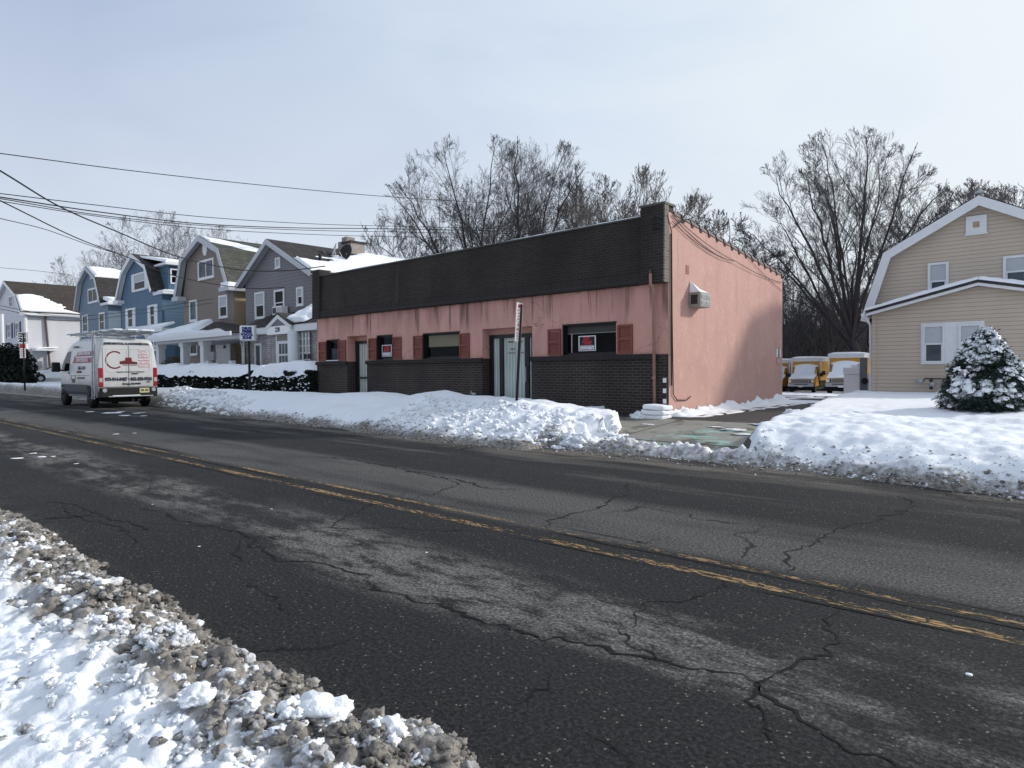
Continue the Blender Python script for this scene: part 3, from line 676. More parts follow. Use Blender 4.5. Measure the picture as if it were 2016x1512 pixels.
mb = MB(); wall_holes(mb, XL, XR, ZL, ZF, YB, holes, dep); mb.build('front_wall', M['stucco_front'], shop)
mb = MB(); wall_holes(mb, XL, XR, .1, ZL, YB-.02, [d1, d2], [.44, .38]); mb.build('brick_base', M['brick'], shop)
# side wall follows the falling parapet
mb = MB(); zs0, zs1 = 4.78, 4.02
mb.quad((XR, YB+.02, -.1), (XR, YBK, -.1), (XR, YBK, zs1), (XR, YB+.02, zs0))
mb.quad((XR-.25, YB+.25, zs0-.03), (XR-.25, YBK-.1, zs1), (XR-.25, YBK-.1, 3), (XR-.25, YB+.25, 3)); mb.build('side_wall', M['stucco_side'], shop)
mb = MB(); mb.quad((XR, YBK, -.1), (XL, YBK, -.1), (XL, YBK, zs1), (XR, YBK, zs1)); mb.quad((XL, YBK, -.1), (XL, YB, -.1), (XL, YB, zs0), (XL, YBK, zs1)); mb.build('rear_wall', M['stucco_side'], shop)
# coping tiles along the sloping side parapet
mb = MB(); n = 15
for i in range(n):
    a, b = YB+.3+i*(YBK-YB-.3)/n, YB+.3+(i+1)*(YBK-YB-.3)/n; za = zs0+(zs1-zs0)*(a-YB)/(YBK-YB); zb = zs0+(zs1-zs0)*(b-YB)/(YBK-YB)
    mb.tube([(XR-.12, a, za+.01), (XR-.12, b-.05, zb+.012)], [.13, .125], 10); mb.tube([(XR-.12, b-.09, zb+.015), (XR-.12, b+.02, zb+.01)], [.150, .150], 10)
mb.build('coping_tiles', plain('dark terracotta coping', (.055, .035, .035), .6, .3), shop, smooth=False)
# roof with snow
grid(np.linspace(XL+.3, XR-.3, 40), np.linspace(YB+.22, YBK-.2, 20), lambda X, Y: 4.50+(Y-YB)/(YBK-YB)*(-.62)+.05*fbm(X, Y, 3, 3), 'roof_snow', M['roof_snow'], shop)
# dark brick parapet, battered, with end piers
PF = YB-.13
mb = MB(); xl2, xr2 = bx(636, 560), bx(1268, 430)
prof = [(PF, ZF), (PF+.05, ZF), (PF+.05, ZF+.001), (YB+.02, ZF), (YB+.22, ZF), (YB+.22, ZT), (PF+.07, ZT)]
mb.prismx([(PF, ZF), (YB+.21, ZF), (YB+.21, ZT), (PF+.08, ZT)], xl2, xr2); mb.build('parapet', M['fascia'], shop)
mb = MB(); mb.prismx([(PF-.05, ZF), (YB+.3, ZF), (YB+.3, ZT+.20), (PF-.01, ZT+.20)], xr2, XR-.02, 0); mb.build('parapet_pier', M['fascia'], shop); mb = MB(); mb.prismx([(PF-.05, ZF), (YB+.3, ZF), (YB+.3, ZT+.20), (PF-.01, ZT+.20)], XL-.02, xl2, 0)
mb.build('parapet_pier', M['fascia'], shop)
mb = MB(); mb.prismx([(PF-.052, ZF+.002), (YB+.03, ZF+.002), (YB+.03, ZT+.19), (PF-.012, ZT+.19)], XR-.018, XR+.012); mb.build('pier_end', M['endbrick_sun'], shop)
mb = MB(); mb.box(xl2+.01, PF-.028, ZF+.01, xr2-.01, PF+.0, ZF+.24); mb.build('soldier_course', M['ledge'], shop, bevel=.006)
mb = MB(); mb.box(xl2+.003, PF+.04, ZT, xr2-.003, YB+.24, ZT+.035); mb.box(xr2-.03, PF-.03, ZT+.20, XR+.02, YB+.32, ZT+.25); mb.box(XL-.04, PF-.03, ZT+.20, xl2+.02, YB+.32, ZT+.24)
mb.build('parapet_cap', plain('weathered grey cap', (.075, .075, .068), .7, .3, 3), shop)
grid(np.linspace(xl2+.05, xr2-.02, 240), np.linspace(PF+.09, YB+.22, 6), lambda X, Y: ZT+.02+np.clip(.05+.05*fbm(X*.8, Y*2, 4, 31)+.02*ss(-16, -9, X), 0, .1)*ss(PF+.08, PF+.16, Y), 'cap_snow', M['roof_snow'], shop)
mb = MB()
for a, b in ((XL, d1[0]), (d1[1], d2[0]), (d2[1], XR-.30)): mb.box(a-.012, YB-.085, ZL-.11, b+.012, YB+.01, ZL+.012)
mb.build('brick_ledge', M['ledge'], shop, bevel=.008)
# windows
def shop_window(k, style):
    a, b, c, d = wins[k]; Y = YB+.10; mb = MB(); f = .055
    mb.box(a, Y, c, a+f, Y+.06, d).box(b-f, Y, c, b, Y+.06, d).box(a+f, Y, d-f, b-f, Y+.06, d).box(a+f, Y, c, b-f, Y+.06, c+f)
    mb.box(a-.02, YB-.012, d-.005, b+.02, Y, d+.03).box(a-.02, YB-.012, c-.0, a+.012, Y, d-.006)
    w_ = mb.build('window', M['bronze'], shop)
    mb = MB(); mb.quad((a+f, Y+.03, c+f), (b-f, Y+.03, c+f), (b-f, Y+.03, d-f), (a+f, Y+.03, d-f)); mb.build('pane', M['glass'], w_)
    if style == 'blind':
        mb = MB(); mb.box(a+f+.06, Y+.012, c+(d-c)*.47, b-f-.01, Y+.026, d-f); mb.build('blind', M['tan_blind'], w_)
    if style == 'half':
        mb = MB(); mb.box(a+f+.06, Y+.012, c+f, b-f, Y+.026, c+(d-c)*.62); mb.build('blind', M['glass_mid'], w_)
    if style == 'rent':
        mb = MB(); mb.box(a+f, Y+.022, d-f-.16, b-f, Y+.028, d-f-.145); mb.box(a+f+.10, Y+.024, c+f, a+f+.13, Y+.028, d-f)
        mb.build('glazing_bar', M['galv'], w_)
        mb = MB(); mb.box(a+f, Y+.018, d-f-.15, b-f, Y+.021, d-f); mb.build('valance', plain('dim valance', (.05, .05, .045), .6, .4, 9), w_)
    mb = MB(); mb.box(a-.03, YB-.05, c-.045, b+.03, Y, c-.002); mb.build('sill', M['bronze'], w_)
    if k == 'a':
        mb = MB(); mb.box(a, YB-.06, c, b, Y-.01, c+.03); mb.build('sill_snow', M['roof_snow'], w_, bevel=.01)
for k, s_ in (('a', 'half'), ('b', 'plain'), ('c', 'blind'), ('d', 'rent')): shop_window(k, s_)
for r_ in ((629, 643, 673, 710), (667, 682, 670, 709), (727, 742, 666, 706), (775, 791, 663, 705), (815, 833, 661, 704), (906, 925, 656, 702), (1080, 1105, 648, 699), (1217, 1246, 639, 695)):
    a, b, c, d = rect(*r_); c = ZL+.04; mb = MB(); f = .045; Y0, Y1 = YB-.045, YB-.004
    mb.box(a, Y0, c, a+f, Y1, d).box(b-f, Y0, c, b, Y1, d).box(a+f, Y0, d-f, b-f, Y1, d).box(a+f, Y0, c, b-f, Y1, c+f).box(a+f, Y0+.002, (c+d)/2-.03, b-f, Y1, (c+d)/2+.03)
    z = c+f
    while z < d-f-.03: mb.add([(a+f, Y0+.02, z), (b-f, Y0+.02, z), (b-f, Y1-.003, z+.045), (a+f, Y1-.003, z+.045)], [(0, 1, 2, 3)]); z += .045
    mb.build('shutter', M['shutter'], shop)
# doors
def shop_door(h, Y, posts, panes, letters):
    a, b, c, d = h; d_ = d-.16
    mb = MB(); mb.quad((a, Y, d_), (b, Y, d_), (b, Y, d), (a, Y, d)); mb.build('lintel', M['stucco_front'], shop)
    mb = MB()
    for p0, p1 in posts: mb.box(p0, Y-.06, .28, p1, Y+.02, d_)
    mb.box(posts[0][0], Y-.058, d_-.10, posts[-1][1], Y+.018, d_)
    dr = mb.build('door', M['bronze'], shop)
    for p0, p1 in panes:
        mb = MB(); mb.quad((p0, Y-.01, .3), (p1, Y-.01, .3), (p1, Y-.01, d_-.1), (p0, Y-.01, d_-.1)); mb.build('pane', M['curtain'] if letters else M['curtain2'], dr)
    return dr, d_
a, b = d1[0], d1[1]; Y1 = YB+.37; xa = float(at(703, 720, Y=Y1)[0])
dr, dt = shop_door(d1, Y1, [(xa, xa+.16), (b+.40, b+.55)], [(xa+.16, b+.40)], False)
mb = MB(); mb.box(xa+.2, Y1-.10, 1.05, b+.36, Y1-.065, 1.12); mb.build('push_bar', M['dark_metal'], dr)
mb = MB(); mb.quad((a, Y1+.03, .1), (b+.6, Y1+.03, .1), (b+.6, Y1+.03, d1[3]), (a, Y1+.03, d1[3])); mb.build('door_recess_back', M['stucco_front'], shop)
a, b = d2[0], d2[1]; Y2 = YB+.31; X2 = lambda px: float(at(px, 700, Y=Y2)[0])
dr, dt = shop_door(d2, Y2, [(X2(967), X2(973)), (X2(986), X2(993)), (X2(1036), X2(1044)), (X2(1049), X2(1056))], [(X2(973), X2(986)), (X2(993), X2(1036)), (X2(1044), X2(1049))], True)
for px, py, wd_, hh in ((1006, 673, 16, 5), (1026, 672, 10, 5), (1010, 687, 12, 4), (1007, 695, 18, 3), (1028, 694, 6, 3)):
    x, y, z = at(px, py, Y=Y2-.012); mb = MB(); q = .0105
    rl = random.Random(px)
    x0 = x-wd_*q*.62; 
    while x0 < x+wd_*q*.55:
        l = rl.uniform(.015, .04); mb.box(x0, Y2-.018, z-hh*.0045, x0+l, Y2-.014, z+hh*.0045*rl.uniform(.6, 1)); x0 += l+.006
    mb.build('faded_lettering', plain('faded brown lettering', (.17, .13, .08), .7), dr)
mb = MB(); mb.quad((a, Y2+.03, .1), (b+.5, Y2+.03, .1), (b+.5, Y2+.03, d2[3]), (a, Y2+.03, d2[3])); mb.build('door_recess_back', M['bronze'], shop)
mb = MB(); mb.tube([(X2(1040), Y2-.11, 1.0), (X2(1040), Y2-.11, 1.4)], .014, 8); mb.build('door_handle', M['galv'], dr)
# downpipe, standpipe, cables, vent, corner trim
xp = bx(1291.5, 650); mb = MB(); mb.tube([(xp, PF-.10, 3.5), (xp+.0, PF-.10, ZF-.02), (xp, YB-.11, ZF-.12), (xp+.02, YB-.11, .45)], .035, 10)
for z in (2.9, 1.9, 1.1): mb.tube([(xp+.005, YB-.11, z), (xp+.005, YB-.11, z+.05)], .045, 10)
mb.build('downpipe', plain('pink painted pipe', (.34, .19, .16), .6, .25), shop, smooth=True)
mb = MB(); mb.tube([(xp, PF-.10, 3.5), (xp, PF-.10, 3.42)], .037, 8); mb.tube([(xp, PF-.10, 3.42), (xp, PF-.10, ZF+.27)], .0355, 8); mb.build('upper_downpipe', M['dark_metal'], shop)
p = at(935, 779, Y=YB-.05); mb = MB(); x, z = p[0], p[2]
mb.tube([(x, YB+.0, z+.05), (x, YB-.12, z+.05), (x, YB-.14, z-.2)], .028, 8); mb.tube([(x-.09, YB-.11, z+.07), (x+.10, YB-.11, z+.05)], .03, 8); mb.tube([(x-.09, YB-.11, z+.07), (x-.09, YB-.11, z+.13)], .02, 8)
mb.build('standpipe', M['galv'], shop, smooth=True)
mb = MB(); sag = lambda a, b, s, n=14: [tuple(np.array(a)*(1-t)+np.array(b)*t-np.array([0, 0, s*4*t*(1-t)])) for t in np.linspace(0, 1, n)]
cx_ = XR+.03
mb.tube([(cx_-.02, YB-.05, 4.7), (cx_, YB+.12, 4.35), (cx_, YB+.13, 2.5), (cx_, YB+.17, .75), (cx_, YB+.35, .62), (cx_, YB+.8, .60), (cx_, YB+1.0, .68)], .012, 6)
mb.tube([(cx_, YB+.09, 4.3), (cx_, YB+.10, .95)], .016, 6)
sl_ = lambda y: zs0+(zs1-zs0)*(y-YB)/(YBK-YB)
for dz, s_ in ((-.04, .10), (-.07, .20), (-.20, .16)): mb.tube(sag((cx_, YB+.15, sl_(YB)+dz), (cx_+.04, YB+3.4, sl_(YB+3.4)-.34), s_)+sag((cx_+.04, YB+3.4, sl_(YB+3.4)-.34), (cx_, YBK-.1, zs1-.20), .06)[1:], .0075, 5)
mb.tube(sag((cx_, YB+.2, 4.45), (cx_+.03, YB+.75, 4.85), .02)+[(cx_+.1, YB+.95, 4.78), (cx_, YB+.5, 4.62)], .012, 6)
mb.tube(sag((cx_, YB+4.2, sl_(YB+4.2)), (cx_, YBK-.05, zs1-.45), .05), .006, 5)
for y, z in ((PF-.06, 4.62), (PF-.06, 4.5), (PF-.06, 4.4)): mb.tube([(XR-.25, y, z), (XR-.12, y-.12, z+.03), (XR, y-.04, z-.03)], .02, 6)
mb.build('service_cable', M['wire'], shop)
p = at(1353, 531, X=XR); mb = MB(); mb.box(XR-.05, p[1]-.07, p[2]-.10, XR+.012, p[1]+.07, p[2]+.10); mb.build('wall_vent', plain('rust vent', (.25, .13, .10), .8, .3), shop)
for px, py in ((1316, 592), (1150, 578)):
    pass
# black and white striped marker on the corner
p0 = at(1309, 742, Y=YB-.06); p1 = at(1309, 797, Y=YB-.06); mk = thing('hazard_marker', 'black strip with three white squares fixed to the shop corner by the driveway', 'hazard marker', (p0[0], YB-.06, p1[2]))
x = p0[0]; mb = MB(); mb.box(x-.05, YB-.075, .30, x+.045, YB-.03, p0[2]); mb.build('backing', M['black'], mk)
for f_ in (.03, .31, .59): 
    z = p0[2]-(p0[2]-.32)*f_; mb = MB(); mb.box(x-.04, YB-.08, z-.10, x+.042, YB-.076, z); mb.build('white_square', M['signwhite'], mk)
# wall air conditioner
pa = at(1354, 573, X=XR); pb = at(1384, 607, X=XR+.3)
yA = float(at(1355, 590, X=XR)[1]); zt, zb_ = float(at(1356, 574, X=XR+.1)[2]), float(at(1358, 604, X=XR+.1)[2])
ac = thing('air_conditioner', 'snow-topped air conditioner box sticking out of the pink side wall', 'air conditioner', (XR, yA+.3, zb_))
AX = XR+.30; yB = yA+.52
t = MT('air conditioner casing', .6, .3); t.col(t.mix(t.noise(8, 4), (.22, .20, .17), (.34, .32, .28))); M['acbox'] = t.m
mb = MB(); mb.box(XR-.02, yA, zb_, AX, yB, zt); mb.build('casing', M['acbox'], ac, bevel=.012)
mb = MB(); mb.box(XR+.07, yA-.008, zb_+.07, XR+.23, yA+.01, zt-.06); mb.build('side_vent', M['dark_metal'], ac)
gy = [(yA+.04, yA+.26), (yA+.27, yB-.03)]; zm = (zb_+zt)/2
for y0, y1 in gy:
    for z0, z1 in ((zb_+.04, zm-.015), (zm+.015, zt-.04)):
        mb = MB(); mb.box(AX-.01, y0, z0, AX+.008, y1, z1)
        for i in range(6): mb.box(AX+.006, y0+.01, z0+.015+i*(z1-z0-.03)/6, AX+.014, y1-.01, z0+.015+i*(z1-z0-.03)/6+.008)
        mb.build('grille', M['galv'], ac)
mb = MB(); mb.add([(XR+.005, yA+.03, zt), (AX-.02, yA+.03, zt), (AX-.02, yB-.03, zt), (XR+.005, yB-.03, zt), (XR+.005, yA+.06, zt+.27), (XR+.09, yA+.10, zt+.20), (XR+.09, yB-.10, zt+.10), (XR+.005, yB-.12, zt+.16)], [(0, 1, 5, 4), (1, 2, 6, 5), (2, 3, 7, 6), (3, 0, 4, 7), (4, 5, 6, 7)])
sn = tag(mb.build('snow_wedge', M['roof_snow'], None, bevel=.02), 'small wedge of snow on top of the wall air conditioner', 'snow cap')
# parking notices at the rear end of the side wall
p = at(1532, 695, X=XR+.02)
for i, (py0, py1, c_) in enumerate(((687, 703, 'signwhite'), (705, 717, 'pinkish'))):
    za, zb2 = float(at(1532, py0, X=XR)[2]), float(at(1532, py1, X=XR)[2]); ya, yb2 = float(at(1528.5, 700, X=XR)[1]), float(at(1535.5, 700, X=XR)[1])
    s_ = thing('wall_notice', ('white notice panel with dark marks high at the rear edge of the pink side wall', 'small faded pinkish notice panel below the white one on the pink side wall')[i], 'sign', (XR, (ya+yb2)/2, zb2))
    if c_ not in M: M[c_] = plain('faded pink sign', (.45, .30, .28), .6)
    mb = MB(); mb.box(XR-.01, ya, zb2, XR+.02, yb2, za); mb.build('panel', M[c_], s_)
    mb = MB()
    for k in range(3 if i == 0 else 1):
        z = za-(za-zb2)*(k+.5)/(3 if i == 0 else 1); mb.box(XR+.02, ya+.1, z-.06, XR+.024, yb2-.1, z+.05)
    mb.build('mark', M['ink'] if i == 0 else plain('pale pink', (.55, .40, .38)), s_)
# for-rent signs taped inside the glass
def rent(r_, Y, label):
    a, b, c, d = rect(*r_, Y=Y); W = b-a; H = d-c
    s_ = thing('rent_sign', label, 'sign', ((a+b)/2, Y, c), 'for rent signs in the shop windows')
    mb = MB(); mb.box(a, Y, c, b, Y+.006, d); mb.build('board', M['signwhite'], s_)
    mb = MB(); mb.box(a+W*.06, Y-.002, c+H*.37, b-W*.06, Y, d-H*.06); mb.build('red_field', M['ink'], s_)
    mb = MB(); mb.box(a+W*.06, Y-.002, c+H*.05, b-W*.06, Y, c+H*.35); mb.box(a+W*.10, Y-.003, c+H*.09, b-W*.10, Y-.002, c+H*.33, 1); mb.build('notice_strip', [M['ink'], M['signwhite']], s_)
    text('FOR', H*.30, ((a+b)/2, Y-.004, d-H*.21), '-y', M['red'], s_, bold=.012); text('RENT', H*.30, ((a+b)/2, Y-.004, d-H*.48), '-y', M['red'], s_, bold=.012)
    mb = MB(); mb.box(a+W*.15, Y-.006, c+H*.13, a+W*.6, Y-.004, c+H*.15).box(a+W*.12, Y-.006, c+H*.27, a+W*.75, Y-.004, c+H*.285); mb.prism([(b-W*.25, c+H*.17), (b-W*.15, c+H*.17), (b-W*.2, c+H*.26)], Y-.006, Y-.004); mb.build('fine_print', M['ink'], s_)
rent((1139, 1173, 661, 691), YB+.105, 'red and black FOR RENT sign in the wide shop window nearest the driveway')
rent((752, 771, 679, 702), YB+.105, 'red and black FOR RENT sign in the narrow shop window beside the grey door')
# folded snow slab stack and shard at the corner
mb = MB(); rl = random.Random(3)
sst = thing('snow_stack', 'layered slab of fallen roof snow leaning at the foot of the shop corner', 'snow slab', (float(at(1290, 818, Y=12.75)[0]), 12.75, .24))
xa, xb = float(at(1266, 808, Y=12.7)[0]), float(at(1313, 808, Y=12.7)[0]); zt2 = .53
for i in range(3):
    z0, z1 = .22+i*(zt2-.22)/3+.004, .22+(i+1)*(zt2-.22)/3
    X_ = np.linspace(0, 1, 26); Y_ = np.linspace(0, 1, 10)
    V, T = ICO[4]; nrm = np.sign(V)*np.abs(V)**.32
    W = np.stack([(xa+xb)/2+nrm[:, 0]*(xb-xa)/2*(1-.05*i)+.02*i, 12.74+nrm[:, 1]*.24, (z0+z1)/2+nrm[:, 2]*(z1-z0)/2*1.1], 1)
    W[:, 2] += .018*fbm(W[:, 0]*5, W[:, 1]*5, 3, i)+(W[:, 0]-xb)*-.03; W[:, 0] += .02*fbm(W[:, 2]*9, W[:, 1]*6, 3, i+5); W[:, 1] += .025*fbm(W[:, 0]*5, W[:, 2]*9, 3, i+9)
    link('snow_layer', np_mesh('snow_layer', W, T=T, smooth=True), M['roof_snow'], sst)
p = at(1258, 818, Y=12.6); rs2 = np.random.RandomState(77); W, T = lump_v(3, rs2, .5, 1.)
tag(thing_mesh('snow_shard', W*np.array([.20, .10, .11])+np.array([0, 0, .05]), T, (p[0], p[1], .24), M['clod']), 'pointed shard of snow left of the layered slab by the brick wall', 'snow shard')

# ================================================================== STREET SIGNS
def frame_post(p0, p1, r, name, m, root, k=8): return MB().tube([p0, p1], r, k).build(name, m, root, smooth=True)
# leaning parking sign in front of the shop door
Ys = 10.55; b0 = at(1015.5, 800, Y=Ys); t0 = at(1025, 596, Y=Ys); j0 = at(1021.5, 672, Y=Ys)
ps = thing('parking_sign', 'leaning post with narrow white parking panels in front of the shop glass door', 'street sign', (b0[0], Ys, .5))
mb = MB(); mb.tube([(b0[0], Ys, .3), (t0[0], Ys+.02, t0[2]-.03)], .030, 8); mb.build('post', M['black'], ps, smooth=True)
ang = R(108)   # panels turned towards oncoming traffic, seen nearly edge-on
def lean_panel(py0, py1, m, marks):
    c0, c1 = at(1023.8-(py0-596)*.055, py0, Y=Ys-.04), at(1023.8-(py1-596)*.055, py1, Y=Ys-.04); hw = .165
    u = np.array([math.cos(ang), math.sin(ang), 0])*hw; nv = np.array([math.sin(ang), -math.cos(ang), 0])
    def quad(a, b, x0, x1, o, mm, nm, par):
        A = c0+(c1-c0)*a; B = c0+(c1-c0)*b; v = [B+u*x0+nv*o, B+u*x1+nv*o, A+u*x1+nv*o, A+u*x0+nv*o]; v2 = [q-nv*.004 for q in v]
        return MB().add([*v, *v2], [(0, 1, 2, 3), (7, 6, 5, 4), (0, 4, 5, 1), (1, 5, 6, 2), (2, 6, 7, 3), (3, 7, 4, 0)]).build(nm, mm, par)
    pn = quad(0, 1, -1, 1, .0, m, 'sign_panel', ps)
    for a, b, x0, x1, mm in marks: quad(a, b, x0, x1, .007, M[mm], 'mark', pn)
M['palered'] = plain('faded red print', (.50, .24, .23), .6)
lean_panel(596, 633, M['signwhite'], [(.10, .28, -.5, .5, 'red'), (.38, .44, -.7, .7, 'palered'), (.54, .60, -.6, .6, 'palered'), (.70, .75, -.5, .5, 'palered'), (.86, .91, -.6, .6, 'palered')])
lean_panel(634, 672, M['signwhite'], [(.06, .24, -.4, .4, 'palered'), (.32, .44, -.7, .4, 'palered'), (.56, .61, -.6, .6, 'palered'), (.70, .76, -.6, .6, 'palered'), (.85, .90, -.5, .4, 'palered')])
# school zone sign
Yz = 11.6; a, b, c, d = rect(474, 503, 642, 670, Yz); xm = (a+b)/2; zg = float(at(487, 772, Y=Yz)[2])
ds = thing('school_zone_sign', 'white square drug free school zone sign on a dark post before the snowy hedge', 'street sign', (xm, Yz, zg))
mb = MB(); mb.tube([(xm, Yz+.03, zg-.3), (xm+.0, Yz+.03, d-.1)], .045, 8); mb.build('post', M['black'], ds, smooth=True)
rzs = R(50)
def panel_hw(px0, px1, Y, rz):
    c_ = at((px0+px1)/2, 660, Y=Y); u = np.array([math.cos(rz), math.sin(rz), 0]); pr = lambda p: (lambda q: q[0]/q[2]*FPX)(CM.T @ (p-np.array([0, 0, CH])))
    return (px1-px0)/2/abs(pr(c_+u*.5)-pr(c_-u*.5))
def rotbox(mb, cx0, cy0, hx, hy, z0, z1, rz, mi=0):
    c_, s_ = math.cos(rz), math.sin(rz); P_ = [(cx0+c_*x-s_*y, cy0+s_*x+c_*y) for x, y in ((-hx, -hy), (hx, -hy), (hx, hy), (-hx, hy))]
    return mb.add([(x, y, z0) for x, y in P_]+[(x, y, z1) for x, y in P_], [(3, 2, 1, 0), (4, 5, 6, 7), (0, 1, 5, 4), (1, 2, 6, 5), (2, 3, 7, 6), (3, 0, 4, 7)], mi)
hx = panel_hw(474, 503, Yz, rzs); mb = MB(); rotbox(mb, xm, Yz-.03, hx, .05, c, d, rzs); pn = mb.build('sign_panel', M['signwhite'], ds, bevel=.02)
mb = MB(); rotbox(mb, xm+.012, Yz+.012, hx*1.04, .045, c-.03, d+.03, rzs); mb.build('sign_frame', M['galv'], ds)
n_ = np.array([math.sin(rzs), -math.cos(rzs)])*.056; H = d-c
for i, s_ in enumerate(('DRUG', 'FREE', 'SCHOOL', 'ZONE')): text(s_, H*.24, (xm+n_[0], Yz-.03+n_[1], d-H*(.17+.22*i)), rzs, M['blueink'], pn, bold=.012, width=hx*(1.30 if len(s_) == 4 else 1.66))
# speed limit sign
Yp = 10.0; a, b, c, d = rect(35, 56, 654, 676, Yp); xm = (a+b)/2; zg = float(at(46, 756, Y=Yp)[2])
spd = thing('speed_limit_sign', 'white speed limit 25 sign above a red and white parking panel on a thin post', 'street sign', (xm, Yp, zg))
mb = MB(); mb.tube([(xm, Yp+.03, zg-.4), (xm, Yp+.03, d-.05)], .05, 6); mb.build('post', M['black'], spd, smooth=True)
rz2 = R(70); hx = panel_hw(35, 56, Yp, rz2)
mb = MB(); rotbox(mb, xm, Yp-.03, hx, .01, c, d, rz2); pn = mb.build('speed_panel', M['signwhite'], spd); H = d-c; n_ = np.array([math.sin(rz2), -math.cos(rz2)])
def rt(s_, sz, z, m, par, bold=.01, off=.016, sx=1.): return text(s_, sz, (xm+n_[0]*off, Yp-.03+n_[1]*off, z), rz2, m, par, bold=bold, width=hx*1.5)
rt('SPEED', H*.17, d-H*.16, M['ink'], pn); rt('LIMIT', H*.17, d-H*.36, M['ink'], pn); rt('25', H*.46, d-H*.70, M['ink'], pn, .02, sx=1.1)
mb = MB()
for x0, x1, z0, z1 in ((-.97, .97, .965, .98), (-.97, .97, .02, .035), (-.97, -.93, .02, .98), (.93, .97, .02, .98)):
    cxx = (x0+x1)/2*hx; rotbox(mb, xm+math.cos(rz2)*cxx+n_[0]*.012, Yp-.03+math.sin(rz2)*cxx+n_[1]*.012, (x1-x0)/2*hx, .002, c+H*z0, c+H*z1, rz2)
mb.build('border', M['ink'], pn)
z1, z0 = float(at(46, 689, Y=Yp)[2]), float(at(46, 705, Y=Yp)[2]); zq = float(at(46, 705, Y=Yp)[2])
mb = MB(); rotbox(mb, xm, Yp-.03, hx*.56, .01, zq-.0, c-.03, rz2); pn = mb.build('parking_panel', M['signwhite'], spd); HH = c-.03-zq
mb = MB(); rotbox(mb, xm+n_[0]*.013, Yp-.03+n_[1]*.013, hx*.54, .002, c-.03-HH*.30, c-.04, rz2); mb.build('red_band', M['red'], pn)
mb = MB()
for i in range(4): rotbox(mb, xm+n_[0]*.013, Yp-.03+n_[1]*.013, hx*.36, .002, zq+HH*(.12+.14*i), zq+HH*(.19+.14*i), rz2)
mb.build('mark', plain('pale red print', (.45, .22, .22)), pn)
# ================================================================== HOUSES
def off_poly(P, d):        # offset an open polyline to its left by d (mitred)
    P = [np.array(p, float) for p in P]; out = []
    for i, p in enumerate(P):
        ns = []
        if i > 0: t = P[i]-P[i-1]; t /= np.linalg.norm(t); ns.append(np.array([-t[1], t[0]]))
        if i < len(P)-1: t = P[i+1]-P[i]; t /= np.linalg.norm(t); ns.append(np.array([-t[1], t[0]]))
        n = sum(ns)/len(ns); n /= max(np.dot(n, ns[0]), .35); out.append(p+n*d/ max(np.linalg.norm(n), 1e-6)*np.linalg.norm(n) if False else p+n*d)
    return [tuple(q) for q in out]
def window(root, r_, Y, trim='white', style='double', tw=.09, glass='glass', blind=None, sx=0., r_is_m=False):
    a, b, c, d = r_ if r_is_m else rect(*r_, Y=Y); mb = MB(); f = tw; y0, y1 = Y-.055, Y+.01
    mb.box(a, y0, c, a+f, y1, d).box(b-f, y0, c, b, y1, d).box(a+f, y0, d-f, b-f, y1, d).box(a+f, y0, c, b-f, y1, c+f)
    mb.box(a-.03, y0-.02, c-.035, b+.03, y1, c-.001)
    w_ = mb.build('window', M[trim], root)
    mb = MB(); mb.box(a+f, Y-.012, c+f, b-f, Y-.002, d-f); mb.build('pane', M[glass], w_)
    mb = MB(); zm = (c+d)/2
    if style == 'double': mb.box(a+f+.002, Y-.036, zm-.025, b-f-.002, Y-.013, zm+.025); mb.box(a+f+.002, Y-.03, c+f+.002, a+f+.035, Y-.013, zm-.03); mb.box(b-f-.035, Y-.03, c+f+.002, b-f-.002, Y-.013, zm-.03)
    if style == 'slider': xm = (a+b)/2; mb.box(xm-.035, Y-.036, c+f+.002, xm+.035, Y-.013, d-f-.002)
    if style in ('double', 'slider'): mb.build('sash', M[trim], w_)
    if blind: mb = MB(); mb.box(a+f+.003, Y-.020, zm+.02, b-f-.003, Y-.0125, d-f-.003); mb.build('blind', M[blind], w_)
    return w_, (a, b, c, d)
def shutters(root, R4, Y, m, wd=.28):
    a, b, c, d = R4
    for x0, x1 in ((a-wd-.01, a-.01), (b+.01, b+wd+.01)):
        mb = MB(); mb.box(x0, Y-.04, c, x1, Y+.0, d); mb.box(x0+.04, Y-.048, c+.06, x1-.04, Y-.04, (c+d)/2-.03); mb.box(x0+.04, Y-.048, (c+d)/2+.03, x1-.04, Y-.04, d-.06); mb.build('shutter', m, root)
def side_window(root, X, y0, y1, z0, z1, trim='white', glass='glass', face=1):
    mb = MB(); f = .09; xa, xb = X-.01, X+.055*face
    mb.box(xa, y0, z0, xb, y0+f, z1).box(xa, y1-f, z0, xb, y1, z1).box(xa, y0+f, z1-f, xb, y1-f, z1).box(xa, y0+f, z0, xb, y1-f, z0+f); zm = (z0+z1)/2
    mb.box(xa, y0+f, zm-.03, X+.035*face, y1-f, zm+.03); w_ = mb.build('window', M[trim], root)
    mb = MB(); mb.box(X+.002*face, y0+f, z0+f, X+.012*face, y1-f, z1-f); mb.build('pane', M[glass], w_)
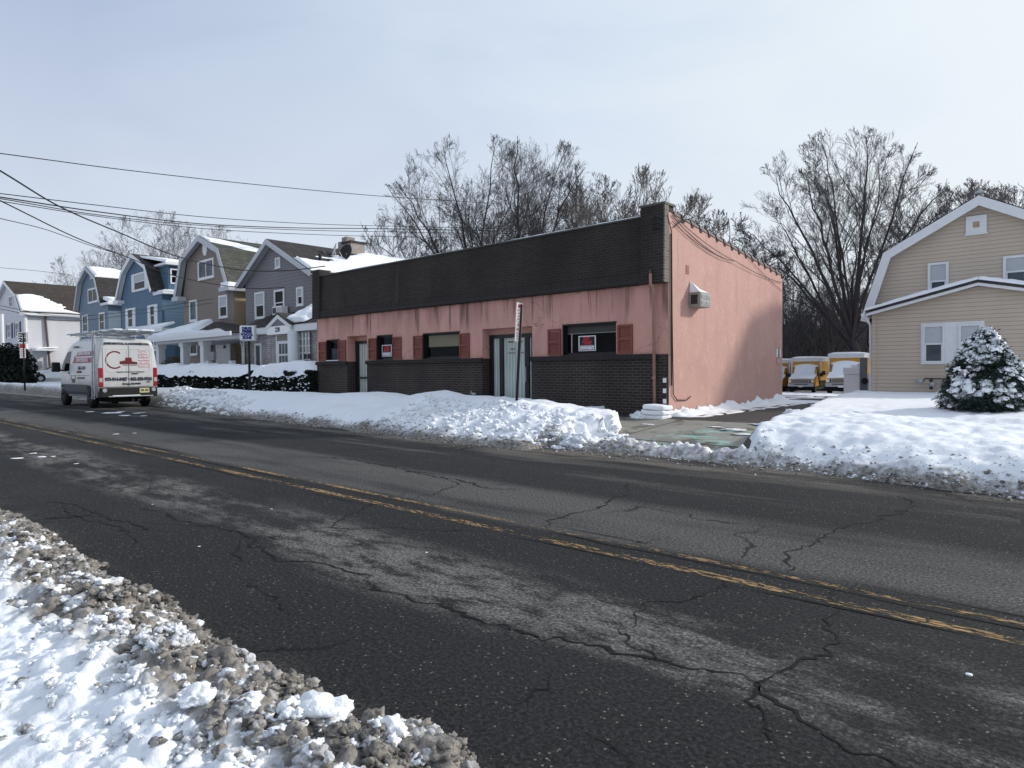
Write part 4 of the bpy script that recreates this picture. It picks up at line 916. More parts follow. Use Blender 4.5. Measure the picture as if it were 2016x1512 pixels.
def house(name, label, prof, roofpts, Y0, depth, wall, roof, trim='white', over=.35, th=.14, rake=.24, zb=.2):
    xc = (prof[0][0]+prof[-1][0])/2; root = thing(name, label, 'house', (xc, Y0+depth/2, zb))
    MB().prism(prof, Y0, Y0+depth).build('wall', wall, root)
    up = off_poly(roofpts, th); lo = off_poly(roofpts, .015)
    MB().prism(list(lo)+up[::-1], Y0-over, Y0+depth+over).build('roof', roof, root)
    r0 = off_poly(roofpts, th*.9); r1 = off_poly(roofpts, th*.9-rake)
    MB().prism(list(r1)+r0[::-1], Y0-over-.035, Y0-over-.004).build('rake_trim', M[trim], root)
    s1 = off_poly(roofpts, .012); s0 = off_poly(roofpts, -.02); MB().prism(list(s0)+s1[::-1], Y0-over-.003, Y0-.004).build('soffit', M[trim], root)
    return root
def snow_sheet(root, p00, p10, p11, p01, mask, th=.12, nu=40, nv=24, seed=0, name='roof_snow'):
    p00, p10, p11, p01 = [np.array(p, float) for p in (p00, p10, p11, p01)]
    cl_ = lambda n: np.concatenate([[0], np.linspace(0, 1, n-2), [1]])
    U, V_ = np.meshgrid(cl_(nu), cl_(nv))
    P = (p00*(1-U[..., None])+p10*U[..., None])*(1-V_[..., None])+(p01*(1-U[..., None])+p11*U[..., None])*V_[..., None]
    nrm = np.cross(p10-p00, p01-p00); nrm /= np.linalg.norm(nrm)
    if nrm[2] < 0: nrm = -nrm
    m = mask(U, V_)+.22*fbm(U*6+seed, V_*5, 4, seed); h = th*ss(0, .22, m)*(1+.35*fbm(U*9, V_*7+seed, 3, seed+4)); h[0, :] = 0; h[-1, :] = 0; h[:, 0] = 0; h[:, -1] = 0
    W = (P+nrm*(h-.015)[..., None]).reshape(-1, 3); i = np.arange(nv-1)[:, None]*nu+np.arange(nu-1)[None, :]
    Q = np.stack([i, i+1, i+1+nu, i+nu], -1).reshape(-1, 4); kv = (m > -.02).ravel(); Q = Q[kv[Q].any(1)]
    if len(Q) == 0: return
    used = np.zeros(len(W), bool); used[Q.ravel()] = True; mp_ = np.cumsum(used)-1
    return link(name, np_mesh(name, W[used], mp_[Q], smooth=True), M['roof_snow'], root)
def A(px, py, Y): q = at(px, py, Y=Y); return (float(q[0]), float(q[2]))
full = lambda U, V: U*0+.6
# ---------------- grey house next to the shop
Y0 = 16.5; zb = .3
xl, xr = A(484, 620, Y0)[0], A(616, 600, Y0)[0]-.0
pk = A(537, 478, Y0); el = 5.95; xc = pk[0]; hw = max(xc-xl, .1)
prof = [(xl, zb), (xl, el+.15), (xc, pk[1]-.15), (xr, el+.15), (xr, zb)]
gh = house('gabled_house', 'grey gabled house with white brick ground floor and glass block bay, next to the shop', [(xl, zb), (xl, el), (xc, pk[1]), (xr, el), (xr, zb)][:], [(xl-.38, el-.22), (xc, pk[1]+.0), (xr+.38, el-.22)], Y0, 11, M['s_gray'], M['roof_dark'], 'grey_trim')
for r_, bl in (((503, 522, 575, 627), 'blind'), ((541, 561, 570, 622), None), ((585, 598, 565, 602), 'blind')):
    window(gh, r_, Y0, 'white', 'double', .10, 'glass', bl)
window(gh, (543, 553, 507, 528), Y0, 'white', 'none', .08, 'blind')
a, b, c, d = rect(542, 560, 603, 620, Y0-.25); acg = thing('air_conditioner', 'white air conditioner in the upper middle window of the grey house', 'air conditioner', ((a+b)/2, Y0-.2, c))
MB().box(a, Y0-.42, c, b, Y0-.06, d).build('casing', M['white'], acg, bevel=.02); MB().box(a+.06, Y0-.43, c+.07, a+(b-a)*.45, Y0-.415, d-.07).build('grille', M['dark_metal'], acg); MB().box(a+(b-a)*.55, Y0-.43, c+.07, b-.06, Y0-.415, d-.07).build('grille', M['galv'], acg)
# grey house roof snow, chimneys, dishes
zr = lambda x: pk[1]+.15-(abs(x-xc))*(pk[1]-el+.22)/(xr+.38-xc)
snow_sheet(gh, (xr+.35, Y0-.3, zr(xr+.35)), (xr+.35, Y0+11, zr(xr+.35)), (xc+.1, Y0+11, zr(xc+.1)), (xc+.1, Y0-.3, zr(xc+.1)), lambda U, V: .60-V*1.15+.75*ss(.12, .55, U)*(V > -1)-.5*ss(.75, 1, V)*ss(.6, .1, U), .13, 70, 30, 3)
def boxthing(root, name, m, x0, x1, y0, y1, z0, z1, **k): return MB().box(x0, y0, z0, x1, y1, z1).build(name, m, root, **k)
cx0 = A(685, 480, Y0+6); boxthing(gh, 'chimney', M['chim'], cx0[0]-.42, cx0[0]+.42, Y0+5.6, Y0+6.5, 6.2, A(685, 477, Y0+6)[1]); boxthing(gh, 'chimney_cap', M['chim'], cx0[0]-.26, cx0[0]+.26, Y0+5.75, Y0+6.3, A(685, 477, Y0+6)[1]+.002, A(685, 468, Y0+6)[1])
c2 = A(599, 478, Y0+4.5); boxthing(gh, 'chimney', M['chim'], xc-.38, xc+.38, Y0+4.3, Y0+5.2, pk[1]-.4, pk[1]+.55); boxthing(gh, 'chimney_cap', M['roof_dark'], xc-.44, xc+.44, Y0+4.24, Y0+5.26, pk[1]+.552, pk[1]+.66)
mb = MB()
for px, py, yy in ((630, 500, Y0+1.2), (646, 512, Y0+1.6)): q = at(px, py, Y=yy); mb.tube([(q[0], yy, q[2]), (q[0], yy, q[2]-1.1)], .08, 8)
mb.build('vent_pipe', M['black'], gh)
def dish(px, py, Y, label, ry, col):
    q = at(px, py, Y=Y); s_ = thing('satellite_dish', label, 'satellite dish', (q[0], Y, q[2]-.9)); rings = []; n = Vector((math.sin(ry), -math.cos(ry), .35)).normalized(); u = n.cross(Vector((0, 0, 1))).normalized(); v = u.cross(n)
    c_ = Vector(q); mb = MB(); vs = [c_+n*-.10]; 
    for k in (1, 2, 3):
        for j in range(20): a_ = j*math.tau/20; r = .42*k/3; vs.append(c_+n*(-.10+.10*(k/3)**2)+u*math.cos(a_)*r*.9+v*math.sin(a_)*r*1.1)
    fs = [(0, 1+j, 1+(j+1) % 20) for j in range(20)]+[(1+20*k+j, 21+20*k+j, 21+20*k+(j+1) % 20, 1+20*k+(j+1) % 20) for k in range(2) for j in range(20)]
    mb.add(vs, fs).build('reflector', M[col], s_, smooth=True)
    MB().tube([tuple(c_+n*-.1), tuple(c_+n*-.25-v*.35), (q[0]-.1, Y+.3, q[2]-1.05)], .035, 6).build('mast', M['galv'], s_); MB().tube([tuple(c_-v*.45), tuple(c_+n*.45-v*.2)], .02, 5).build('feed_arm', M['galv'], s_)
dish(656, 494, Y0+2.6, 'pale satellite dish seen side-on on the snowy roof of the grey house', R(-25), 'galv'); dish(680, 497, Y0+2.9, 'black satellite dish facing the street on the snowy roof of the grey house', R(20), 'black')
# porch front of the grey house
YP = 15.0; pl, pr = A(483, 690, YP)[0], A(640, 690, YP)[0]; zf0, zf1 = 3.02, 3.32
MB().box(pl, YP, .2, pr, Y0+.1, 3.1).build('porch_front', M['whitebrick'], gh)
MB().box(pl-.15, YP-.30, zf0, pr+.1, YP+.02, zf1).build('porch_fascia', M['white'], gh, bevel=.02)
MB().prismx([(YP-.32, zf1+.002), (Y0+.02, zf1+.002), (Y0+.02, zf1+.85)], pl-.2, pr+.1).build('porch_roof', M['roof_dark'], gh)
ga, gb, gt = A(528, 655, YP-.4)[0], A(571, 650, YP-.4)[0], A(549, 624, YP-.4)[1]; gm_ = (ga+gb)/2
MB().prism([(ga, zf1+.0), (gb, zf1), (gm_, gt)], YP-.40, Y0).build('porch_gable', M['s_gray'], gh)
up = off_poly([(ga-.12, zf1-.08), (gm_, gt+.04), (gb+.12, zf1-.08)], .07); lo = off_poly([(ga-.12, zf1-.08), (gm_, gt+.04), (gb+.12, zf1-.08)], -.10)
MB().prism(list(lo)+up[::-1], YP-.46, YP-.405).build('gable_trim', M['white'], gh)
MB().prism([up[0], up[1], up[2], (up[2][0], up[2][1]+.06), (up[1][0], up[1][1]+.08), (up[0][0], up[0][1]+.06)], YP-.48, Y0).build('gable_roof', M['roof_dark'], gh)
nb_ = MB().box(ga-.05, YP-.44, zf0-.08, gb+.05, YP-.31, zf1-.02).build('number_board', M['white_bright'], gh); text('228', .27, (gm_-.05, YP-.447, zf0+.12), '-y', M['ink'], gh, name='house_number', bold=.008)
snow_sheet(gh, (gm_+.25, YP-.25, zf1+.10), (pr+.1, YP-.25, zf1+.10), (pr+.1, Y0, zf1+.9), (gm_+.05, Y0, zf1+.95), lambda U, V: .55-1.1*ss(.66, 1.05, U+.35*(1-V)), .22, 50, 20, 5)
window(gh, (503, 516, 676, 723), YP, 'white', 'none', .10, 'glass_mid', None)
# white door and round column
a, b, c, d = rect(551, 571, 669, 724, YP-.15); dr = MB().box(a-.22, YP-.22, .3, b+.1, YP-.02, zf0-.1).build('door', M['white'], gh)
mb = MB(); 
for i in range(3):
    for j in range(3): x0 = a+.08+i*(b-a-.1)/3; z0 = 1.05+j*.52; mb.box(x0, YP-.232, z0, x0+(b-a-.1)/3-.06, YP-.218, z0+.44)
mb.build('pane', M['glass_mid'], dr)
MB().box(a-.1, YP-.232, 2.66, b, YP-.218, 2.9).build('transom', plain('tan transom', (.18, .16, .13), .4), dr)
xq = A(578, 690, YP-.3)[0]; MB().tube([(xq, YP-.3, .25), (xq, YP-.3, zf0)], .24, 16).build('column', M['white'], gh, smooth=True)
# glass block bay: one wall of blocks
a, b, c, d = rect(584, 610, 657, 735, YP-.1)
t = MT('glass block', .15, .5); v = t.wallvec(); br = t.n('TexBrick', {'Vector': v, 'Color1': (.10, .12, .12), 'Color2': (.19, .22, .21), 'Mortar': (.40, .42, .40), 'Scale': 1., 'Mortar Size': .035, 'Brick Width': .30, 'Row Height': .30}, offset=0.)
t.col(br.outputs[0]); t.rough(t.mapr(br.outputs[1], 0, 1, .12, .7)); t.bump(t.math('SUBTRACT', 1., br.outputs[1]), .6, .03)
MB().box(a, YP-.12, .4, b, YP-.02, zf0-.05).build('glass_blocks', t.m, gh); mb = MB(); n_b = 4
for i in range(n_b+1): x = a+(b-a)*i/n_b; mb.box(x-.03, YP-.135, .4, x+.03, YP-.118, zf0-.05)
mb.build('mullion', M['white'], gh)
mb = MB(); xq = a+(b-a)*.70; zq = float(at(603, 714, Y=YP-.1)[2])
for i in (0, 1):
    for j in (0, 1): mb.box(xq+i*.28-.1, YP-.14, zq+j*.26-.1, xq+i*.28+.1, YP-.121, zq+j*.26+.1)
mb.build('vent_block', M['black'], gh)
MB().tube([(pl+.1, YP-.12, 3.0), (pl+.1, YP-.14, .4)], .05, 8).build('downpipe', M['white'], gh); MB().tube([(pl-.9, YP+.3, 3.1), (pl-.6, YP+.1, 2.75), (pl-.05, YP-.1, 2.45), (pl+.02, YP-.12, .5)], .06, 8).build('downpipe', M['white'], gh)
# ---------------- taupe gambrel house
Y0 = 16.5; xl, xr = A(362, 600, Y0)[0], A(461, 600, Y0)[0]; pk = A(402, 470, Y0); xc = pk[0]
kl, kr = (xl+.55, A(372, 514, Y0)[1]), (xr-1.25, A(434, 494, Y0)[1]); zk = (kl[1]+kr[1])/2; el = 6.0
th_ = house('gambrel_house', 'taupe barn-roofed house with snowy porch and round attic vent, left of the grey gabled house', [(xl, zb), (xl, el), (xl+.6, zk-.05), (xc, pk[1]-.05), (xr-1.2, zk-.05), (xr-.15, el+.2), (xr, el-.1), (xr, zb)], [(xl-.5, el-.15), (xl+.5, zk), (xc, pk[1]), (xr-1.15, zk), (xr-.05, el-.05)], Y0, 12, M['s_taupe'], M['roof_green'], 'grey_trim', rake=.30)
MB().box(xr-.002, Y0+.02, .3, xr+.02, Y0+11.9, el+.05).build('side_cladding', M['s_tan'], th_)  # sunlit side of the taupe wall, its brightness put into a tan colour
MB().box(xl-.55, Y0-.5, el-.40, xl+.35, Y0+.3, el-.15).build('eave_return', M['grey_trim'], th_); MB().box(xr-.75, Y0-.5, el-.35, xr+.45, Y0+12, el-.12).build('gutter', M['grey_trim'], th_)
w_, r4 = window(th_, (391, 422, 511, 549), Y0, 'white', 'slider', .12, 'glass_mid'); window(th_, (374, 389, 591, 633), Y0, 'white', 'none', .12, 'glass_mid'); window(th_, (432, 449, 581, 626), Y0, 'white', 'double', .12, 'glass', 'blind')
q = A(404, 489, Y0); mb = MB(); mb.add([(q[0]+.30*math.cos(k*math.tau/20), y, q[1]+.42*math.sin(k*math.tau/20)) for y in (Y0-.04, Y0+.01) for k in range(20)], [tuple(range(19, -1, -1))]+[(k, k+20, (k+1) % 20+20, (k+1) % 20)[::-1] for k in range(20)]); mb.build('attic_vent', M['white'], th_)
zs_ = lambda x: zk+(pk[1]-zk)*(xr-1.15-x)/(xr-1.15-xc)+.14
snow_sheet(th_, (xr-1.2, Y0-.3, zs_(xr-1.2)), (xr-1.2, Y0+12, zs_(xr-1.2)), (xc+.1, Y0+12, zs_(xc+.1)), (xc+.1, Y0-.3, zs_(xc+.1)), lambda U, V: np.maximum(.5-1.6*np.abs(V-.75+U*2.4)-2*ss(.2, .45, U), 1.2*ss(.28, .5, U)-.35-1.2*ss(.5, .2, V)*ss(.7, .3, U)), .11, 70, 26, 8)
snow_sheet(th_, (xr-.5, Y0-.5, el-.10), (xr+.4, Y0-.5, el-.12), (xr+.4, Y0+1.5, el-.12), (xr-.5, Y0+1.5, el-.1), lambda U, V: .5-V*.9, .22, 20, 20, 9)
# porch
YP = 13.9; pl, pr = A(306, 690, YP)[0], A(463, 690, YP)[0]; ze = A(400, 660, YP)[1]
MB().box(pl, YP, ze-.28, pr, Y0, ze-.02).build('porch_beam', M['white'], th_); zp = A(425, 634, 15.6)[1]
xm0, xm1 = A(405, 634, 15.6)[0], A(432, 634, 15.6)[0]
mb = MB(); e_ = .35; a_ = [(pl-e_, YP-e_, ze), (pr+e_, YP-e_, ze), (pr+e_, Y0+.0, ze), (pl-e_, Y0+.0, ze), (xm0, Y0-.9, zp), (xm1, Y0-.9, zp)]; mb.add(a_, [(0, 1, 5, 4), (1, 2, 5), (2, 3, 4, 5), (3, 0, 4), (3, 2, 1, 0)]); mb.build('porch_roof', M['roof_brown'], th_)
MB().box(pl-e_-.03, YP-e_-.05, ze-.16, pr+e_+.03, YP-e_+.02, ze+.03).build('gutter', M['white'], th_)
snow_sheet(th_, (pl-e_, YP-e_, ze+.02), (pr+e_, YP-e_, ze+.02), (xm1, Y0-.9, zp+.02), (xm0, Y0-.9, zp+.02), lambda U, V: .62-1.9*ss(.50, .64, U)*ss(.02, .3, V+.35*(U-.6)), .20, 70, 24, 12)
snow_sheet(th_, (pl-e_, Y0, ze+.02), (pl-e_, YP-e_, ze+.02), (xm0, Y0-.9, zp+.02), (xm0, Y0-.85, zp+.02), lambda U, V: U*0+.6, .2, 20, 16, 13)
for px in (315, 363, 402.5): x = A(px, 700, YP+.15)[0]; mb = MB(); mb.box(x-.19, YP+.02, .3, x+.19, YP+.36, ze-.3); mb.box(x-.25, YP-.03, ze-.48, x+.25, YP+.41, ze-.29); mb.build('porch_column', M['white'], th_)
dd = MB().box(*[v for v in (rect(425, 453, 675, 722, Y0-.06)[0], Y0-.07, .4)], rect(425, 453, 675, 722, Y0-.06)[1], Y0+.01, rect(425, 453, 675, 722, Y0-.06)[3]).build('door', M['white_bright'], th_)
q = A(442, 686, Y0-.08); mb = MB(); mb.add([(q[0]+.18*math.cos(k*math.pi/10), Y0-.08, q[1]+.2*math.sin(k*math.pi/10)) for k in range(11)], [tuple(range(10, -1, -1))]); mb.build('fan_light', M['glass'], dd)
window(th_, (375, 390, 677, 699), Y0, 'white', 'none', .10, 'glass'); window(th_, (406, 416, 676, 698), Y0, 'white', 'none', .08, 'glass_mid')
mb = MB(); 
for px, py in ((420, 696), (420, 704)): q = A(px, py, Y0-.1); mb.box(q[0]-.2, Y0-.18, q[1]-.13, q[0]+.2, Y0-.02, q[1]+.1)
mb.build('mailbox', M['white'], th_)
mb = MB(); 
for px in (411, 457): q = A(px, 715, YP+.2); mb.box(q[0]-.16, YP+.1, .4, q[0]+.16, YP+.3, q[1]+.12)
q0, q1 = A(411, 720, YP+.2), A(457, 720, YP+.2); mb.box(q0[0]+.17, YP+.17, q0[1]-.05, q1[0]-.17, YP+.22, q0[1]+.06); mb.build('porch_rail', M['white'], th_)
# ---------------- blue gambrel house
Y0 = 17.2; xl, xr = A(240, 610, Y0)[0], A(319, 610, Y0)[0]; pk = A(267, 505, Y0); xc = pk[0]+.15; el = A(270, 583, Y0)[1]; zk = A(285, 529, Y0)[1]
bl = house('gambrel_house', 'blue barn-roofed house with white shutters and a side dormer, left of the taupe house', [(xl, zb), (xl, el), (xl+1.2, zk-.05), (xc, pk[1]-.05), (xr-2.1, zk-.05), (xr-1.1, el), (xr, el-.05), (xr, zb)], [(xl-.35, el-.2), (xl+1.1, zk), (xc, pk[1]), (xr-2.05, zk), (xr-.95, el-.0)], Y0, 13, M['s_blue'], M['roof_dark'], 'white', rake=.26)
Yd = Y0+.55; MB().box(xr-2.4, Yd, el+.1, xr-.25, Yd+7, zk+.02).build('dormer', M['s_blue'], bl); MB().box(xr-2.9, Yd-.3, zk+.025, xr+.1, Yd+7.3, zk+.17).build('dormer_roof', M['white'], bl)
qa, qb = float(at(335, 548, X=xr-.25)[1]), float(at(359, 548, X=xr-.25)[1]); side_window(bl, xr-.25, qa, qb, el+.55, zk-.2)
snow_sheet(bl, (xr+.1, Yd-.3, zk+.17), (xr+.1, Yd+7.3, zk+.17), (xc+.1, Yd+7.3, pk[1]-.0), (xc+.3, Yd-.5, pk[1]-.1), lambda U, V: .6-.5*ss(.75, 1., V)*ss(.9, .4, U), .16, 50, 20, 15)
MB().box(xr-1.3, Y0-.1, el-.22, xr+.5, Y0+13, el-.02).build('eave', M['white'], bl); snow_sheet(bl, (xr-1.0, Y0, el-.02), (xr+.5, Y0, el-.02), (xr+.5, Y0+8, el-.02), (xr-1.0, Y0+8, el-.02), full, .10, 20, 30, 16)
MB().box(xl-.5, Y0-.45, el-.35, xl+.6, Y0+.2, el-.12).build('eave_return', M['white'], bl)
for r_ in ((264, 287, 537, 572), (252, 263, 607, 646), (296, 306, 600, 642)): w_, r4 = window(bl, r_, Y0, 'white', 'double', .12, 'glass', 'blind' if r_[0] == 264 else None); shutters(bl, r4, Y0, M['white'], .42)
q0, q1 = A(243, 652, Y0-.9), A(319, 645, Y0-.9); MB().box(q0[0], Y0-.9, q1[1]-.22, q1[0], Y0, q1[1]).build('bay_roof', M['white'], bl); snow_sheet(bl, (q0[0], Y0-.9, q1[1]), (q1[0], Y0-.9, q1[1]), (q1[0]-.3, Y0, q1[1]+.35), (q0[0]+.2, Y0, q1[1]+.35), full, .12, 24, 10, 17)
MB().box(q0[0]+.2, Y0-.75, .3, q1[0]-.3, Y0-.002, q1[1]-.23).build('bay', M['s_blue'], bl); window(bl, (303, 313, 655, 690), Y0-.75, 'white', 'double', .1)
mb = MB(); x_ = xr+.08; q = at(322, 620, X=x_); mb.tube([(x_, q[1], q[2]+.3), (x_, q[1], .5)], .09, 8); mb.build('downpipe', plain('dark blue pipe', (.03, .06, .10)), bl)
side_window(bl, xr, Y0+1.2, Y0+3.4, 1.2, 3.0)
# ---------------- blue-grey gambrel house
Y0 = 18; xl, xr = A(157, 620, Y0)[0], A(213, 620, Y0)[0]; pk = A(176, 529, Y0); xc = pk[0]+.1; el = A(180, 602, Y0)[1]; zk = A(180, 553, Y0)[1]
bg = house('gambrel_house', 'grey-blue barn-roofed house with dark roof, between the white house and the bright blue house', [(xl, zb), (xl, el), (xl+1.0, zk-.05), (xc, pk[1]-.05), (xr-2.2, zk-.05), (xr-1.0, el), (xr, el-.05), (xr, zb)], [(xl-.35, el-.2), (xl+.9, zk), (xc, pk[1]), (xr-2.15, zk), (xr-.95, el-.0)], Y0, 13, M['s_bluegray'], M['roof_dark'], 'grey_trim', rake=.26)
for r_, s_ in (((174, 193, 567, 596), 'slider'), ((163, 174, 620, 655), 'double'), ((196, 207, 615, 652), 'double')): window(bg, r_, Y0, 'white', s_, .14, 'glass', None)
window(bg, (179, 182, 540, 549), Y0, 'white', 'none', .08, 'blind')
snow_sheet(bg, (xr-2.1, Y0-.3, zk+.14), (xr-2.1, Y0+13, zk+.14), (xc+.1, Y0+13, pk[1]+.1), (xc+.1, Y0-.3, pk[1]+.1), lambda U, V: np.maximum(.7-1.2*ss(.15, .42, U)-.6*V, -.4+1.0*ss(.5, .8, U)), .14, 40, 20, 19)
MB().box(xr-1.3, Y0-.2, el-.22, xr+.6, Y0+13, el-.02).build('eave', M['white'], bg); snow_sheet(bg, (xr-.9, Y0-.1, el+.30), (xr+.55, Y0-.1, el-.02), (xr+.55, Y0+8, el-.02), (xr-.9, Y0+8, el+.30), lambda U, V: .6-.3*V, .26, 20, 24, 20)
mb = MB(); mb.tube([(xr+.1, Y0+1.2, el-.3), (xr+.1, Y0+1.2, 2)], .09, 8); mb.build('downpipe', M['white'], bg)
# ---------------- white house at the far left
Y0 = 15.6; xr = A(47, 650, Y0)[0]; pk = A(15, 556, Y0); xc = pk[0]; xl = 2*xc-xr; el = A(30, 616, Y0)[1]; zk = A(30, 585, Y0)[1]
wh = house('clapboard_house', 'white clapboard house with blue shutters and a brown roof half cleared of snow, far left', [(xl, zb), (xl, el), (xl+1.6, zk), (xc, pk[1]-.05), (xr-1.6, zk), (xr, el), (xr, zb)], [(xl-.4, el-.25), (xl+1.55, zk), (xc, pk[1]), (xr-1.55, zk), (xr+.4, el-.25)], Y0, 17, M['s_white'], M['roof_brown'], 'white', rake=.28)
MB().box(xr+.3, Y0-.4, el-.42, xr+.55, Y0+17.3, el-.20).build('gutter', M['white'], wh)
zz = lambda t_: (xr+.45-2.0*t_, el-.08+(zk-el+.3)*t_)
snow_sheet(wh, (xr+.45, Y0-.3, el-.06), (xr+.45, Y0+17, el-.06), (xr-1.5, Y0+17, zk+.16), (xr-1.5, Y0-.3, zk+.16), lambda U, V: .55-V*.9+1.4*ss(.42, .72, U)-.9*np.exp(-((U-.35)/.13)**2)+.5*np.exp(-((U-.07)/.08)**2), .16, 80, 30, 22)
snow_sheet(wh, (xr-1.5, Y0-.3, zk+.16), (xr-1.5, Y0+17, zk+.16), (xc+.1, Y0+17, pk[1]+.1), (xc+.1, Y0-.3, pk[1]+.1), lambda U, V: -.45+1.1*ss(.45, .7, U)-.5*V, .12, 60, 20, 23)
for r_ in ((15, 23, 637, 666), (31, 39, 634, 664)): w_, r4 = window(wh, r_, Y0, 'white', 'double', .14, 'glass_mid', None); shutters(wh, r4, Y0, plain('navy shutters', (.015, .018, .09)), .5)
window(wh, (18, 26, 582, 606), Y0, 'white', 'double', .14, 'glass_mid')
MB().tube([(xr+.12, Y0+.1, el-.3), (xr+.12, Y0+.1, .6)], .16, 8).build('corner_post', M['white'], wh); MB().tube([(xr+.12, Y0+1.7, el-.4), (xr+.25, Y0+2.0, .9)], .10, 8).build('drain_pipe', plain('brown pipe', (.10, .07, .07)), wh)
q = at(72, 718, X=xr+.4); MB().box(xr+.02, q[1]-.4, q[2]-.35, xr+.7, q[1]+.4, q[2]+.35).build('meter_box', M['galv'], wh)
MB().box(xl+.3, Y0-2.1, 3.0, xr-.2, Y0, 3.2).build('porch_roof', M['white'], wh); mb = MB(); mb.tube([(A(4, 660, Y0-1.9)[0], Y0-1.9, .4), (A(4, 660, Y0-1.9)[0], Y0-1.9, el-.5)], .17, 8); mb.build('porch_column', M['white'], wh)
# little porch of the grey-blue house that shows over the van bonnet
xq = A(113, 690, 19)[0]; MB().box(xq-1.2, 16.2, 3.45, xq+4.5, 18, 3.62).build('porch_roof', M['white'], bg); MB().tube([(xq-.3, 16.4, .4), (xq-.3, 16.4, 3.45)], .16, 8).build('porch_column', M['white'], bg)
snow_sheet(bg, (xq-1.2, 16.2, 3.62), (xq+4.5, 16.2, 3.62), (xq+4.5, 18, 3.75), (xq-1.2, 18, 3.75), full, .12, 20, 10, 24)
# ---------------- beige gambrel house on the right
YL, YU = 22.5, 23.6
xl = A(1718, 720, YL)[0]; pkL = A(1928, 556, YL); xc = pkL[0]; xr = 2*xc-xl; elL = A(1716, 620, YL)[1]+.12
bh = thing('gambrel_house', 'beige barn-roofed house with a low gabled front extension behind the snowy shrub', 'house', (xc, YU+5, .4))
pu = A(1930, 393, YU); xcu = pu[0]; xlu = A(1714, 615, YU)[0]+.05; xru = 2*xcu-xlu; zku = A(1745, 503, YU)[1]; xku = A(1747, 503, YU)[0]
MB().prism([(xl, .0), (xl, elL), (xc, pkL[1]-.1), (xr, elL), (xr, .0)], YL, YU+.5).build('front_wall', M['s_beige'], bh)
rp_ = [(xl-.14, elL-.06), (xc, pkL[1]), (xr+.14, elL-.06)]; up = off_poly(rp_, .06); lo = off_poly(rp_, -.10)
MB().prism(list(lo)+off_poly(rp_, .0)[::-1], YL-.24, YL-.2).build('front_rake_trim', M['white'], bh); MB().prism(list(off_poly(rp_, -.02))+up[::-1], YL-.26, YU+.3).build('front_roof', M['roof_dark'], bh)
s0, s1 = off_poly(rp_, .062), off_poly(rp_, .13)
for sgn, (a_, b_) in enumerate(((0, 1), (1, 2))):
    snow_sheet(bh, (s0[a_][0], YL-.25, s0[a_][1]), (s0[b_][0], YL-.25, s0[b_][1]), (s0[b_][0], YU, s0[b_][1]), (s0[a_][0], YU, s0[a_][1]), lambda U, V: .75-.55*(1-V)*ss(.25, 0, U), .11, 60, 14, 25+sgn, 'front_roof_snow')
MB().box(xl-.02, YL-.025, .0, xl+.10, YL-.002, elL-.1).build('corner_board', M['s_beige'], bh)
MB().tube([(xl-.22, YL-.2, elL-.12), (xl-.22, YU+1, elL-.10)], .07, 8).build('gutter', M['white'], bh); MB().tube([(xl-.2, YL-.05, elL-.15), (xl-.08, YL+.1, elL-.45), (xl-.07, YL+.12, .5)], .045, 8).build('downpipe', M['white'], bh)
MB().prism([(xlu, .0), (xlu, elL), (xku+.05, zku-.08), (xcu, pu[1]-.1), (2*xcu-xku-.05, zku-.08), (xru, elL), (xru, .0)], YU, YU+11).build('wall', M['s_beige'], bh)
ru = [(xlu-.22, elL-.25), (xku, zku), (xcu, pu[1]), (2*xcu-xku, zku), (xru+.22, elL-.25)]
MB().prism(list(off_poly(ru, .0))+off_poly(ru, .09)[::-1], YU-.28, YU+11.3).build('roof', M['roof_dark'], bh); MB().prism(list(off_poly(ru, -.19))+off_poly(ru, .06)[::-1], YU-.32, YU-.284).build('rake_trim', M['white'], bh); MB().prism(list(off_poly(ru, -.05))+off_poly(ru, -.003)[::-1], YU-.283, YU-.003).build('soffit', M['white'], bh)
window(bh, (1827, 1868, 517, 590), YU, 'white', 'double', .07, 'glass_mid', 'blind'); window(bh, (1975, 2026, 503, 566), YU, 'white', 'double', .07, 'glass_mid', 'blind')
w_, r4 = window(bh, (1902, 1943, 425, 460), YU, 'white', 'none', .17, 'glass'); MB().box(r4[0]+.17, YU-.03, r4[2]+.17, r4[1]-.17, YU-.013, r4[3]-.17).build('board', M['s_tan'], w_)
a, b, c, d = rect(1813, 1938, 634, 717, YL); MB().box(a-.0, YL-.028, c, b, YL-.002, d).build('window_surround', M['white'], bh)
for r_ in ((1817, 1860, 640, 714), (1888, 1933, 638, 712)): window(bh, r_, YL-.028, 'white', 'double', .05, 'glass_mid', 'blind')
q = at(1930, 388, Y=YU+1.2); MB().tube([(q[0], YU+1.2, q[2]-.2), (q[0], YU+1.2, q[2]+.10)], .085, 10).tube([(q[0], YU+1.2, q[2]+.10), (q[0], YU+1.2, q[2]+.15)], .15, 10).tube([(q[0], YU+1.2, q[2]+.151), (q[0], YU+1.2, q[2]+.20)], [.15, .05], 10).build('flue', M['galv'], bh)
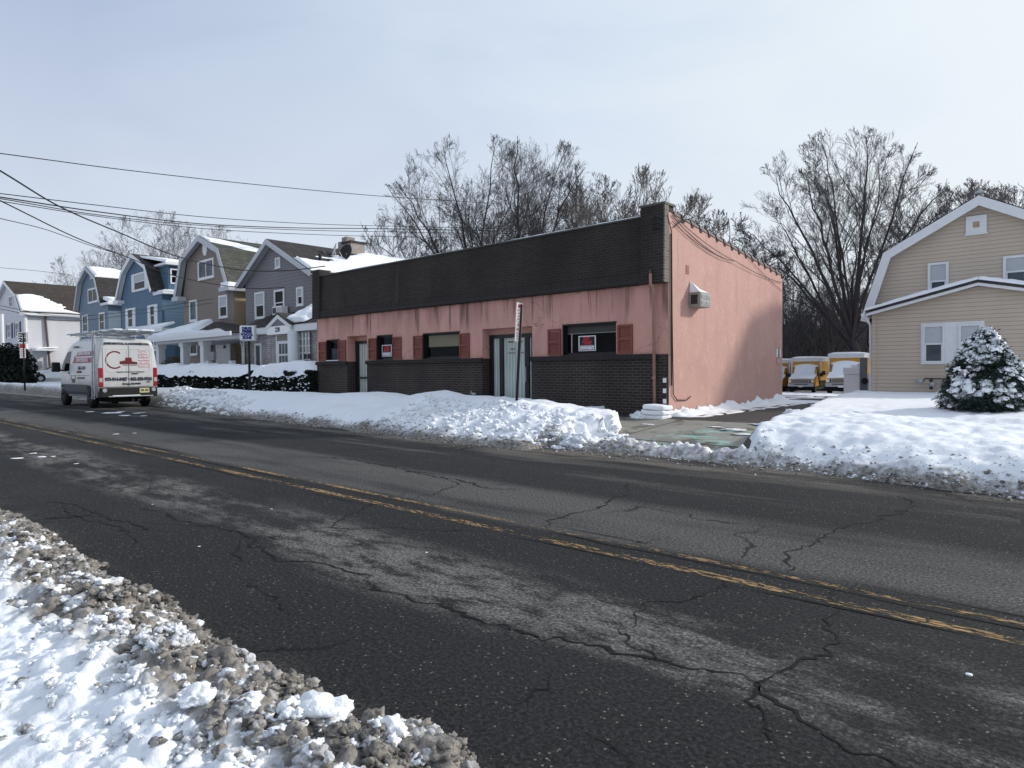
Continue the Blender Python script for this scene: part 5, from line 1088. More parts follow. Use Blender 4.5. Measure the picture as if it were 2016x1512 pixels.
# gas meters
gm0 = at(1812, 752, Y=YL-.25); gmt = thing('gas_meters', 'row of grey gas meters and pipes low on the beige house front', 'gas meters', (gm0[0]+.4, YL-.2, gm0[2]-.3))
xs_ = [float(at(px, 752, Y=YL-.2)[0]) for px in (1812, 1835, 1858)]; z = gm0[2]
for i, x in enumerate(xs_):
    mb = MB(); mb.tube([(x-.10, YL-.2, z+.02), (x+.0, YL-.2, z+.03), (x+.07, YL-.2, z+.02)], [.05, .085, .05], 10).build('meter', M['galv'], gmt, smooth=True) if i == 0 else MB().tube([(x, YL-.2, z-.13), (x, YL-.2, z+.0)], .07, 10).build('meter', M['galv'], gmt, smooth=True)
mb = MB(); mb.tube([(xs_[0]+.05, YL-.2, z), (xs_[0]+.12, YL-.2, z+.10), (xs_[2]+.2, YL-.2, z+.09), (xs_[2]+.2, YL-.2, z-.3)], .022, 6)
for x in (xs_[1], xs_[2], (xs_[1]+xs_[0])/2+.1): mb.tube([(x, YL-.2, z+.095), (x, YL-.2, z-.22)], .022, 6)
mb.build('pipe', M['dark_metal'], gmt)
# iron railing by the shop
yr = 13.3; f = thing('iron_railing', 'short black iron railing between the hedge and the shop', 'railing', (float(at(617, 755, Y=yr)[0]), yr, .4)); x0, x1 = float(at(609, 750, Y=yr)[0]), float(at(626, 750, Y=yr)[0]); zt = float(at(617, 742, Y=yr)[2])
mb = MB(); mb.tube([(x0, yr, zt-.08), (x1, yr, zt-.08)], .018, 6); mb.tube([(x0, yr, zt-.62), (x1, yr, zt-.62)], .018, 6); mb.build('rail', M['black'], f); n = 7
for i in range(n): x = x0+(x1-x0)*i/(n-1); MB().tube([(x, yr, .35), (x, yr, zt)], .016, 6).build('bar', M['black'], f)
# grey gate and white box beside the beige house
Yg = 27; a, b, c, d = rect(1693, 1707, 704, 779, Yg); g = thing('metal_gate', 'grey metal gate with a round lock against the side of the beige house', 'gate', ((a+b)/2, Yg, c)); zg_ = float(G(0, Yg))
t = MT('grey blue gate paint', .5, .3); t.col(t.mix(t.noise(2.5, 5, sc=(1, 1, .3)), (.11, .135, .16), (.19, .22, .25))); M['gate'] = t.m
MB().box(a, Yg, zg_, b, Yg+.05, d).build('leaf', M['gate'], g); q = A(1703, 750, Yg); MB().tube([(q[0], Yg-.05, q[1]), (q[0], Yg, q[1])], .12, 10).build('lock', M['black'], g)
a2, b2 = A(1708.5, 740, Yg)[0], A(1712, 740, Yg)[0]; MB().box(a2, Yg-.03, zg_, b2, Yg+.06, d-.6).build('post', M['white'], g); a2, b2 = A(1712.5, 740, Yg)[0], A(1717, 740, Yg)[0]; MB().box(a2, Yg, zg_, b2, Yg+.05, d+.2).build('post', M['gate'], g)
Yx = 29; a, b, c, d = rect(1661, 1691, 723, 775, Yx); zg_ = float(G(0, Yx)); M['boxwhite'] = plain('bright white panel', (.86, .86, .87), .6, .05); cb = thing('utility_box', 'tall plain white utility box standing in front of the right yellow truck', 'utility box', ((a+b)/2, Yx+.3, zg_))
MB().box(a, Yx, zg_, b, Yx+.6, d-.30).build('cabinet', M['boxwhite'], cb, bevel=.015); MB().box(a-.02, Yx-.02, d-.295, b+.02, Yx+.62, d).build('lid', M['boxwhite'], cb, bevel=.02); sx_ = (a+b)/2
tag(MB().box(a+.25, Yx+.05, d+.001, b-.05, Yx+.4, d+.10).build('snow_strip', M['roof_snow'], None, bevel=.03), 'thin strip of snow on top of the white utility box', 'snow cap')
# ================================================================== VAN
VX, VC, VL = -27.6, 8.84, 5.55           # rear plane X, centre Y, length (nose towards -X)
van = thing('work_van', 'white contractor van with roof ladders and red lettering, parked at the far kerb', 'van', (VX-VL/2, VC, 0))
WZ = [.42, .60, .85, 1.10, 1.40, 1.75, 2.10, 2.35]; WW = [.93, 1.0, 1.02, 1.03, 1.02, .985, .93, .885]
def hw_(z): return float(np.interp(z, WZ, WW))
t = MT('white van paint', .28, .5); x, y, z = t.xyz; dirt = t.math('MULTIPLY', t.mapr(z, 1.7, .5), t.mapr(t.noise(2.5, 6, .65), .30, .62))
t.col(t.mix(t.math('MULTIPLY', dirt, .5), (.54, .55, .56), (.20, .19, .185))); M['van'] = t.m
TOP = [(0, 2.52), (.10, 2.60), (.5, 2.66), (2.2, 2.68), (3.3, 2.66), (3.9, 2.56), (4.15, 2.42), (4.6, 2.00), (5.0, 1.58), (5.1, 1.46), (5.3, 1.30), (5.45, 1.12), (5.55, .90)]
def topz(s): return float(np.interp(s, [a for a, _ in TOP], [b for _, b in TOP]))
mb = MB(); secs = [0, .02, .10, .3, .8, 1.6, 2.4, 3.2, 3.7, 3.95, 4.2, 4.4, 4.6, 4.8, 5.0, 5.1, 5.3, 5.45, 5.53, 5.55]; rings = []
for s in secs:
    tz = topz(s); zb0 = .40; nose = 1-.16*ss(4.6, 5.55, s); inset = .04 if s == 0 else 0
    L = []
    for f_ in (0, .06, .15, .28, .42, .56, .70, .82, .90): z = zb0+(tz-zb0)*f_; L.append((hw_(z)*nose-inset, z))
    wt = L[-1][0]; zt_ = L[-1][1]
    for a_ in (25, 50, 75, 90): 
        r_ = R(a_); L.append((wt-(1-math.cos(r_))*wt*.22-(.0 if a_ < 80 else wt*.35), zt_+(tz-zt_)*math.sin(r_)))
    pts = [(VX-s, VC-w_, z) for w_, z in L]+[(VX-s, VC, tz+.01)]+[(VX-s, VC+w_, z) for w_, z in L[::-1]]; rings.append(pts)
n = len(rings[0]); vs = [p for r_ in rings for p in r_]
fs = [(i*n+j, i*n+(j+1) % n, (i+1)*n+(j+1) % n, (i+1)*n+j) for i in range(len(rings)-1) for j in range(n)]
mb.add(vs, fs+[tuple(range(n-1, -1, -1)), tuple((len(rings)-1)*n+j for j in range(n))]); body = mb.build('body', M['van'], van, smooth=True)
body.modifiers.new('edges', 'EDGE_SPLIT').split_angle = R(38)
def side(s, z, o=.006): return (VX-s, VC-hw_(z)*(1-.16*float(ss(4.6, 5.55, np.float64(s))))-o, z)
def side_patch(poly, o=.006, sub=4):
    mb = MB(); (a, b, c, d) = poly; vs = []; 
    for i in range(sub+1):
        for j in range(sub+1):
            u, v = i/sub, j/sub; s = (a[0]*(1-u)+b[0]*u)*(1-v)+(d[0]*(1-u)+c[0]*u)*v; z = (a[1]*(1-u)+b[1]*u)*(1-v)+(d[1]*(1-u)+c[1]*u)*v; vs.append(side(s, z, o))
    return mb.add(vs, [(i*(sub+1)+j, (i+1)*(sub+1)+j, (i+1)*(sub+1)+j+1, i*(sub+1)+j+1)[::-1] for i in range(sub) for j in range(sub)])
side_patch([(4.85, 1.42), (3.62, 1.42), (3.68, 2.22), (4.15, 2.18)], .008).build('side_window', M['glass'], van)
mb = MB(); mb.add([(VX-4.25, VC-.78, 2.34), (VX-5.0, VC-.90, 1.62), (VX-5.0, VC+.90, 1.62), (VX-4.25, VC+.78, 2.34)], [(0, 1, 2, 3)]); mb.build('windscreen', M['glass'], van)
side_patch([(4.55, .50), (1.25, .50), (1.25, .88), (4.55, .88)], .012).build('side_cladding', plain('grey plastic cladding', (.09, .095, .10), .6), van)
side_patch([(3.95, .40), (1.5, .40), (1.5, .50), (3.95, .50)], .03).build('sill', M['galv'], van)
for s0, s1, z0, z1 in ((3.55, 3.56, .9, 2.3), (2.25, 2.26, .9, 2.35), (2.25, 3.55, 2.33, 2.342), (1.0, 3.5, 1.22, 1.235)): side_patch([(s1, z0), (s0, z0), (s0, z1), (s1, z1)], .007, 3).build('panel_gap', M['dark_metal'], van)
side_patch([(3.72, 1.30), (3.5, 1.30), (3.5, 1.36), (3.72, 1.36)], .02).build('door_handle', M['black'], van)
def wheel(x, y, r, wd, root, sgn):
    w_ = MB().tube([(x, y-wd/2, r), (x, y-wd/2+.03, r), (x, y+wd/2-.03, r), (x, y+wd/2, r)], [r*.9, r, r, r*.9], 24).build('wheel', M['rubber'], root, smooth=True)
    yo = y+sgn*(wd/2+.004); mb = MB(); mb.tube([(x, yo, r), (x, yo-sgn*.03, r)], [r*.60, r*.62], 20); mb.tube([(x, yo+sgn*.012, r), (x, yo-sgn*.02, r)], [r*.2, r*.25], 12)
    for k in range(5): a_ = k*math.tau/5; mb.tube([(x+math.cos(a_)*r*.2, yo+sgn*.006, r+math.sin(a_)*r*.2), (x+math.cos(a_)*r*.56, yo+sgn*.006, r+math.sin(a_)*r*.56)], r*.09, 6)
    mb.build('rim', M['dark_metal'], w_)
for s in (1.05, 4.55):
    for sg in (-1, 1): wheel(VX-s, VC+sg*.90, .36, .24, van, sg)
    mb = MB(); c_ = [(s+.50*math.cos(k*math.pi/12), .36+.50*math.sin(k*math.pi/12)) for k in range(13)]; pts = [side(a_, max(b_, .40), .016) for a_, b_ in c_]; mb.add(pts, [tuple(range(len(pts)))]); mb.build('wheel_arch', M['black'], van)
# mirror
mi = MB().box(VX-4.72, VC-1.38, 1.38, VX-4.52, VC-1.10, 1.78).build('mirror', M['black'], van, bevel=.04); MB().box(VX-4.62, VC-1.14, 1.42, VX-4.56, VC-1.0, 1.48).build('mirror_arm', M['black'], mi)
# rear: doors, lights, bumper
def rp(px, py, X=VX+.02): q = at(px, py, X=X); return float(q[1]), float(q[2])
yl, yr_ = VC-.86, VC+.86
mb = MB()
for y0, y1 in ((yl, VC-.006), (VC+.006, yr_)): mb.prismx([(y0, .80), (y1, .80), (y1, 2.40 if abs(y1-VC) < .1 else 2.26), (y0+(.10 if y0 < VC-.5 else 0), 2.40 if y0 > VC-.5 else 2.40), (y0, 2.26)] if y0 < VC-.5 else [(y0, .80), (y1, .80), (y1, 2.26), (y1-.10, 2.40), (y0, 2.40)], VX-.002, VX+.022)
rd = mb.build('rear_door', M['van'], van, bevel=.012)
mb = MB()
def ring(y0, y1, z0, z1, wd, X0, X1, mb):
    mb.box(X0, y0, z0, X1, y1, z0+wd).box(X0, y0, z1-wd, X1, y1, z1).box(X0, y0, z0+wd, X1, y0+wd, z1-wd).box(X0, y1-wd, z0+wd, X1, y1, z1-wd)
for y0, y1 in ((yl+.10, VC-.05), (VC+.05, yr_-.10)): ring(y0, y1, 1.36, 2.24, .022, VX+.021, VX+.030, mb)
mb.build('door_pressing', M['van'], rd, bevel=.008)
MB().box(VX+.0, VC-.007, .80, VX+.0235, VC+.007, 2.4).build('door_gap', M['dark_metal'], rd)
MB().box(VX+.02, VC+.10, 1.27, VX+.045, VC+.32, 1.31).build('handle', M['black'], rd); MB().box(VX+.02, VC+.62, .95, VX+.036, VC+.74, .985).build('handle', M['black'], rd)
tl = plain('red tail lamp', (.30, .012, .02), .25, .2, 12, .5); tw_ = plain('clear tail lamp', (.42, .38, .38), .25)
for sg in (-1, 1):
    y0 = VC+sg*.865; y1 = VC+sg*1.015
    o = MB().box(VX-.10, y0, .80, VX+.03, y1, 1.52).build('tail_light', tl, van, bevel=.03); MB().box(VX+.0, y0+sg*.02, .98, VX+.034, y1-sg*.02, 1.14).build('reverse_lens', tw_, o, bevel=.01)
bp = MB().box(VX-.25, VC-.99, .40, VX+.10, VC+.99, .78).build('bumper', M['black'], van, bevel=.04)
MB().box(VX+.0, VC-.74, .425, VX+.20, VC+.80, .46).build('step', M['galv'], bp, bevel=.01); sn_ = MB().box(VX+.03, VC-.6, .461, VX+.19, VC+.35, .485).build('step_snow', M['roof_snow'], bp, bevel=.01)
for sg in (-1, 1): MB().tube([(VX+.09, VC+sg*.84, .68), (VX+.115, VC+sg*.84, .68)], .075, 12).build('fog_lamp', M['galv'], bp)
t = MT('pale licence plate', .4, .4); t.col((.50, .46, .26)); pl_ = MB().box(VX+.10, VC+.34, .56, VX+.112, VC+.68, .74).build('licence_plate', t.m, bp); mb = MB()
for i in range(7):
    if i != 3: mb.box(VX+.112, VC+.385+i*.038, .615, VX+.115, VC+.41+i*.038, .69)
mb.build('plate_mark', M['ink'], pl_)
MB().box(VX-2.0, VC-.6, .22, VX-.2, VC+.6, .40).build('underbody', M['rubber'], van); MB().tube([(VX-.3, VC+.3, .32), (VX+.05, VC+.34, .30)], .045, 8).build('exhaust', M['dark_metal'], van); MB().box(VX-.05, VC+.08, .24, VX+.06, VC+.16, .42).build('tow_hitch', M['black'], van)
# lettering on the rear
dk = plain('dark red vinyl', (.14, .012, .018), .5); pk_ = plain('faded red vinyl', (.36, .10, .12), .5); bk = plain('navy vinyl', (.03, .035, .06), .5)
def rtext(s_, px, py, size, m, sx=1., bold=.008): y, z = rp(px, py, VX+.03); return text(s_, size, (VX+.032, y, z), '+x', m, rd, sx=sx, bold=bold)
rtext('RESIDENTIAL & COMMERCIAL', 250, 677, .105, bk, 1.12); y_, z_ = rp(255, 746.5, VX+.03); text('973-914-8487 \u2022 862-250-9924', .165, (VX+.032, VC, z_), '+x', bk, rd, width=1.62, bold=.012); rtext('Orange, NJ 07050', 259, 755.5, .085, bk); rtext('https://homeinteriorsremodeling.com', 257, 732, .060, bk, 1.05, .003)
for i, s_ in enumerate(('SIDING', 'ROOFING', 'GUTTERS', 'WINDOWS', 'BATHROOMS', 'KITCHENS')):
    y, z = rp(272.5, 689+i*6.35, VX+.03); wd_ = (.26, .30, .34, .36, .42, .38)[i]
    MB().box(VX+.022, y, z-.045, VX+.027, y+wd_, z+.045).build('label_bar', pk_, rd); text(s_, .078, (VX+.0285, y+wd_/2, z), '+x', M['signwhite'], rd, sx=.95, bold=.004)
# plain ring and brick-red roof emblem
y, z = rp(226, 708.5, VX+.03); mb = MB(); k = 28; vs = []
for r_ in (.30, .255): vs += [(VX+.029, y+r_*1.06*math.cos(j*math.tau/k), z+r_*1.12*math.sin(j*math.tau/k)) for j in range(k)]
mb.add(vs, [(j, (j+1) % k, k+(j+1) % k, k+j) for j in range(4, 24)]); mb.build('emblem_ring', dk, rd)
y0, z0 = rp(236, 717, VX+.03); y1, z1 = rp(270, 704, VX+.03); mb = MB(); mb.prismx([(y0, z0), (y1, z0), (y1, z0+.08), (y1-.18, z0+.11), (y1-.20, z1), (y0+.20, z1), (y0+.18, z0+.14), (y0, z0+.11)], VX+.028, VX+.031); mb.build('emblem_roof', dk, rd)
MB().box(VX+.028, y0+.1, z0-.045, VX+.031, y1, z0-.025).build('emblem_line', bk, rd)
# lettering and picture blocks along the driver side
def side_poly(pts, m, name, o=.012): mb = MB(); mb.add([side(s, z, o) for s, z in pts], [tuple(range(len(pts)))]); return mb.build(name, m, van)
def stext(s_, s0, z, size, m, sx=1., o=.016, bold=.006):
    me = text(s_, size, (VX-s0, VC-hw_(z)-o, z), '-y', m, van, sx=sx, bold=bold); return me
for (a_, b_), z0, z1 in (((2.9, .75), 1.98, 2.16), ((3.25, .75), 1.72, 1.92)): side_patch([(a_, z0), (b_, z0), (b_, z1), (a_-.15, z1)], .010).build('label_bar', pk_, van)
stext('HOME INTERIORS', 1.75, 2.07, .16, M['signwhite'], 1.2, .05); stext('REMODELING', 1.9, 1.82, .16, M['signwhite'], 1.4, .04); stext('ROOFING', 3.0, 2.36, .10, bk, 1.5, .04); stext('862-250', 2.0, 1.52, .17, bk, 1.6)
brn = plain('brown printed timber', (.11, .05, .035), .5)
side_poly([(3.36, 1.05), (3.30, 1.05), (3.05, 2.0), (3.12, 2.0)], brn, 'printed_frame'); side_poly([(2.80, 1.05), (2.74, 1.05), (3.0, 2.0), (3.06, 2.0)], brn, 'printed_frame'); side_patch([(3.2, .95), (2.86, .95), (2.86, 1.10), (3.2, 1.10)], .011).build('printed_frame', brn, van)
side_patch([(2.6, 1.33), (1.9, 1.33), (2.0, 1.42), (2.55, 1.42)], .011).build('printed_block', dk, van); side_patch([(2.5, 1.10), (1.6, 1.10), (1.6, 1.17), (2.5, 1.17)], .011).build('printed_block', brn, van)
# roof rack with ladders and a hanging side ladder
rk = MB()
for s in (.35, 1.6, 2.9): rk.box(VX-s-.03, VC-.95, 2.78, VX-s+.03, VC+.95, 2.82); rk.box(VX-s-.02, VC-.82, 2.56, VX-s+.02, VC-.78, 2.79); rk.box(VX-s-.02, VC+.78, 2.56, VX-s+.02, VC+.82, 2.79)
rk.tube([(VX-.1, VC-.95, 2.84), (VX-3.6, VC-.95, 2.84)], .025, 6); rk.tube([(VX-.1, VC+.95, 2.84), (VX-3.6, VC+.95, 2.84)], .025, 6)
rk = rk.build('roof_rack', M['galv'], van)
def ladder(root, name, label, p0, p1, wv, rungs, grp=None):
    p0, p1, wv = np.array(p0, float), np.array(p1, float), np.array(wv, float); o = thing(name, label, 'ladder', tuple(p0), grp) if label else root
    for k, s_ in enumerate((-1, 1)): MB().tube([p0+wv*s_, p1+wv*s_], .024, 6).build('ladder_rail', M['galv'], o)
    for i in range(rungs): c_ = p0+(p1-p0)*(i+.5)/rungs; MB().tube([c_-wv, c_+wv], .018, 6).build('rung', M['galv'], o)
    return o
ladder(None, 'ladder', 'long aluminium ladder lying along the driver side of the van roof rack', (VX-.0, VC-.62, 2.88), (VX-4.5, VC-.62, 2.92), (0, .22, 0), 12)
ladder(None, 'ladder', 'long aluminium ladder lying on the kerb side of the van roof rack', (VX+.35, VC+.45, 2.88), (VX-4.2, VC+.45, 2.88), (0, .24, 0), 12)
ladder(None, 'ladder', 'slim aluminium ladder hanging upright at the rear left corner of the van', (VX-.22, VC-1.13, .36), (VX-.42, VC-1.02, 2.90), (.13, 0, 0), 9)
for i, (y0, y1, s0, s1, z) in enumerate(((-.1, .25, -.35, 2.2, 2.97), (.35, .8, -.45, 1.7, 2.96), (-.5, -.2, -.1, 2.5, 2.98))):
    sn_ = MB().box(VX-s1, VC+y0, z-.05, VX-s0, VC+y1, z).build('snow_strip', M['roof_snow'], None, bevel=.02); tag(sn_, ('flat strip of snow in the middle of the van roof load', 'flat strip of snow on the kerb side ladder of the van', 'flat strip of snow on the driver side ladder of the van')[i], 'snow cap')

# ================================================================== WHITE CAR in the drive beyond the van
q = at(43, 742, Y=15.0); CXr = float(at(80, 742, Y=16.2)[0]); cY = 15.2; zc = float(at(80, 752, X=CXr)[2]); zc = max(zc, .4)
car = thing('parked_car', 'white snow-dusted car nosing out of a driveway behind the van bonnet', 'car', (CXr-.9, cY+2.2, zc))
prof = [(0, .35), (0, .75), (.15, .90), (1.2, 1.02), (1.55, 1.08), (2.25, 1.55), (2.7, 1.63), (3.6, 1.60), (4.4, 1.15), (4.6, 1.0), (4.65, .4)]
mb = MB(); vs = []; npf = len(prof)
for xo, ins in ((0, 0), (-.1, -.0), (-1.7, 0), (-1.8, 0)):
    for (yy_, zz_) in prof: k = .16 if xo in (0, -1.8) and zz_ > 1.1 else (.0); vs.append((CXr+xo+(k if xo == -1.8 else -k), cY+yy_, zc+zz_-(.03 if xo in (0, -1.8) else 0)))
mb.add(vs, [(r_*npf+i, r_*npf+(i+1) % npf, (r_+1)*npf+(i+1) % npf, (r_+1)*npf+i) for r_ in range(3) for i in range(npf)]+[tuple(range(npf-1, -1, -1)), tuple(3*npf+i for i in range(npf))]); mb.build('body', M['white_bright'], car, bevel=.03)
MB().add([(CXr-.02, cY+1.75, zc+1.12), (CXr-.02, cY+2.6, zc+1.12), (CXr-.13, cY+2.6, zc+1.52), (CXr-.13, cY+2.3, zc+1.50)], [(0, 1, 2, 3)]).build('side_window', M['glass'], car)
MB().add([(CXr-.25, cY+1.58, zc+1.12), (CXr-.35, cY+2.2, zc+1.54), (CXr-1.45, cY+2.2, zc+1.54), (CXr-1.55, cY+1.58, zc+1.12)], [(0, 1, 2, 3)]).build('windscreen', M['glass'], car)
for yy_ in (1.0, 3.75):
    w_ = MB().tube([(CXr-.2, cY+yy_, zc+.33), (CXr+.012, cY+yy_, zc+.33)], .33, 20).build('wheel', M['rubber'], car); MB().tube([(CXr+.0, cY+yy_, zc+.33), (CXr+.02, cY+yy_, zc+.33)], .2, 14).build('rim', M['galv'], w_)
    MB().tube([(CXr-.2, cY+yy_, zc+.36), (CXr+.004, cY+yy_, zc+.36)], .40, 20).build('wheel_arch', M['black'], car)
MB().box(CXr-.35, cY-.01, zc+.68, CXr+.005, cY+.22, zc+.80).build('headlight', M['galv'], car)
# ================================================================== YELLOW BOX TRUCKS
t = MT('school yellow box', .45, .35); t.col(t.mix(t.noise(3, 5), (.50, .235, .012), (.62, .32, .03))); M['yellow'] = t.m
M['yellow_side'] = M['yellow']; M['chrome'] = plain('grey chrome', (.40, .41, .43), .3, .15, 10, .6, .6)
def make_truck(label, grp):
    o = thing('box_truck', label, 'truck', (0, 0, 0), grp); W = 1.14        # local: front at y=0 facing -y
    MB().box(-W, 1.75, .95, W, 6.2, 2.55).build('cargo_box', M['yellow'], o)
    mb = MB(); mb.box(-W-.015, 1.70, 2.555, W+.015, 6.25, 2.86); mb.box(-W-.02, 1.72, .95, -W+.10, 1.748, 2.55); mb.box(W-.10, 1.72, .95, W+.02, 1.748, 2.55); mb.build('box_trim', M['white'], o)
    X_ = np.linspace(-W-.01, W+.01, 14); grid(X_, np.linspace(1.7, 6.25, 14), lambda X, Y: 2.865+.13*np.clip(1-np.abs(X/1.16)**6, 0, 1)*ss(1.7, 2.0, Y), 'roof_snow', M['roof_snow'], o)
    prof = [(0, .50), (-.02, .95), (.06, 1.12), (.75, 1.28), (.95, 1.33), (1.55, 2.02), (1.76, 2.06), (1.76, .50)]
    mb = MB(); vs = []; npf = len(prof)
    for xo in (-.97, -.90, .90, .97):
        for yy_, zz_ in prof: k = .14*(zz_ > 1.5); vs.append((xo-math.copysign(k, xo), yy_+(.05 if abs(xo) > .95 else 0), zz_))
    mb.add(vs, [(r_*npf+i, r_*npf+(i+1) % npf, (r_+1)*npf+(i+1) % npf, (r_+1)*npf+i)[::-1] for r_ in range(3) for i in range(npf)]+[tuple(range(npf)), tuple(3*npf+i for i in range(npf-1, -1, -1))]); mb.build('cab', M['yellow'], o, bevel=.02)
    # snow over bonnet and windscreen
    def cz(X, Y): 
        z = np.interp(Y, [0, .06, .75, .95, 1.5, 1.76], [1.05, 1.16, 1.33, 1.42, 2.05, 2.20]); return z+.14*(1-(X/.95)**2)*ss(.9, 1.7, Y)+.04*(1-(X/.95)**2)
    grid(np.linspace(-.95, .95, 22), np.linspace(.02, 1.78, 20), cz, 'bonnet_snow', M['roof_snow'], o, keep=lambda X, Y, Z: np.abs(X) < .93-.22*ss(.9, 1.1, Y)*(1-ss(1.45, 1.7, Y)))
    for s_ in (-1, 1):
        MB().add([(s_*.968, 1.0, 1.36), (s_*.968, 1.74, 1.36), (s_*.84, 1.74, 1.92), (s_*.84, 1.5, 1.92)], [(0, 1, 2, 3)]).build('side_window', M['glass'], o)
        MB().box(s_*.74, -.035, .82, s_*.95, -.005, 1.02).build('headlight', M['white_bright'], o)
        m_ = MB().box(s_*1.18, .95, 1.30, s_*1.42, 1.06, 1.62).build('mirror', M['black'], o, bevel=.03); MB().box(s_*.9, 1.0, 1.42, s_*1.2, 1.03, 1.46).build('mirror_arm', M['black'], m_)
        w_ = MB().tube([(s_*.70, .62, .38), (s_*.95, .62, .38)], .38, 18).build('wheel', M['rubber'], o); w_ = MB().tube([(s_*.70, 4.7, .38), (s_*1.05, 4.7, .38)], .38, 18).build('wheel', M['rubber'], o)
    MB().box(-.72, -.045, .78, .72, -.024, 1.05).build('grille', M['chrome'], o); mb = MB()
    for i in range(3): mb.box(-.56, -.055, .82+i*.075, .56, -.046, .86+i*.075)
    mb.box(-.70, -.055, .80, -.62, -.046, 1.03); mb.box(.62, -.055, .80, .70, -.046, 1.03); mb.build('grille_slot', M['black'], o)
    b_ = MB().box(-.98, -.16, .48, .98, .02, .74).build('bumper', M['chrome'], o, bevel=.03); MB().box(-.55, -.165, .64, .55, -.158, .70).build('bumper_slot', M['black'], b_)
    MB().box(-.17, -.18, .44, .17, -.165, .58).build('licence_plate', M['white'], o); MB().box(-.9, .1, .22, .9, 6.1, .48).build('chassis', M['rubber'], o); MB().box(-1.0, 1.9, .48, 1.0, 6.1, .94).build('under_box', M['black'], o)
    return o
def copy_tree(o, parent=None):
    c = o.copy(); COL.objects.link(c); c.parent = parent
    for ch in [k for k in bpy.data.objects if k.parent == o]: copy_tree(ch, c)
    return c
def place_truck(o, px0, px1, py, Yt):
    xm = float(at((px0+px1)/2, py, Y=Yt)[0]); o.location = (xm, Yt, float(G(0, Yt))+.02)
tr = make_truck('yellow box truck with snowy windscreen, next to the rear edge of the pink wall', 'yellow box trucks parked on the back lot')
tr2 = copy_tree(tr); tr2['label'] = 'yellow box truck with snowy windscreen, partly behind the white utility box'
tr3 = copy_tree(tr); tr3['label'] = 'yellow truck almost wholly hidden behind the rear edge of the pink wall'
place_truck(tr, 1548, 1606, 765, 52.5); place_truck(tr2, 1624, 1688, 762, 48.5); place_truck(tr3, 1494, 1542, 765, 54.5)
tr.rotation_euler.z = R(6); tr2.rotation_euler.z = R(6); tr3.rotation_euler.z = R(6)
for o, s_ in ((tr, .97), (tr2, 1.0), (tr3, .95)): o.scale = (s_, s_, s_*.96)

# ================================================================== PLANTS
def leaves(centers, sizes, rs, up=.3, asp=1.6):
    n = len(centers); a = rs.uniform(0, 2*np.pi, n); el = rs.normal(up, .55, n)
    u = np.stack([np.cos(a)*np.cos(el), np.sin(a)*np.cos(el), np.sin(el)], 1); r = rs.normal(size=(n, 3)); v = np.cross(u, r); v /= np.linalg.norm(v, axis=1)[:, None]+1e-9
    s = np.asarray(sizes)[:, None]; c = np.asarray(centers)
    V = np.stack([c-u*s*asp*.5, c+v*s*.5, c+u*s*asp*.5, c-v*s*.5], 1).reshape(-1, 3); return V, np.arange(n*4).reshape(-1, 4)
def hedge(name, label, x0, x1, y0, y1, z0, ztop, seed, grp, snow=True, m='leaf', n=9000, capt=.42):
    rs = np.random.RandomState(seed); o = thing(name, label, 'hedge', ((x0+x1)/2, (y0+y1)/2, z0), grp)
    U = rs.rand(n, 3); X = x0+(x1-x0)*U[:, 0]; face = rs.rand(n); Y = np.where(face < .55, y0+.14*rs.rand(n)**1.5*2, y0+(y1-y0)*U[:, 1]); Z = np.where(face < .55, z0+(ztop-z0)*U[:, 2], ztop-.2*rs.rand(n)**1.5)
    endm = rs.rand(n) < .12; X = np.where(endm, np.where(rs.rand(n) < .5, x0+.1*rs.rand(n), x1-.1*rs.rand(n)), X); Y = np.where(endm, y0+(y1-y0)*rs.rand(n), Y)
    bul = .16*fbm(X*1.1, Z*1.3, 3, seed); Y = Y-bul; Z = Z+.16*fbm(X*1.3, X*0, 3, seed+2)*(Z-z0)/(ztop-z0)
    V, Q = leaves(np.stack([X, Y, Z], 1), rs.uniform(.05, .12, n), rs); link('foliage', np_mesh('foliage', V, Q), M[m], o)
    MB().box(x0+.12, y0+.16, z0-.2, x1-.12, y1-.12, ztop-.16).build('inner_branches', M['black'], o)
    if snow:
        def top(X, Y): return ztop-.02+.10*fbm(X*1.3, X*0, 3, seed+2)+np.clip(capt*(1-np.abs((Y-(y0+y1)/2)/((y1-y0)/2+.08))**3.2)*ss(x0-.15, x0+.5, X)*ss(x1+.1, x1-.9, X)+.09*fbm(X*.8, Y*1.5, 3, seed+5), -.1, 1)-.10*ss((y0+y1)/2, y0-.1, Y)*np.clip(.5+fbm(X*2.2, Y, 3, seed+6), 0, 1)
        grid(np.linspace(x0-.05, x1-.1, 160), np.linspace(y0-.12, y1+.1, 22), top, 'snow_cap', M['roof_snow'], o)
        k = 110; sx_, sz_ = x0+(x1-x0)*rs.rand(k), z0+(ztop-.1-z0)*rs.rand(k)**.8; Vs, Ts, n0 = [], [], 0
        for a_, b_ in zip(sx_, sz_):
            W, T = lump_v(1, rs, .5, .6); W = W*rs.uniform(.02, .065)*np.array([1.2, .5, .7])+np.array([a_, y0-.03-.16*float(fbm(np.array([a_*1.1]), np.array([b_*1.3]), 3, seed)[0]), b_]); Vs.append(W); Ts.append(T+n0); n0 += len(W)
        link('snow_flecks', np_mesh('snow_flecks', np.concatenate(Vs), T=np.concatenate(Ts), smooth=True), M['roof_snow'], o)
    return o
YH = 12.8; zh0 = .45; zt = float(at(470, 733, Y=YH)[2]); xs4 = [float(at(px, 750, Y=YH)[0]) for px in (300, 488, 612)]
hedge('hedge', 'long dark hedge under a thick snow cap, left of the drug free school zone sign', xs4[0]-3, xs4[1]+.05, YH, YH+1.1, zh0, zt, 41, 'snow-capped hedges', n=15000)
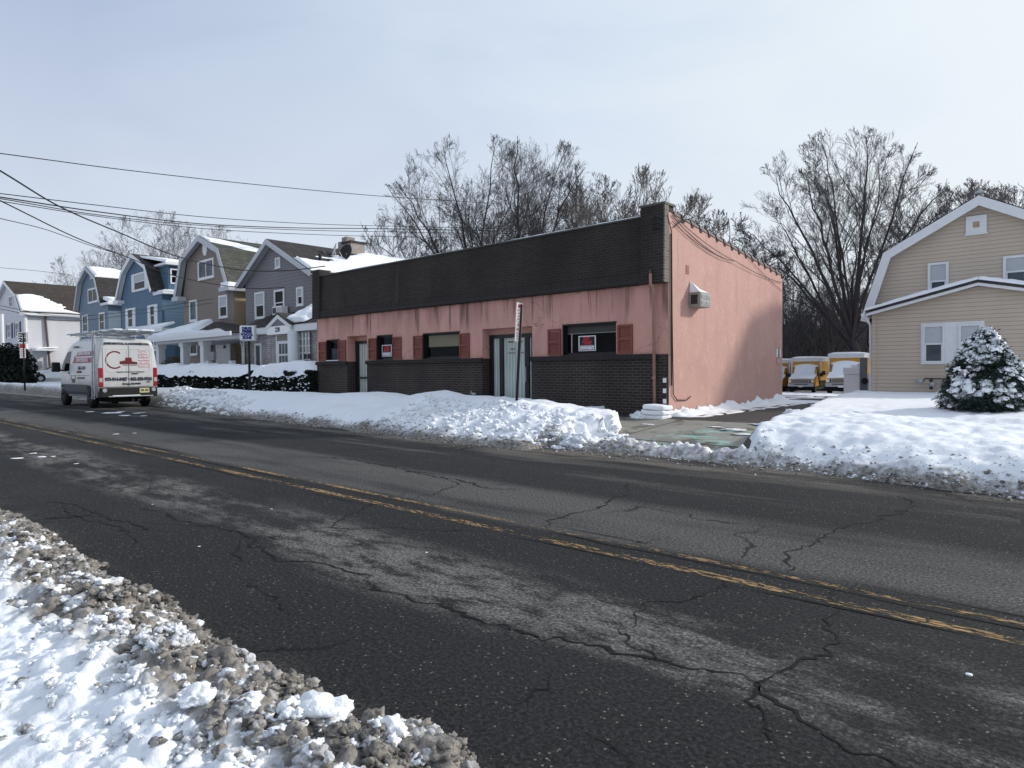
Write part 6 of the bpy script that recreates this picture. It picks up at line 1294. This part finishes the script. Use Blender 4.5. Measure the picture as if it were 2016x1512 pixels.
hedge('hedge', 'shorter dark hedge under a snow cap between the school zone sign and the shop', xs4[1]+.1, xs4[2], YH, YH+1.1, zh0, zt-.05, 42, 'snow-capped hedges', n=9000)
def bush(name, label, c, r, n, m, seed, size=(.06, .14), cat='bush', snow=0):
    rs = np.random.RandomState(seed); o = thing(name, label, cat, (c[0], c[1], c[2])); d = rs.normal(size=(n, 3)); d /= np.linalg.norm(d, axis=1)[:, None]; d[:, 2] = np.abs(d[:, 2])
    rad = (.62+.38*rs.rand(n)**.4)*(1+.25*vn(d[:, 0]*2.5+seed, d[:, 2]*2.5+d[:, 1], seed)); P = d*rad[:, None]*np.array(r)+np.array(c); V, Q = leaves(P, rs.uniform(*size, n), rs); link('foliage', np_mesh('foliage', V, Q), M[m], o)
    W, T = lump_v(3, rs, .2, 1.); link('inner_branches', np_mesh('inner_branches', W*np.array(r)*.66+np.array(c)+np.array([0, 0, r[2]*.1]), T=T), M['black'], o); return o
zb_ = .45
q = at(20, 742, Y=12.2); qt = at(20, 684, Y=12.6); bush('round_bush', 'big dark evergreen bush beside the speed limit sign', (float(at(14, 742, Y=12.8)[0]), 12.8, .5), (2.6, 2.0, float(qt[2])-.4), 6000, 'leaf', 51, (.10, .22))
q = at(337, 722, Y=14.6); bush('dry_bush', 'tan dry-leaved bush showing above the hedge in front of the blue house', (float(q[0]), 14.6, .5), (2.1, .9, float(at(337, 706, Y=14.6)[2])-.5), 3500, 'rust', 52, (.05, .12))
# snow-covered conical evergreen
Yf = 14.6; q0 = at(1938, 806, Y=Yf); cx_, zb_ = float(q0[0]), float(q0[2]); tz = float(at(1938, 652, Y=Yf)[2]); rw = (float(at(2030, 790, Y=Yf)[0])-float(at(1858, 790, Y=Yf)[0]))/2*1.0; cx_ = (float(at(2026, 790, Y=Yf)[0])+float(at(1858, 790, Y=Yf)[0]))/2
fir = thing('evergreen_shrub', 'squat conical evergreen laden with patches of snow on the lawn of the beige house', 'shrub', (cx_, Yf, zb_)); rs = np.random.RandomState(61); H = tz-zb_
def fr(t_): return rw*(1-t_**1.85)*np.minimum(1, .86+t_*1.4)+.03
MB().tube([(cx_, Yf, zb_-.2), (cx_, Yf, zb_+H*.85)], [.06, .02], 8).build('trunk', M['bark'], fir)
Vn, Qn, nn, Vs, Ts, ns = [], [], 0, [], [], 0
SW, ST = ICO[2]
for i in range(1000):
    t_ = rs.rand()**1.35*.97; a_ = rs.uniform(0, 2*np.pi); r_ = float(fr(np.float64(t_)))*(.80+.26*rs.rand())*(1+.10*math.sin(a_*3+t_*5)); c = np.array([cx_+math.cos(a_)*r_, Yf+math.sin(a_)*r_*.95, zb_+.04+H*t_]); out = np.array([math.cos(a_), math.sin(a_), -.25]); tang = np.array([-math.sin(a_), math.cos(a_), 0])
    s = rs.uniform(.10, .19)*(1.1-.45*t_); n = 38; P = c+out*(rs.rand(n, 1)-.55)*s*1.5+tang*rs.normal(0, .5, (n, 1))*s+np.array([0, 0, 1])*rs.normal(-.05, .26, (n, 1))*s
    u = out*rs.uniform(.4, 1, (n, 1))+tang*rs.normal(0, .6, (n, 1))+np.array([0, 0, 1])*rs.normal(-.1, .4, (n, 1)); u /= np.linalg.norm(u, axis=1)[:, None]; v = np.cross(u, rs.normal(size=(n, 3))); v /= np.linalg.norm(v, axis=1)[:, None]; L = rs.uniform(.02, .05, (n, 1)); w_ = L*.22
    V = np.stack([P-u*L, P+v*w_, P+u*L, P-v*w_], 1).reshape(-1, 3); Vn.append(V); Qn.append(np.arange(n*4).reshape(-1, 4)+nn); nn += n*4
    snow_cover = fbm(np.array([a_*2.6+3]), np.array([t_*5.+a_]), 3, 8)[0]  # noise mask choosing which clusters carry snow clumps
    for rep in range(2 if snow_cover+.30*t_+.16*math.cos(a_-.2) > .02 and rs.rand() < .8 else 0):
        d = 1+.45*vn(SW[:, 0]*2+i, SW[:, 1]*2+SW[:, 2]*2, i); W = SW*d[:, None]; k = s*rs.uniform(.14, .48)
        W = (W[:, :1]*tang*1.25+W[:, 1:2]*(out*np.array([1, 1, 2.2]))*.9+W[:, 2:3]*np.array([0, 0, .55]))*k+c+np.array([0, 0, s*rs.uniform(.0, .34)])+out*s*rs.uniform(-.3, .35)+tang*s*rs.normal(0, .55); Vs.append(W); Ts.append(ST+ns); ns += len(W)
link('foliage', np_mesh('foliage', np.concatenate(Vn), np.concatenate(Qn)), M['fir'], fir)
fl_ = []
for i in range(3200):
    t_ = rs.rand()**1.35*.97; a_ = rs.uniform(0, 2*np.pi)
    if fbm(np.array([a_*2.6+3]), np.array([t_*5.+a_]), 3, 8)[0]+.30*t_+.18*math.cos(a_-.2)+.25*rs.rand() < .10: continue
    r_ = float(fr(np.float64(t_)))*(.90+.20*rs.rand())*(1+.10*math.sin(a_*3+t_*5)); fl_.append((cx_+math.cos(a_)*r_, Yf+math.sin(a_)*r_*.95, zb_+.08+H*t_+.03*rs.rand()))
V, Q = leaves(np.array(fl_), rs.uniform(.025, .075, len(fl_)), rs, .05, 1.5); link('snow_frosting', np_mesh('snow_frosting', V, Q), M['roof_snow'], fir)
link('snow_clumps', np_mesh('snow_clumps', np.concatenate(Vs), T=np.concatenate(Ts), smooth=True), M['roof_snow'], fir)
k = 40; vs = [(cx_, Yf, zb_+H*.93)]; 
mb = MB(); rings = [[(cx_+float(fr(np.float64(t_)))*.80*math.cos(j*math.tau/k), Yf+float(fr(np.float64(t_)))*.76*math.sin(j*math.tau/k), zb_+H*t_) for j in range(k)] for t_ in (0, .2, .4, .6, .8, .92)]
mb.add([p for r_ in rings for p in r_], [(i*k+j, i*k+(j+1) % k, (i+1)*k+(j+1) % k, (i+1)*k+j) for i in range(5) for j in range(k)]); mb.build('inner_branches', M['leaf'], fir)

# ================================================================== BARE TREES
def tube_batch(polys, k):
    Vs, Qs, n0 = [], [], 0; by = {}
    for P, r in polys: by.setdefault(len(P), []).append((P, r))
    ca = np.cos(np.arange(k)*2*np.pi/k); sa = np.sin(np.arange(k)*2*np.pi/k)
    for n, lst in by.items():
        P = np.array([p for p, _ in lst]); r = np.array([q for _, q in lst]); T = np.gradient(P, axis=1); T /= np.linalg.norm(T, axis=2, keepdims=True)+1e-9
        ref = np.where(np.abs(T[:, :1, 2:3]) < .9, np.array([0, 0, 1.]), np.array([1., 0, 0])); A_ = np.cross(T, np.broadcast_to(ref, T.shape)); A_ /= np.linalg.norm(A_, axis=2, keepdims=True)+1e-9; B_ = np.cross(A_, T)
        V = P[:, :, None, :]+(A_[:, :, None, :]*ca[:, None]+B_[:, :, None, :]*sa[:, None])*r[:, :, None, None]
        b = len(lst); idx = np.arange(b*n*k).reshape(b, n, k); q = np.stack([idx[:, :-1, :], np.roll(idx, -1, 2)[:, :-1, :], np.roll(idx, -1, 2)[:, 1:, :], idx[:, 1:, :]], -1).reshape(-1, 4)
        Vs.append(V.reshape(-1, 3)); Qs.append(q+n0); n0 += b*n*k
    return np.concatenate(Vs), np.concatenate(Qs)
def grow(seed, H, r0, trunk_h, limbs, kids, spread=(18, 48), cover=.55, lean=(0, 0), trop=.10, rmin=.012, ratio=.60, wob=.16, first=.25, env=.45, zc=.60):
    rs = np.random.RandomState(seed); lv = [[], [], [], [], []]; ce = np.array([lean[0]*H*.4, lean[1]*H*.4, H*zc]); re_ = np.array([H*env, H*env, H*(1-zc)])
    def room(p, d):
        a_ = (p-ce)/re_; b_ = d/re_; A2 = b_@b_; B2 = a_@b_; C2 = a_@a_-1; disc = B2*B2-A2*C2
        return max(.15, (-B2+math.sqrt(disc))/A2) if disc > 0 else .3
    def branch(p, d, L, r, l, nseg):
        P = [p]; rr = [r]; d = d/np.linalg.norm(d); end = max(rmin*.6, r*(.5, .22, .25, .3, .4)[min(l, 4)])
        for i in range(nseg):
            d = d+rs.normal(0, wob, 3)*(.4, .6, .75, 1, 1, 1)[min(l, 5)]+np.array([0, 0, trop*(1 if l else .5)]); d /= np.linalg.norm(d); p = p+d*L/nseg; P.append(p); rr.append(r+(end-r)*(i+1)/nseg)
        P = np.array(P); lv[min(l, 4)].append((P, np.array(rr))); return P, np.array(rr), d
    def kidsof(P, rr, L, l):
        if l > len(kids): return
        n = kids[l-1]; n = max(2, int(round(n*rs.uniform(.75, 1.25)))); 
        for i in range(n):
            t_ = first+(1-first)*((i+rs.rand()*.8)/n); t_ = min(t_, .999); x = t_*(len(P)-1); j = int(x); f_ = x-j; p = P[j]*(1-f_)+P[min(j+1, len(P)-1)]*f_; r = (rr[j]*(1-f_)+rr[min(j+1, len(P)-1)]*f_)
            ax = P[min(j+1, len(P)-1)]-P[j]; ax /= np.linalg.norm(ax)+1e-9; perp = np.cross(ax, rs.normal(size=3)); perp /= np.linalg.norm(perp)+1e-9; an = R(rs.uniform(*spread)); d = ax*math.cos(an)+perp*math.sin(an)
            d = d+np.array([0, 0, .09]); d /= np.linalg.norm(d); Lc = min(L*ratio*rs.uniform(.7, 1.25)*(1.15-.50*t_), room(p, d)*rs.uniform(.75, 1.15)); rc = max(rmin, r*rs.uniform(.32, .54)); last = l >= len(kids)
            Pc, rrc, _ = branch(p, d, Lc, rc, l+1, 3 if l+1 >= 4 else 5); kidsof(Pc, rrc, Lc, l+1)
    th = H*trunk_h; d0 = np.array([lean[0], lean[1], 1.]); P, rr, d = branch(np.zeros(3), d0, th, r0, 0, 5); rr[0] *= 1.25
    for i in range(limbs):
        a_ = i*2.399+rs.rand()*.8; an = R(rs.uniform(6, 50) if i else 5)*cover*1.6; dl = np.array([math.sin(an)*math.cos(a_), math.sin(an)*math.sin(a_), math.cos(an)]); p = P[-1] if i < limbs*.6 else P[-2]*rs.uniform(.2, .9)+P[-1]*.1+P[-1]*0 if False else P[-1]-np.array([0, 0, th*.35*rs.rand()*(i > 1)])
        u_ = (i+.5)/limbs; el_ = math.asin(min(1, 1-1.22*u_*min(1, cover)**.5)); a_ = i*2.39996+rs.rand()*.5; tg = ce+re_*np.array([math.cos(el_)*math.cos(a_), math.cos(el_)*math.sin(a_), math.sin(el_)])*rs.uniform(.84, .99)
        Ll = np.linalg.norm(tg-p); hv = np.array([tg[0]-p[0], tg[1]-p[1], 0]); q1 = p+hv*.30+np.array([0, 0, 1])*Ll*(.30 if el_ > .2 else .20); q2 = p+(tg-p)*.68+np.array([0, 0, 1])*Ll*.10; ts = np.linspace(0, 1, 11)[:, None]
        Pl = (1-ts)**3*p+3*(1-ts)**2*ts*q1+3*(1-ts)*ts**2*q2+ts**3*tg; wv_ = np.cumsum(rs.normal(0, Ll*.016, (11, 3)), 0)*ts; Pl = Pl+wv_; rl = np.linspace(1, .13, 11)*r0*rs.uniform(.25, .40); lv[1].append((Pl, rl)); kidsof(Pl, rl, Ll*.8, 1)
    return lv
def tree(name, label, base, lv, bark, twig, grp=None, cat='tree', rz=0):
    o = thing(name, label, cat, (0, 0, 0), grp)
    V, Q = tube_batch(lv[0], 10); link('trunk', np_mesh('trunk', V, Q, smooth=True), bark, o)
    V, Q = tube_batch(lv[1]+lv[2], 5); link('limbs', np_mesh('limbs', V, Q, smooth=True), bark, o)
    V, Q = tube_batch(lv[3]+lv[4], 3); link('crown', np_mesh('crown', V, Q, smooth=True), twig, o)
    o.location = [float(c) for c in base]; o.rotation_euler.z = rz; return o
def tbase(px, Y, z=None): q = at(px, 720, Y=Y); return (float(q[0]), Y, float(G(0, Y))-.3 if z is None else z)
def theight(py, px, Y): return float(at(px, py, Y=Y)[2])
# big tree beside the beige house
Yt = 56; b_ = tbase(1703, Yt); Ht = theight(262, 1680, Yt)-b_[2]
tree('bare_tree', 'tallest bare tree with a thick dark trunk rising beside the beige house', b_, grow(14, Ht*1.0, .50, .24, 15, (9, 8, 6, 5), (20, 46), .88, (-.20, -.17), .05, .0085, .47, env=.38, zc=.60), M['bark'], M['twig'])
Yt = 33; b_ = tbase(940, Yt, .0); Ht = theight(268, 940, Yt)
tree('bare_tree', 'broad bare tree behind the middle of the shop roof, left one of the pair', b_, grow(21, Ht*.99, .38, .26, 15, (9, 8, 6, 5), (20, 46), 1.0, (0, 0), .04, .0065, .48, env=.46, zc=.56), M['bark'], M['twig'])
Yt = 35; b_ = tbase(1035, Yt, .0); Ht = theight(272, 1040, Yt)
tree('bare_tree', 'broad bare tree behind the middle of the shop roof, right one of the pair', b_, grow(35, Ht*.98, .36, .26, 14, (9, 8, 6, 5), (20, 46), .97, (.08, .06), .05, .0065, .48, env=.47, zc=.56), M['bark'], M['twig'])
Yt = 38; b_ = tbase(1250, Yt, .0); Ht = theight(335, 1250, Yt)
tree('bare_tree', 'smaller tan bare tree just left of the shop parapet corner', b_, grow(44, Ht*1.0, .22, .35, 10, (8, 7, 5, 3), (18, 40), .55, (0, 0), .14, .012, .50), M['twig_tan'], M['twig_tan'])
Yt = 36; b_ = tbase(800, Yt, .0); Ht = theight(440, 800, Yt)
tree('bare_tree', 'low spreading bare tree at the left end of the shop roof line', b_, grow(49, Ht*1.05, .20, .3, 10, (8, 7, 5, 3), (22, 50), .9, (0, 0), .10, .011, .52), M['bark'], M['twig'])
Yt = 45; b_ = tbase(1150, Yt, .0); Ht = theight(345, 1150, Yt)
tree('bare_tree', 'bare tree behind the shop roof between the pair and the tan tree', b_, grow(52, Ht, .28, .3, 10, (8, 7, 5, 3), (22, 48), .7, (0, 0), .10, .013, .52), M['bark'], M['twig'])
for px, py, Yt, sd_, lab in ((330, 425, 48, 61, 'bare tree rising behind the blue house and the taupe house'), (195, 500, 58, 62, 'low round bare tree behind the grey-blue house roof'), (430, 452, 62, 63, 'distant bare tree showing above the taupe house roof'),
                        (1400, 425, 52, 64, 'bare tree peeping over the sloping top of the pink side wall'), (1860, 372, 60, 65, 'bare tree behind the left roof slope of the beige house'), (1990, 362, 64, 66, 'bare tree behind the flue of the beige house')):
    b_ = tbase(px, Yt, 0.); Ht = theight(py, px, Yt); far = py > 0 and Yt > 50
    tree('bare_tree', lab, b_, grow(sd_, Ht*1.03, .32, .28, 11, (8, 7, 5, 3), (22, 50), .9 if px > 300 else 1.0, (0, 0), .05, .016 if Yt < 70 else .024, .52), M['bark'], M['twig'] if Yt < 60 else M['twig_far'])
# wood behind the lot: two kinds, copied
pr1 = tree('wood_tree', 'slim bare tree in the brown wood behind the parking lot', (0, 0, 0), grow(71, 13, .22, .35, 8, (6, 6, 4), (22, 50), .8, (0, 0), .10, .014, .52), M['bark'], M['twig'], 'trees in the wood behind the parking lot')
pr2 = tree('wood_tree', 'slim bare tree in the brown wood behind the parking lot', (0, 0, 0), grow(72, 10, .16, .25, 9, (6, 6, 4), (25, 55), .95, (.05, 0), .08, .014, .55), M['bark'], M['twig'], 'trees in the wood behind the parking lot')
spots = [(1450, 64, 0), (1500, 60, 1), (1555, 62, 1), (1585, 66, 0), (1610, 60, 1), (1645, 63, 0), (1678, 68, 1), (1720, 66, 0), (1475, 72, 0), (1530, 75, 1), (1570, 78, 0), (1625, 76, 1), (1665, 80, 0), (1700, 78, 1), (1425, 76, 1), (1750, 74, 1), (1590, 86, 1), (1510, 84, 0), (1640, 88, 0), (1800, 72, 0), (1545, 58, 1), (1600, 72, 1)]
rs = np.random.RandomState(3)
def hillz(X, Y): return np.where(Y < 62, G(X, Y)-.3, -.9+5.2*ss(62, 98, Y)+.5*fbm(X*.08, Y*.08, 3, 5))
for i, (px, Yt, k) in enumerate(spots):
    src = (pr1, pr2)[k]; o = src if src.location.length == 0 else copy_tree(src); b_ = tbase(px, Yt); o.location = (b_[0], Yt, float(hillz(b_[0], np.float64(Yt)))-.2); o.rotation_euler.z = rs.uniform(0, 6.28); s_ = rs.uniform(.75, 1.1); o.scale = (s_, s_, s_*rs.uniform(.9, 1.1))
t = MT('brown leaf litter hillside', .95, .1); c = t.mix(t.noise(.5, 6, .65), (.050, .042, .040), (.105, .090, .084)); c = t.mix(t.mapr(t.noise(1.2, 5, .7), .60, .66, 0, .7), c, (.40, .42, .45)); t.col(c); t.bump(t.noise(1.5, 6), .8, .4); M['hill'] = t.m
tag(grid(np.arange(-110, 60, 2.), np.arange(60, 140, 2.), lambda X, Y: hillz(X, Y), 'hillside', M['hill']), kind='structure')
# brush on the slope: uncountable stems
rs = np.random.RandomState(8); polys = []
for i in range(5200):
    Y = 60+36*rs.rand()**.8; px = 1380+480*rs.rand(); q = at(px, 720, Y=Y); x = float(q[0]); z = float(hillz(x, np.float64(Y))); h = rs.uniform(1.5, 6.5); d = rs.normal(0, .28, 2); n = 4; P = [np.array([x, Y, z])]
    for k in range(n): P.append(P[-1]+np.array([d[0]*h/n+rs.normal(0, .12), d[1]*h/n+rs.normal(0, .12), h/n]))
    polys.append((np.array(P), np.linspace(rs.uniform(.02, .055), .010, n+1)))
V, Q = tube_batch(polys, 3); tag(link('brushwood', np_mesh('brushwood', V, Q), M['twig_far']), 'tangle of thin bare brush on the slope behind the parking lot', 'brushwood', kind='stuff')

# ================================================================== OVERHEAD CABLES
def cable(label, pts, r, extend=True):
    P = [at(px, py, D=D) for px, py, D in pts]
    if extend: P = [P[0]+(P[0]-P[1])*1.6]+P
    P = np.array(P); s = np.concatenate([[0], np.cumsum(np.linalg.norm(np.diff(P, axis=0), axis=1))]); out = []
    ts = np.linspace(0, s[-1], 60)
    import bisect
    # smooth through the points (Catmull-Rom)
    for t_ in ts:
        i = min(max(bisect.bisect(s, t_)-1, 0), len(P)-2); u = (t_-s[i])/(s[i+1]-s[i]+1e-9); p0 = P[max(i-1, 0)]; p1 = P[i]; p2 = P[i+1]; p3 = P[min(i+2, len(P)-1)]
        out.append(.5*((2*p1)+(-p0+p2)*u+(2*p0-5*p1+4*p2-p3)*u*u+(-p0+3*p1-3*p2+p3)*u**3))
    b_ = thing('overhead_cable', label, 'cable', tuple(out[0])); o = MB().tube(out, r, 5).build('cable', M['wire'], None); 
    bpy.data.objects.remove(b_); o.name = 'overhead_cable'; return tag(o, label, 'cable')
cable('highest overhead cable, running alone across the sky into the broad trees', [(0, 302, 22), (250, 335, 27), (500, 363, 33), (760, 387, 40), (1000, 402, 48)], .018)
cable('thick black service cable dropping from upper left to the grey house eave', [(0, 336, 16), (120, 408, 19), (235, 458, 22), (350, 505, 25), (470, 531, 28), (560, 533, 28.5), (640, 524, 26)], .022)
cable('second thick service cable dropping below the first across the blue house', [(0, 395, 17), (150, 468, 21), (250, 506, 25), (350, 545, 28), (480, 567, 30), (560, 566, 30)], .018)
cable('thin cable that meets the second service cable above the grey-blue house', [(0, 430, 20), (90, 452, 23), (180, 484, 26), (235, 500, 27)], .013)
cable('uppermost of the bundled cables crossing behind the shop roof', [(0, 381, 22), (200, 405, 27), (400, 427, 33), (600, 440, 39), (800, 446, 45), (1250, 456, 58)], .017)
cable('second of the bundled cables crossing behind the shop roof', [(0, 388, 22), (200, 418, 27), (400, 441, 33), (600, 449, 39), (800, 451, 45), (1250, 460, 58)], .024)
cable('third of the bundled cables crossing behind the shop roof', [(0, 391, 22.3), (200, 424, 27.3), (400, 444, 33.3), (600, 453, 39.3), (800, 457, 45.3), (1250, 464, 58)], .018)
cable('lowest of the bundled cables crossing behind the shop roof', [(0, 396, 22.6), (200, 427, 27.6), (400, 450, 33.6), (600, 461, 39.6), (800, 466, 45.6), (1250, 470, 58)], .016)
cable('faint distant cable low in the sky at the far left', [(0, 527, 60), (70, 533, 66), (140, 541, 72)], .02)
cable('upper thin cable passing in front of the white house', [(0, 602, 24), (120, 622, 29), (240, 615, 33), (420, 588, 36)], .012)
cable('lower thin cable passing in front of the white house', [(0, 608, 24), (120, 631, 29), (240, 622, 33), (420, 596, 36)], .012)
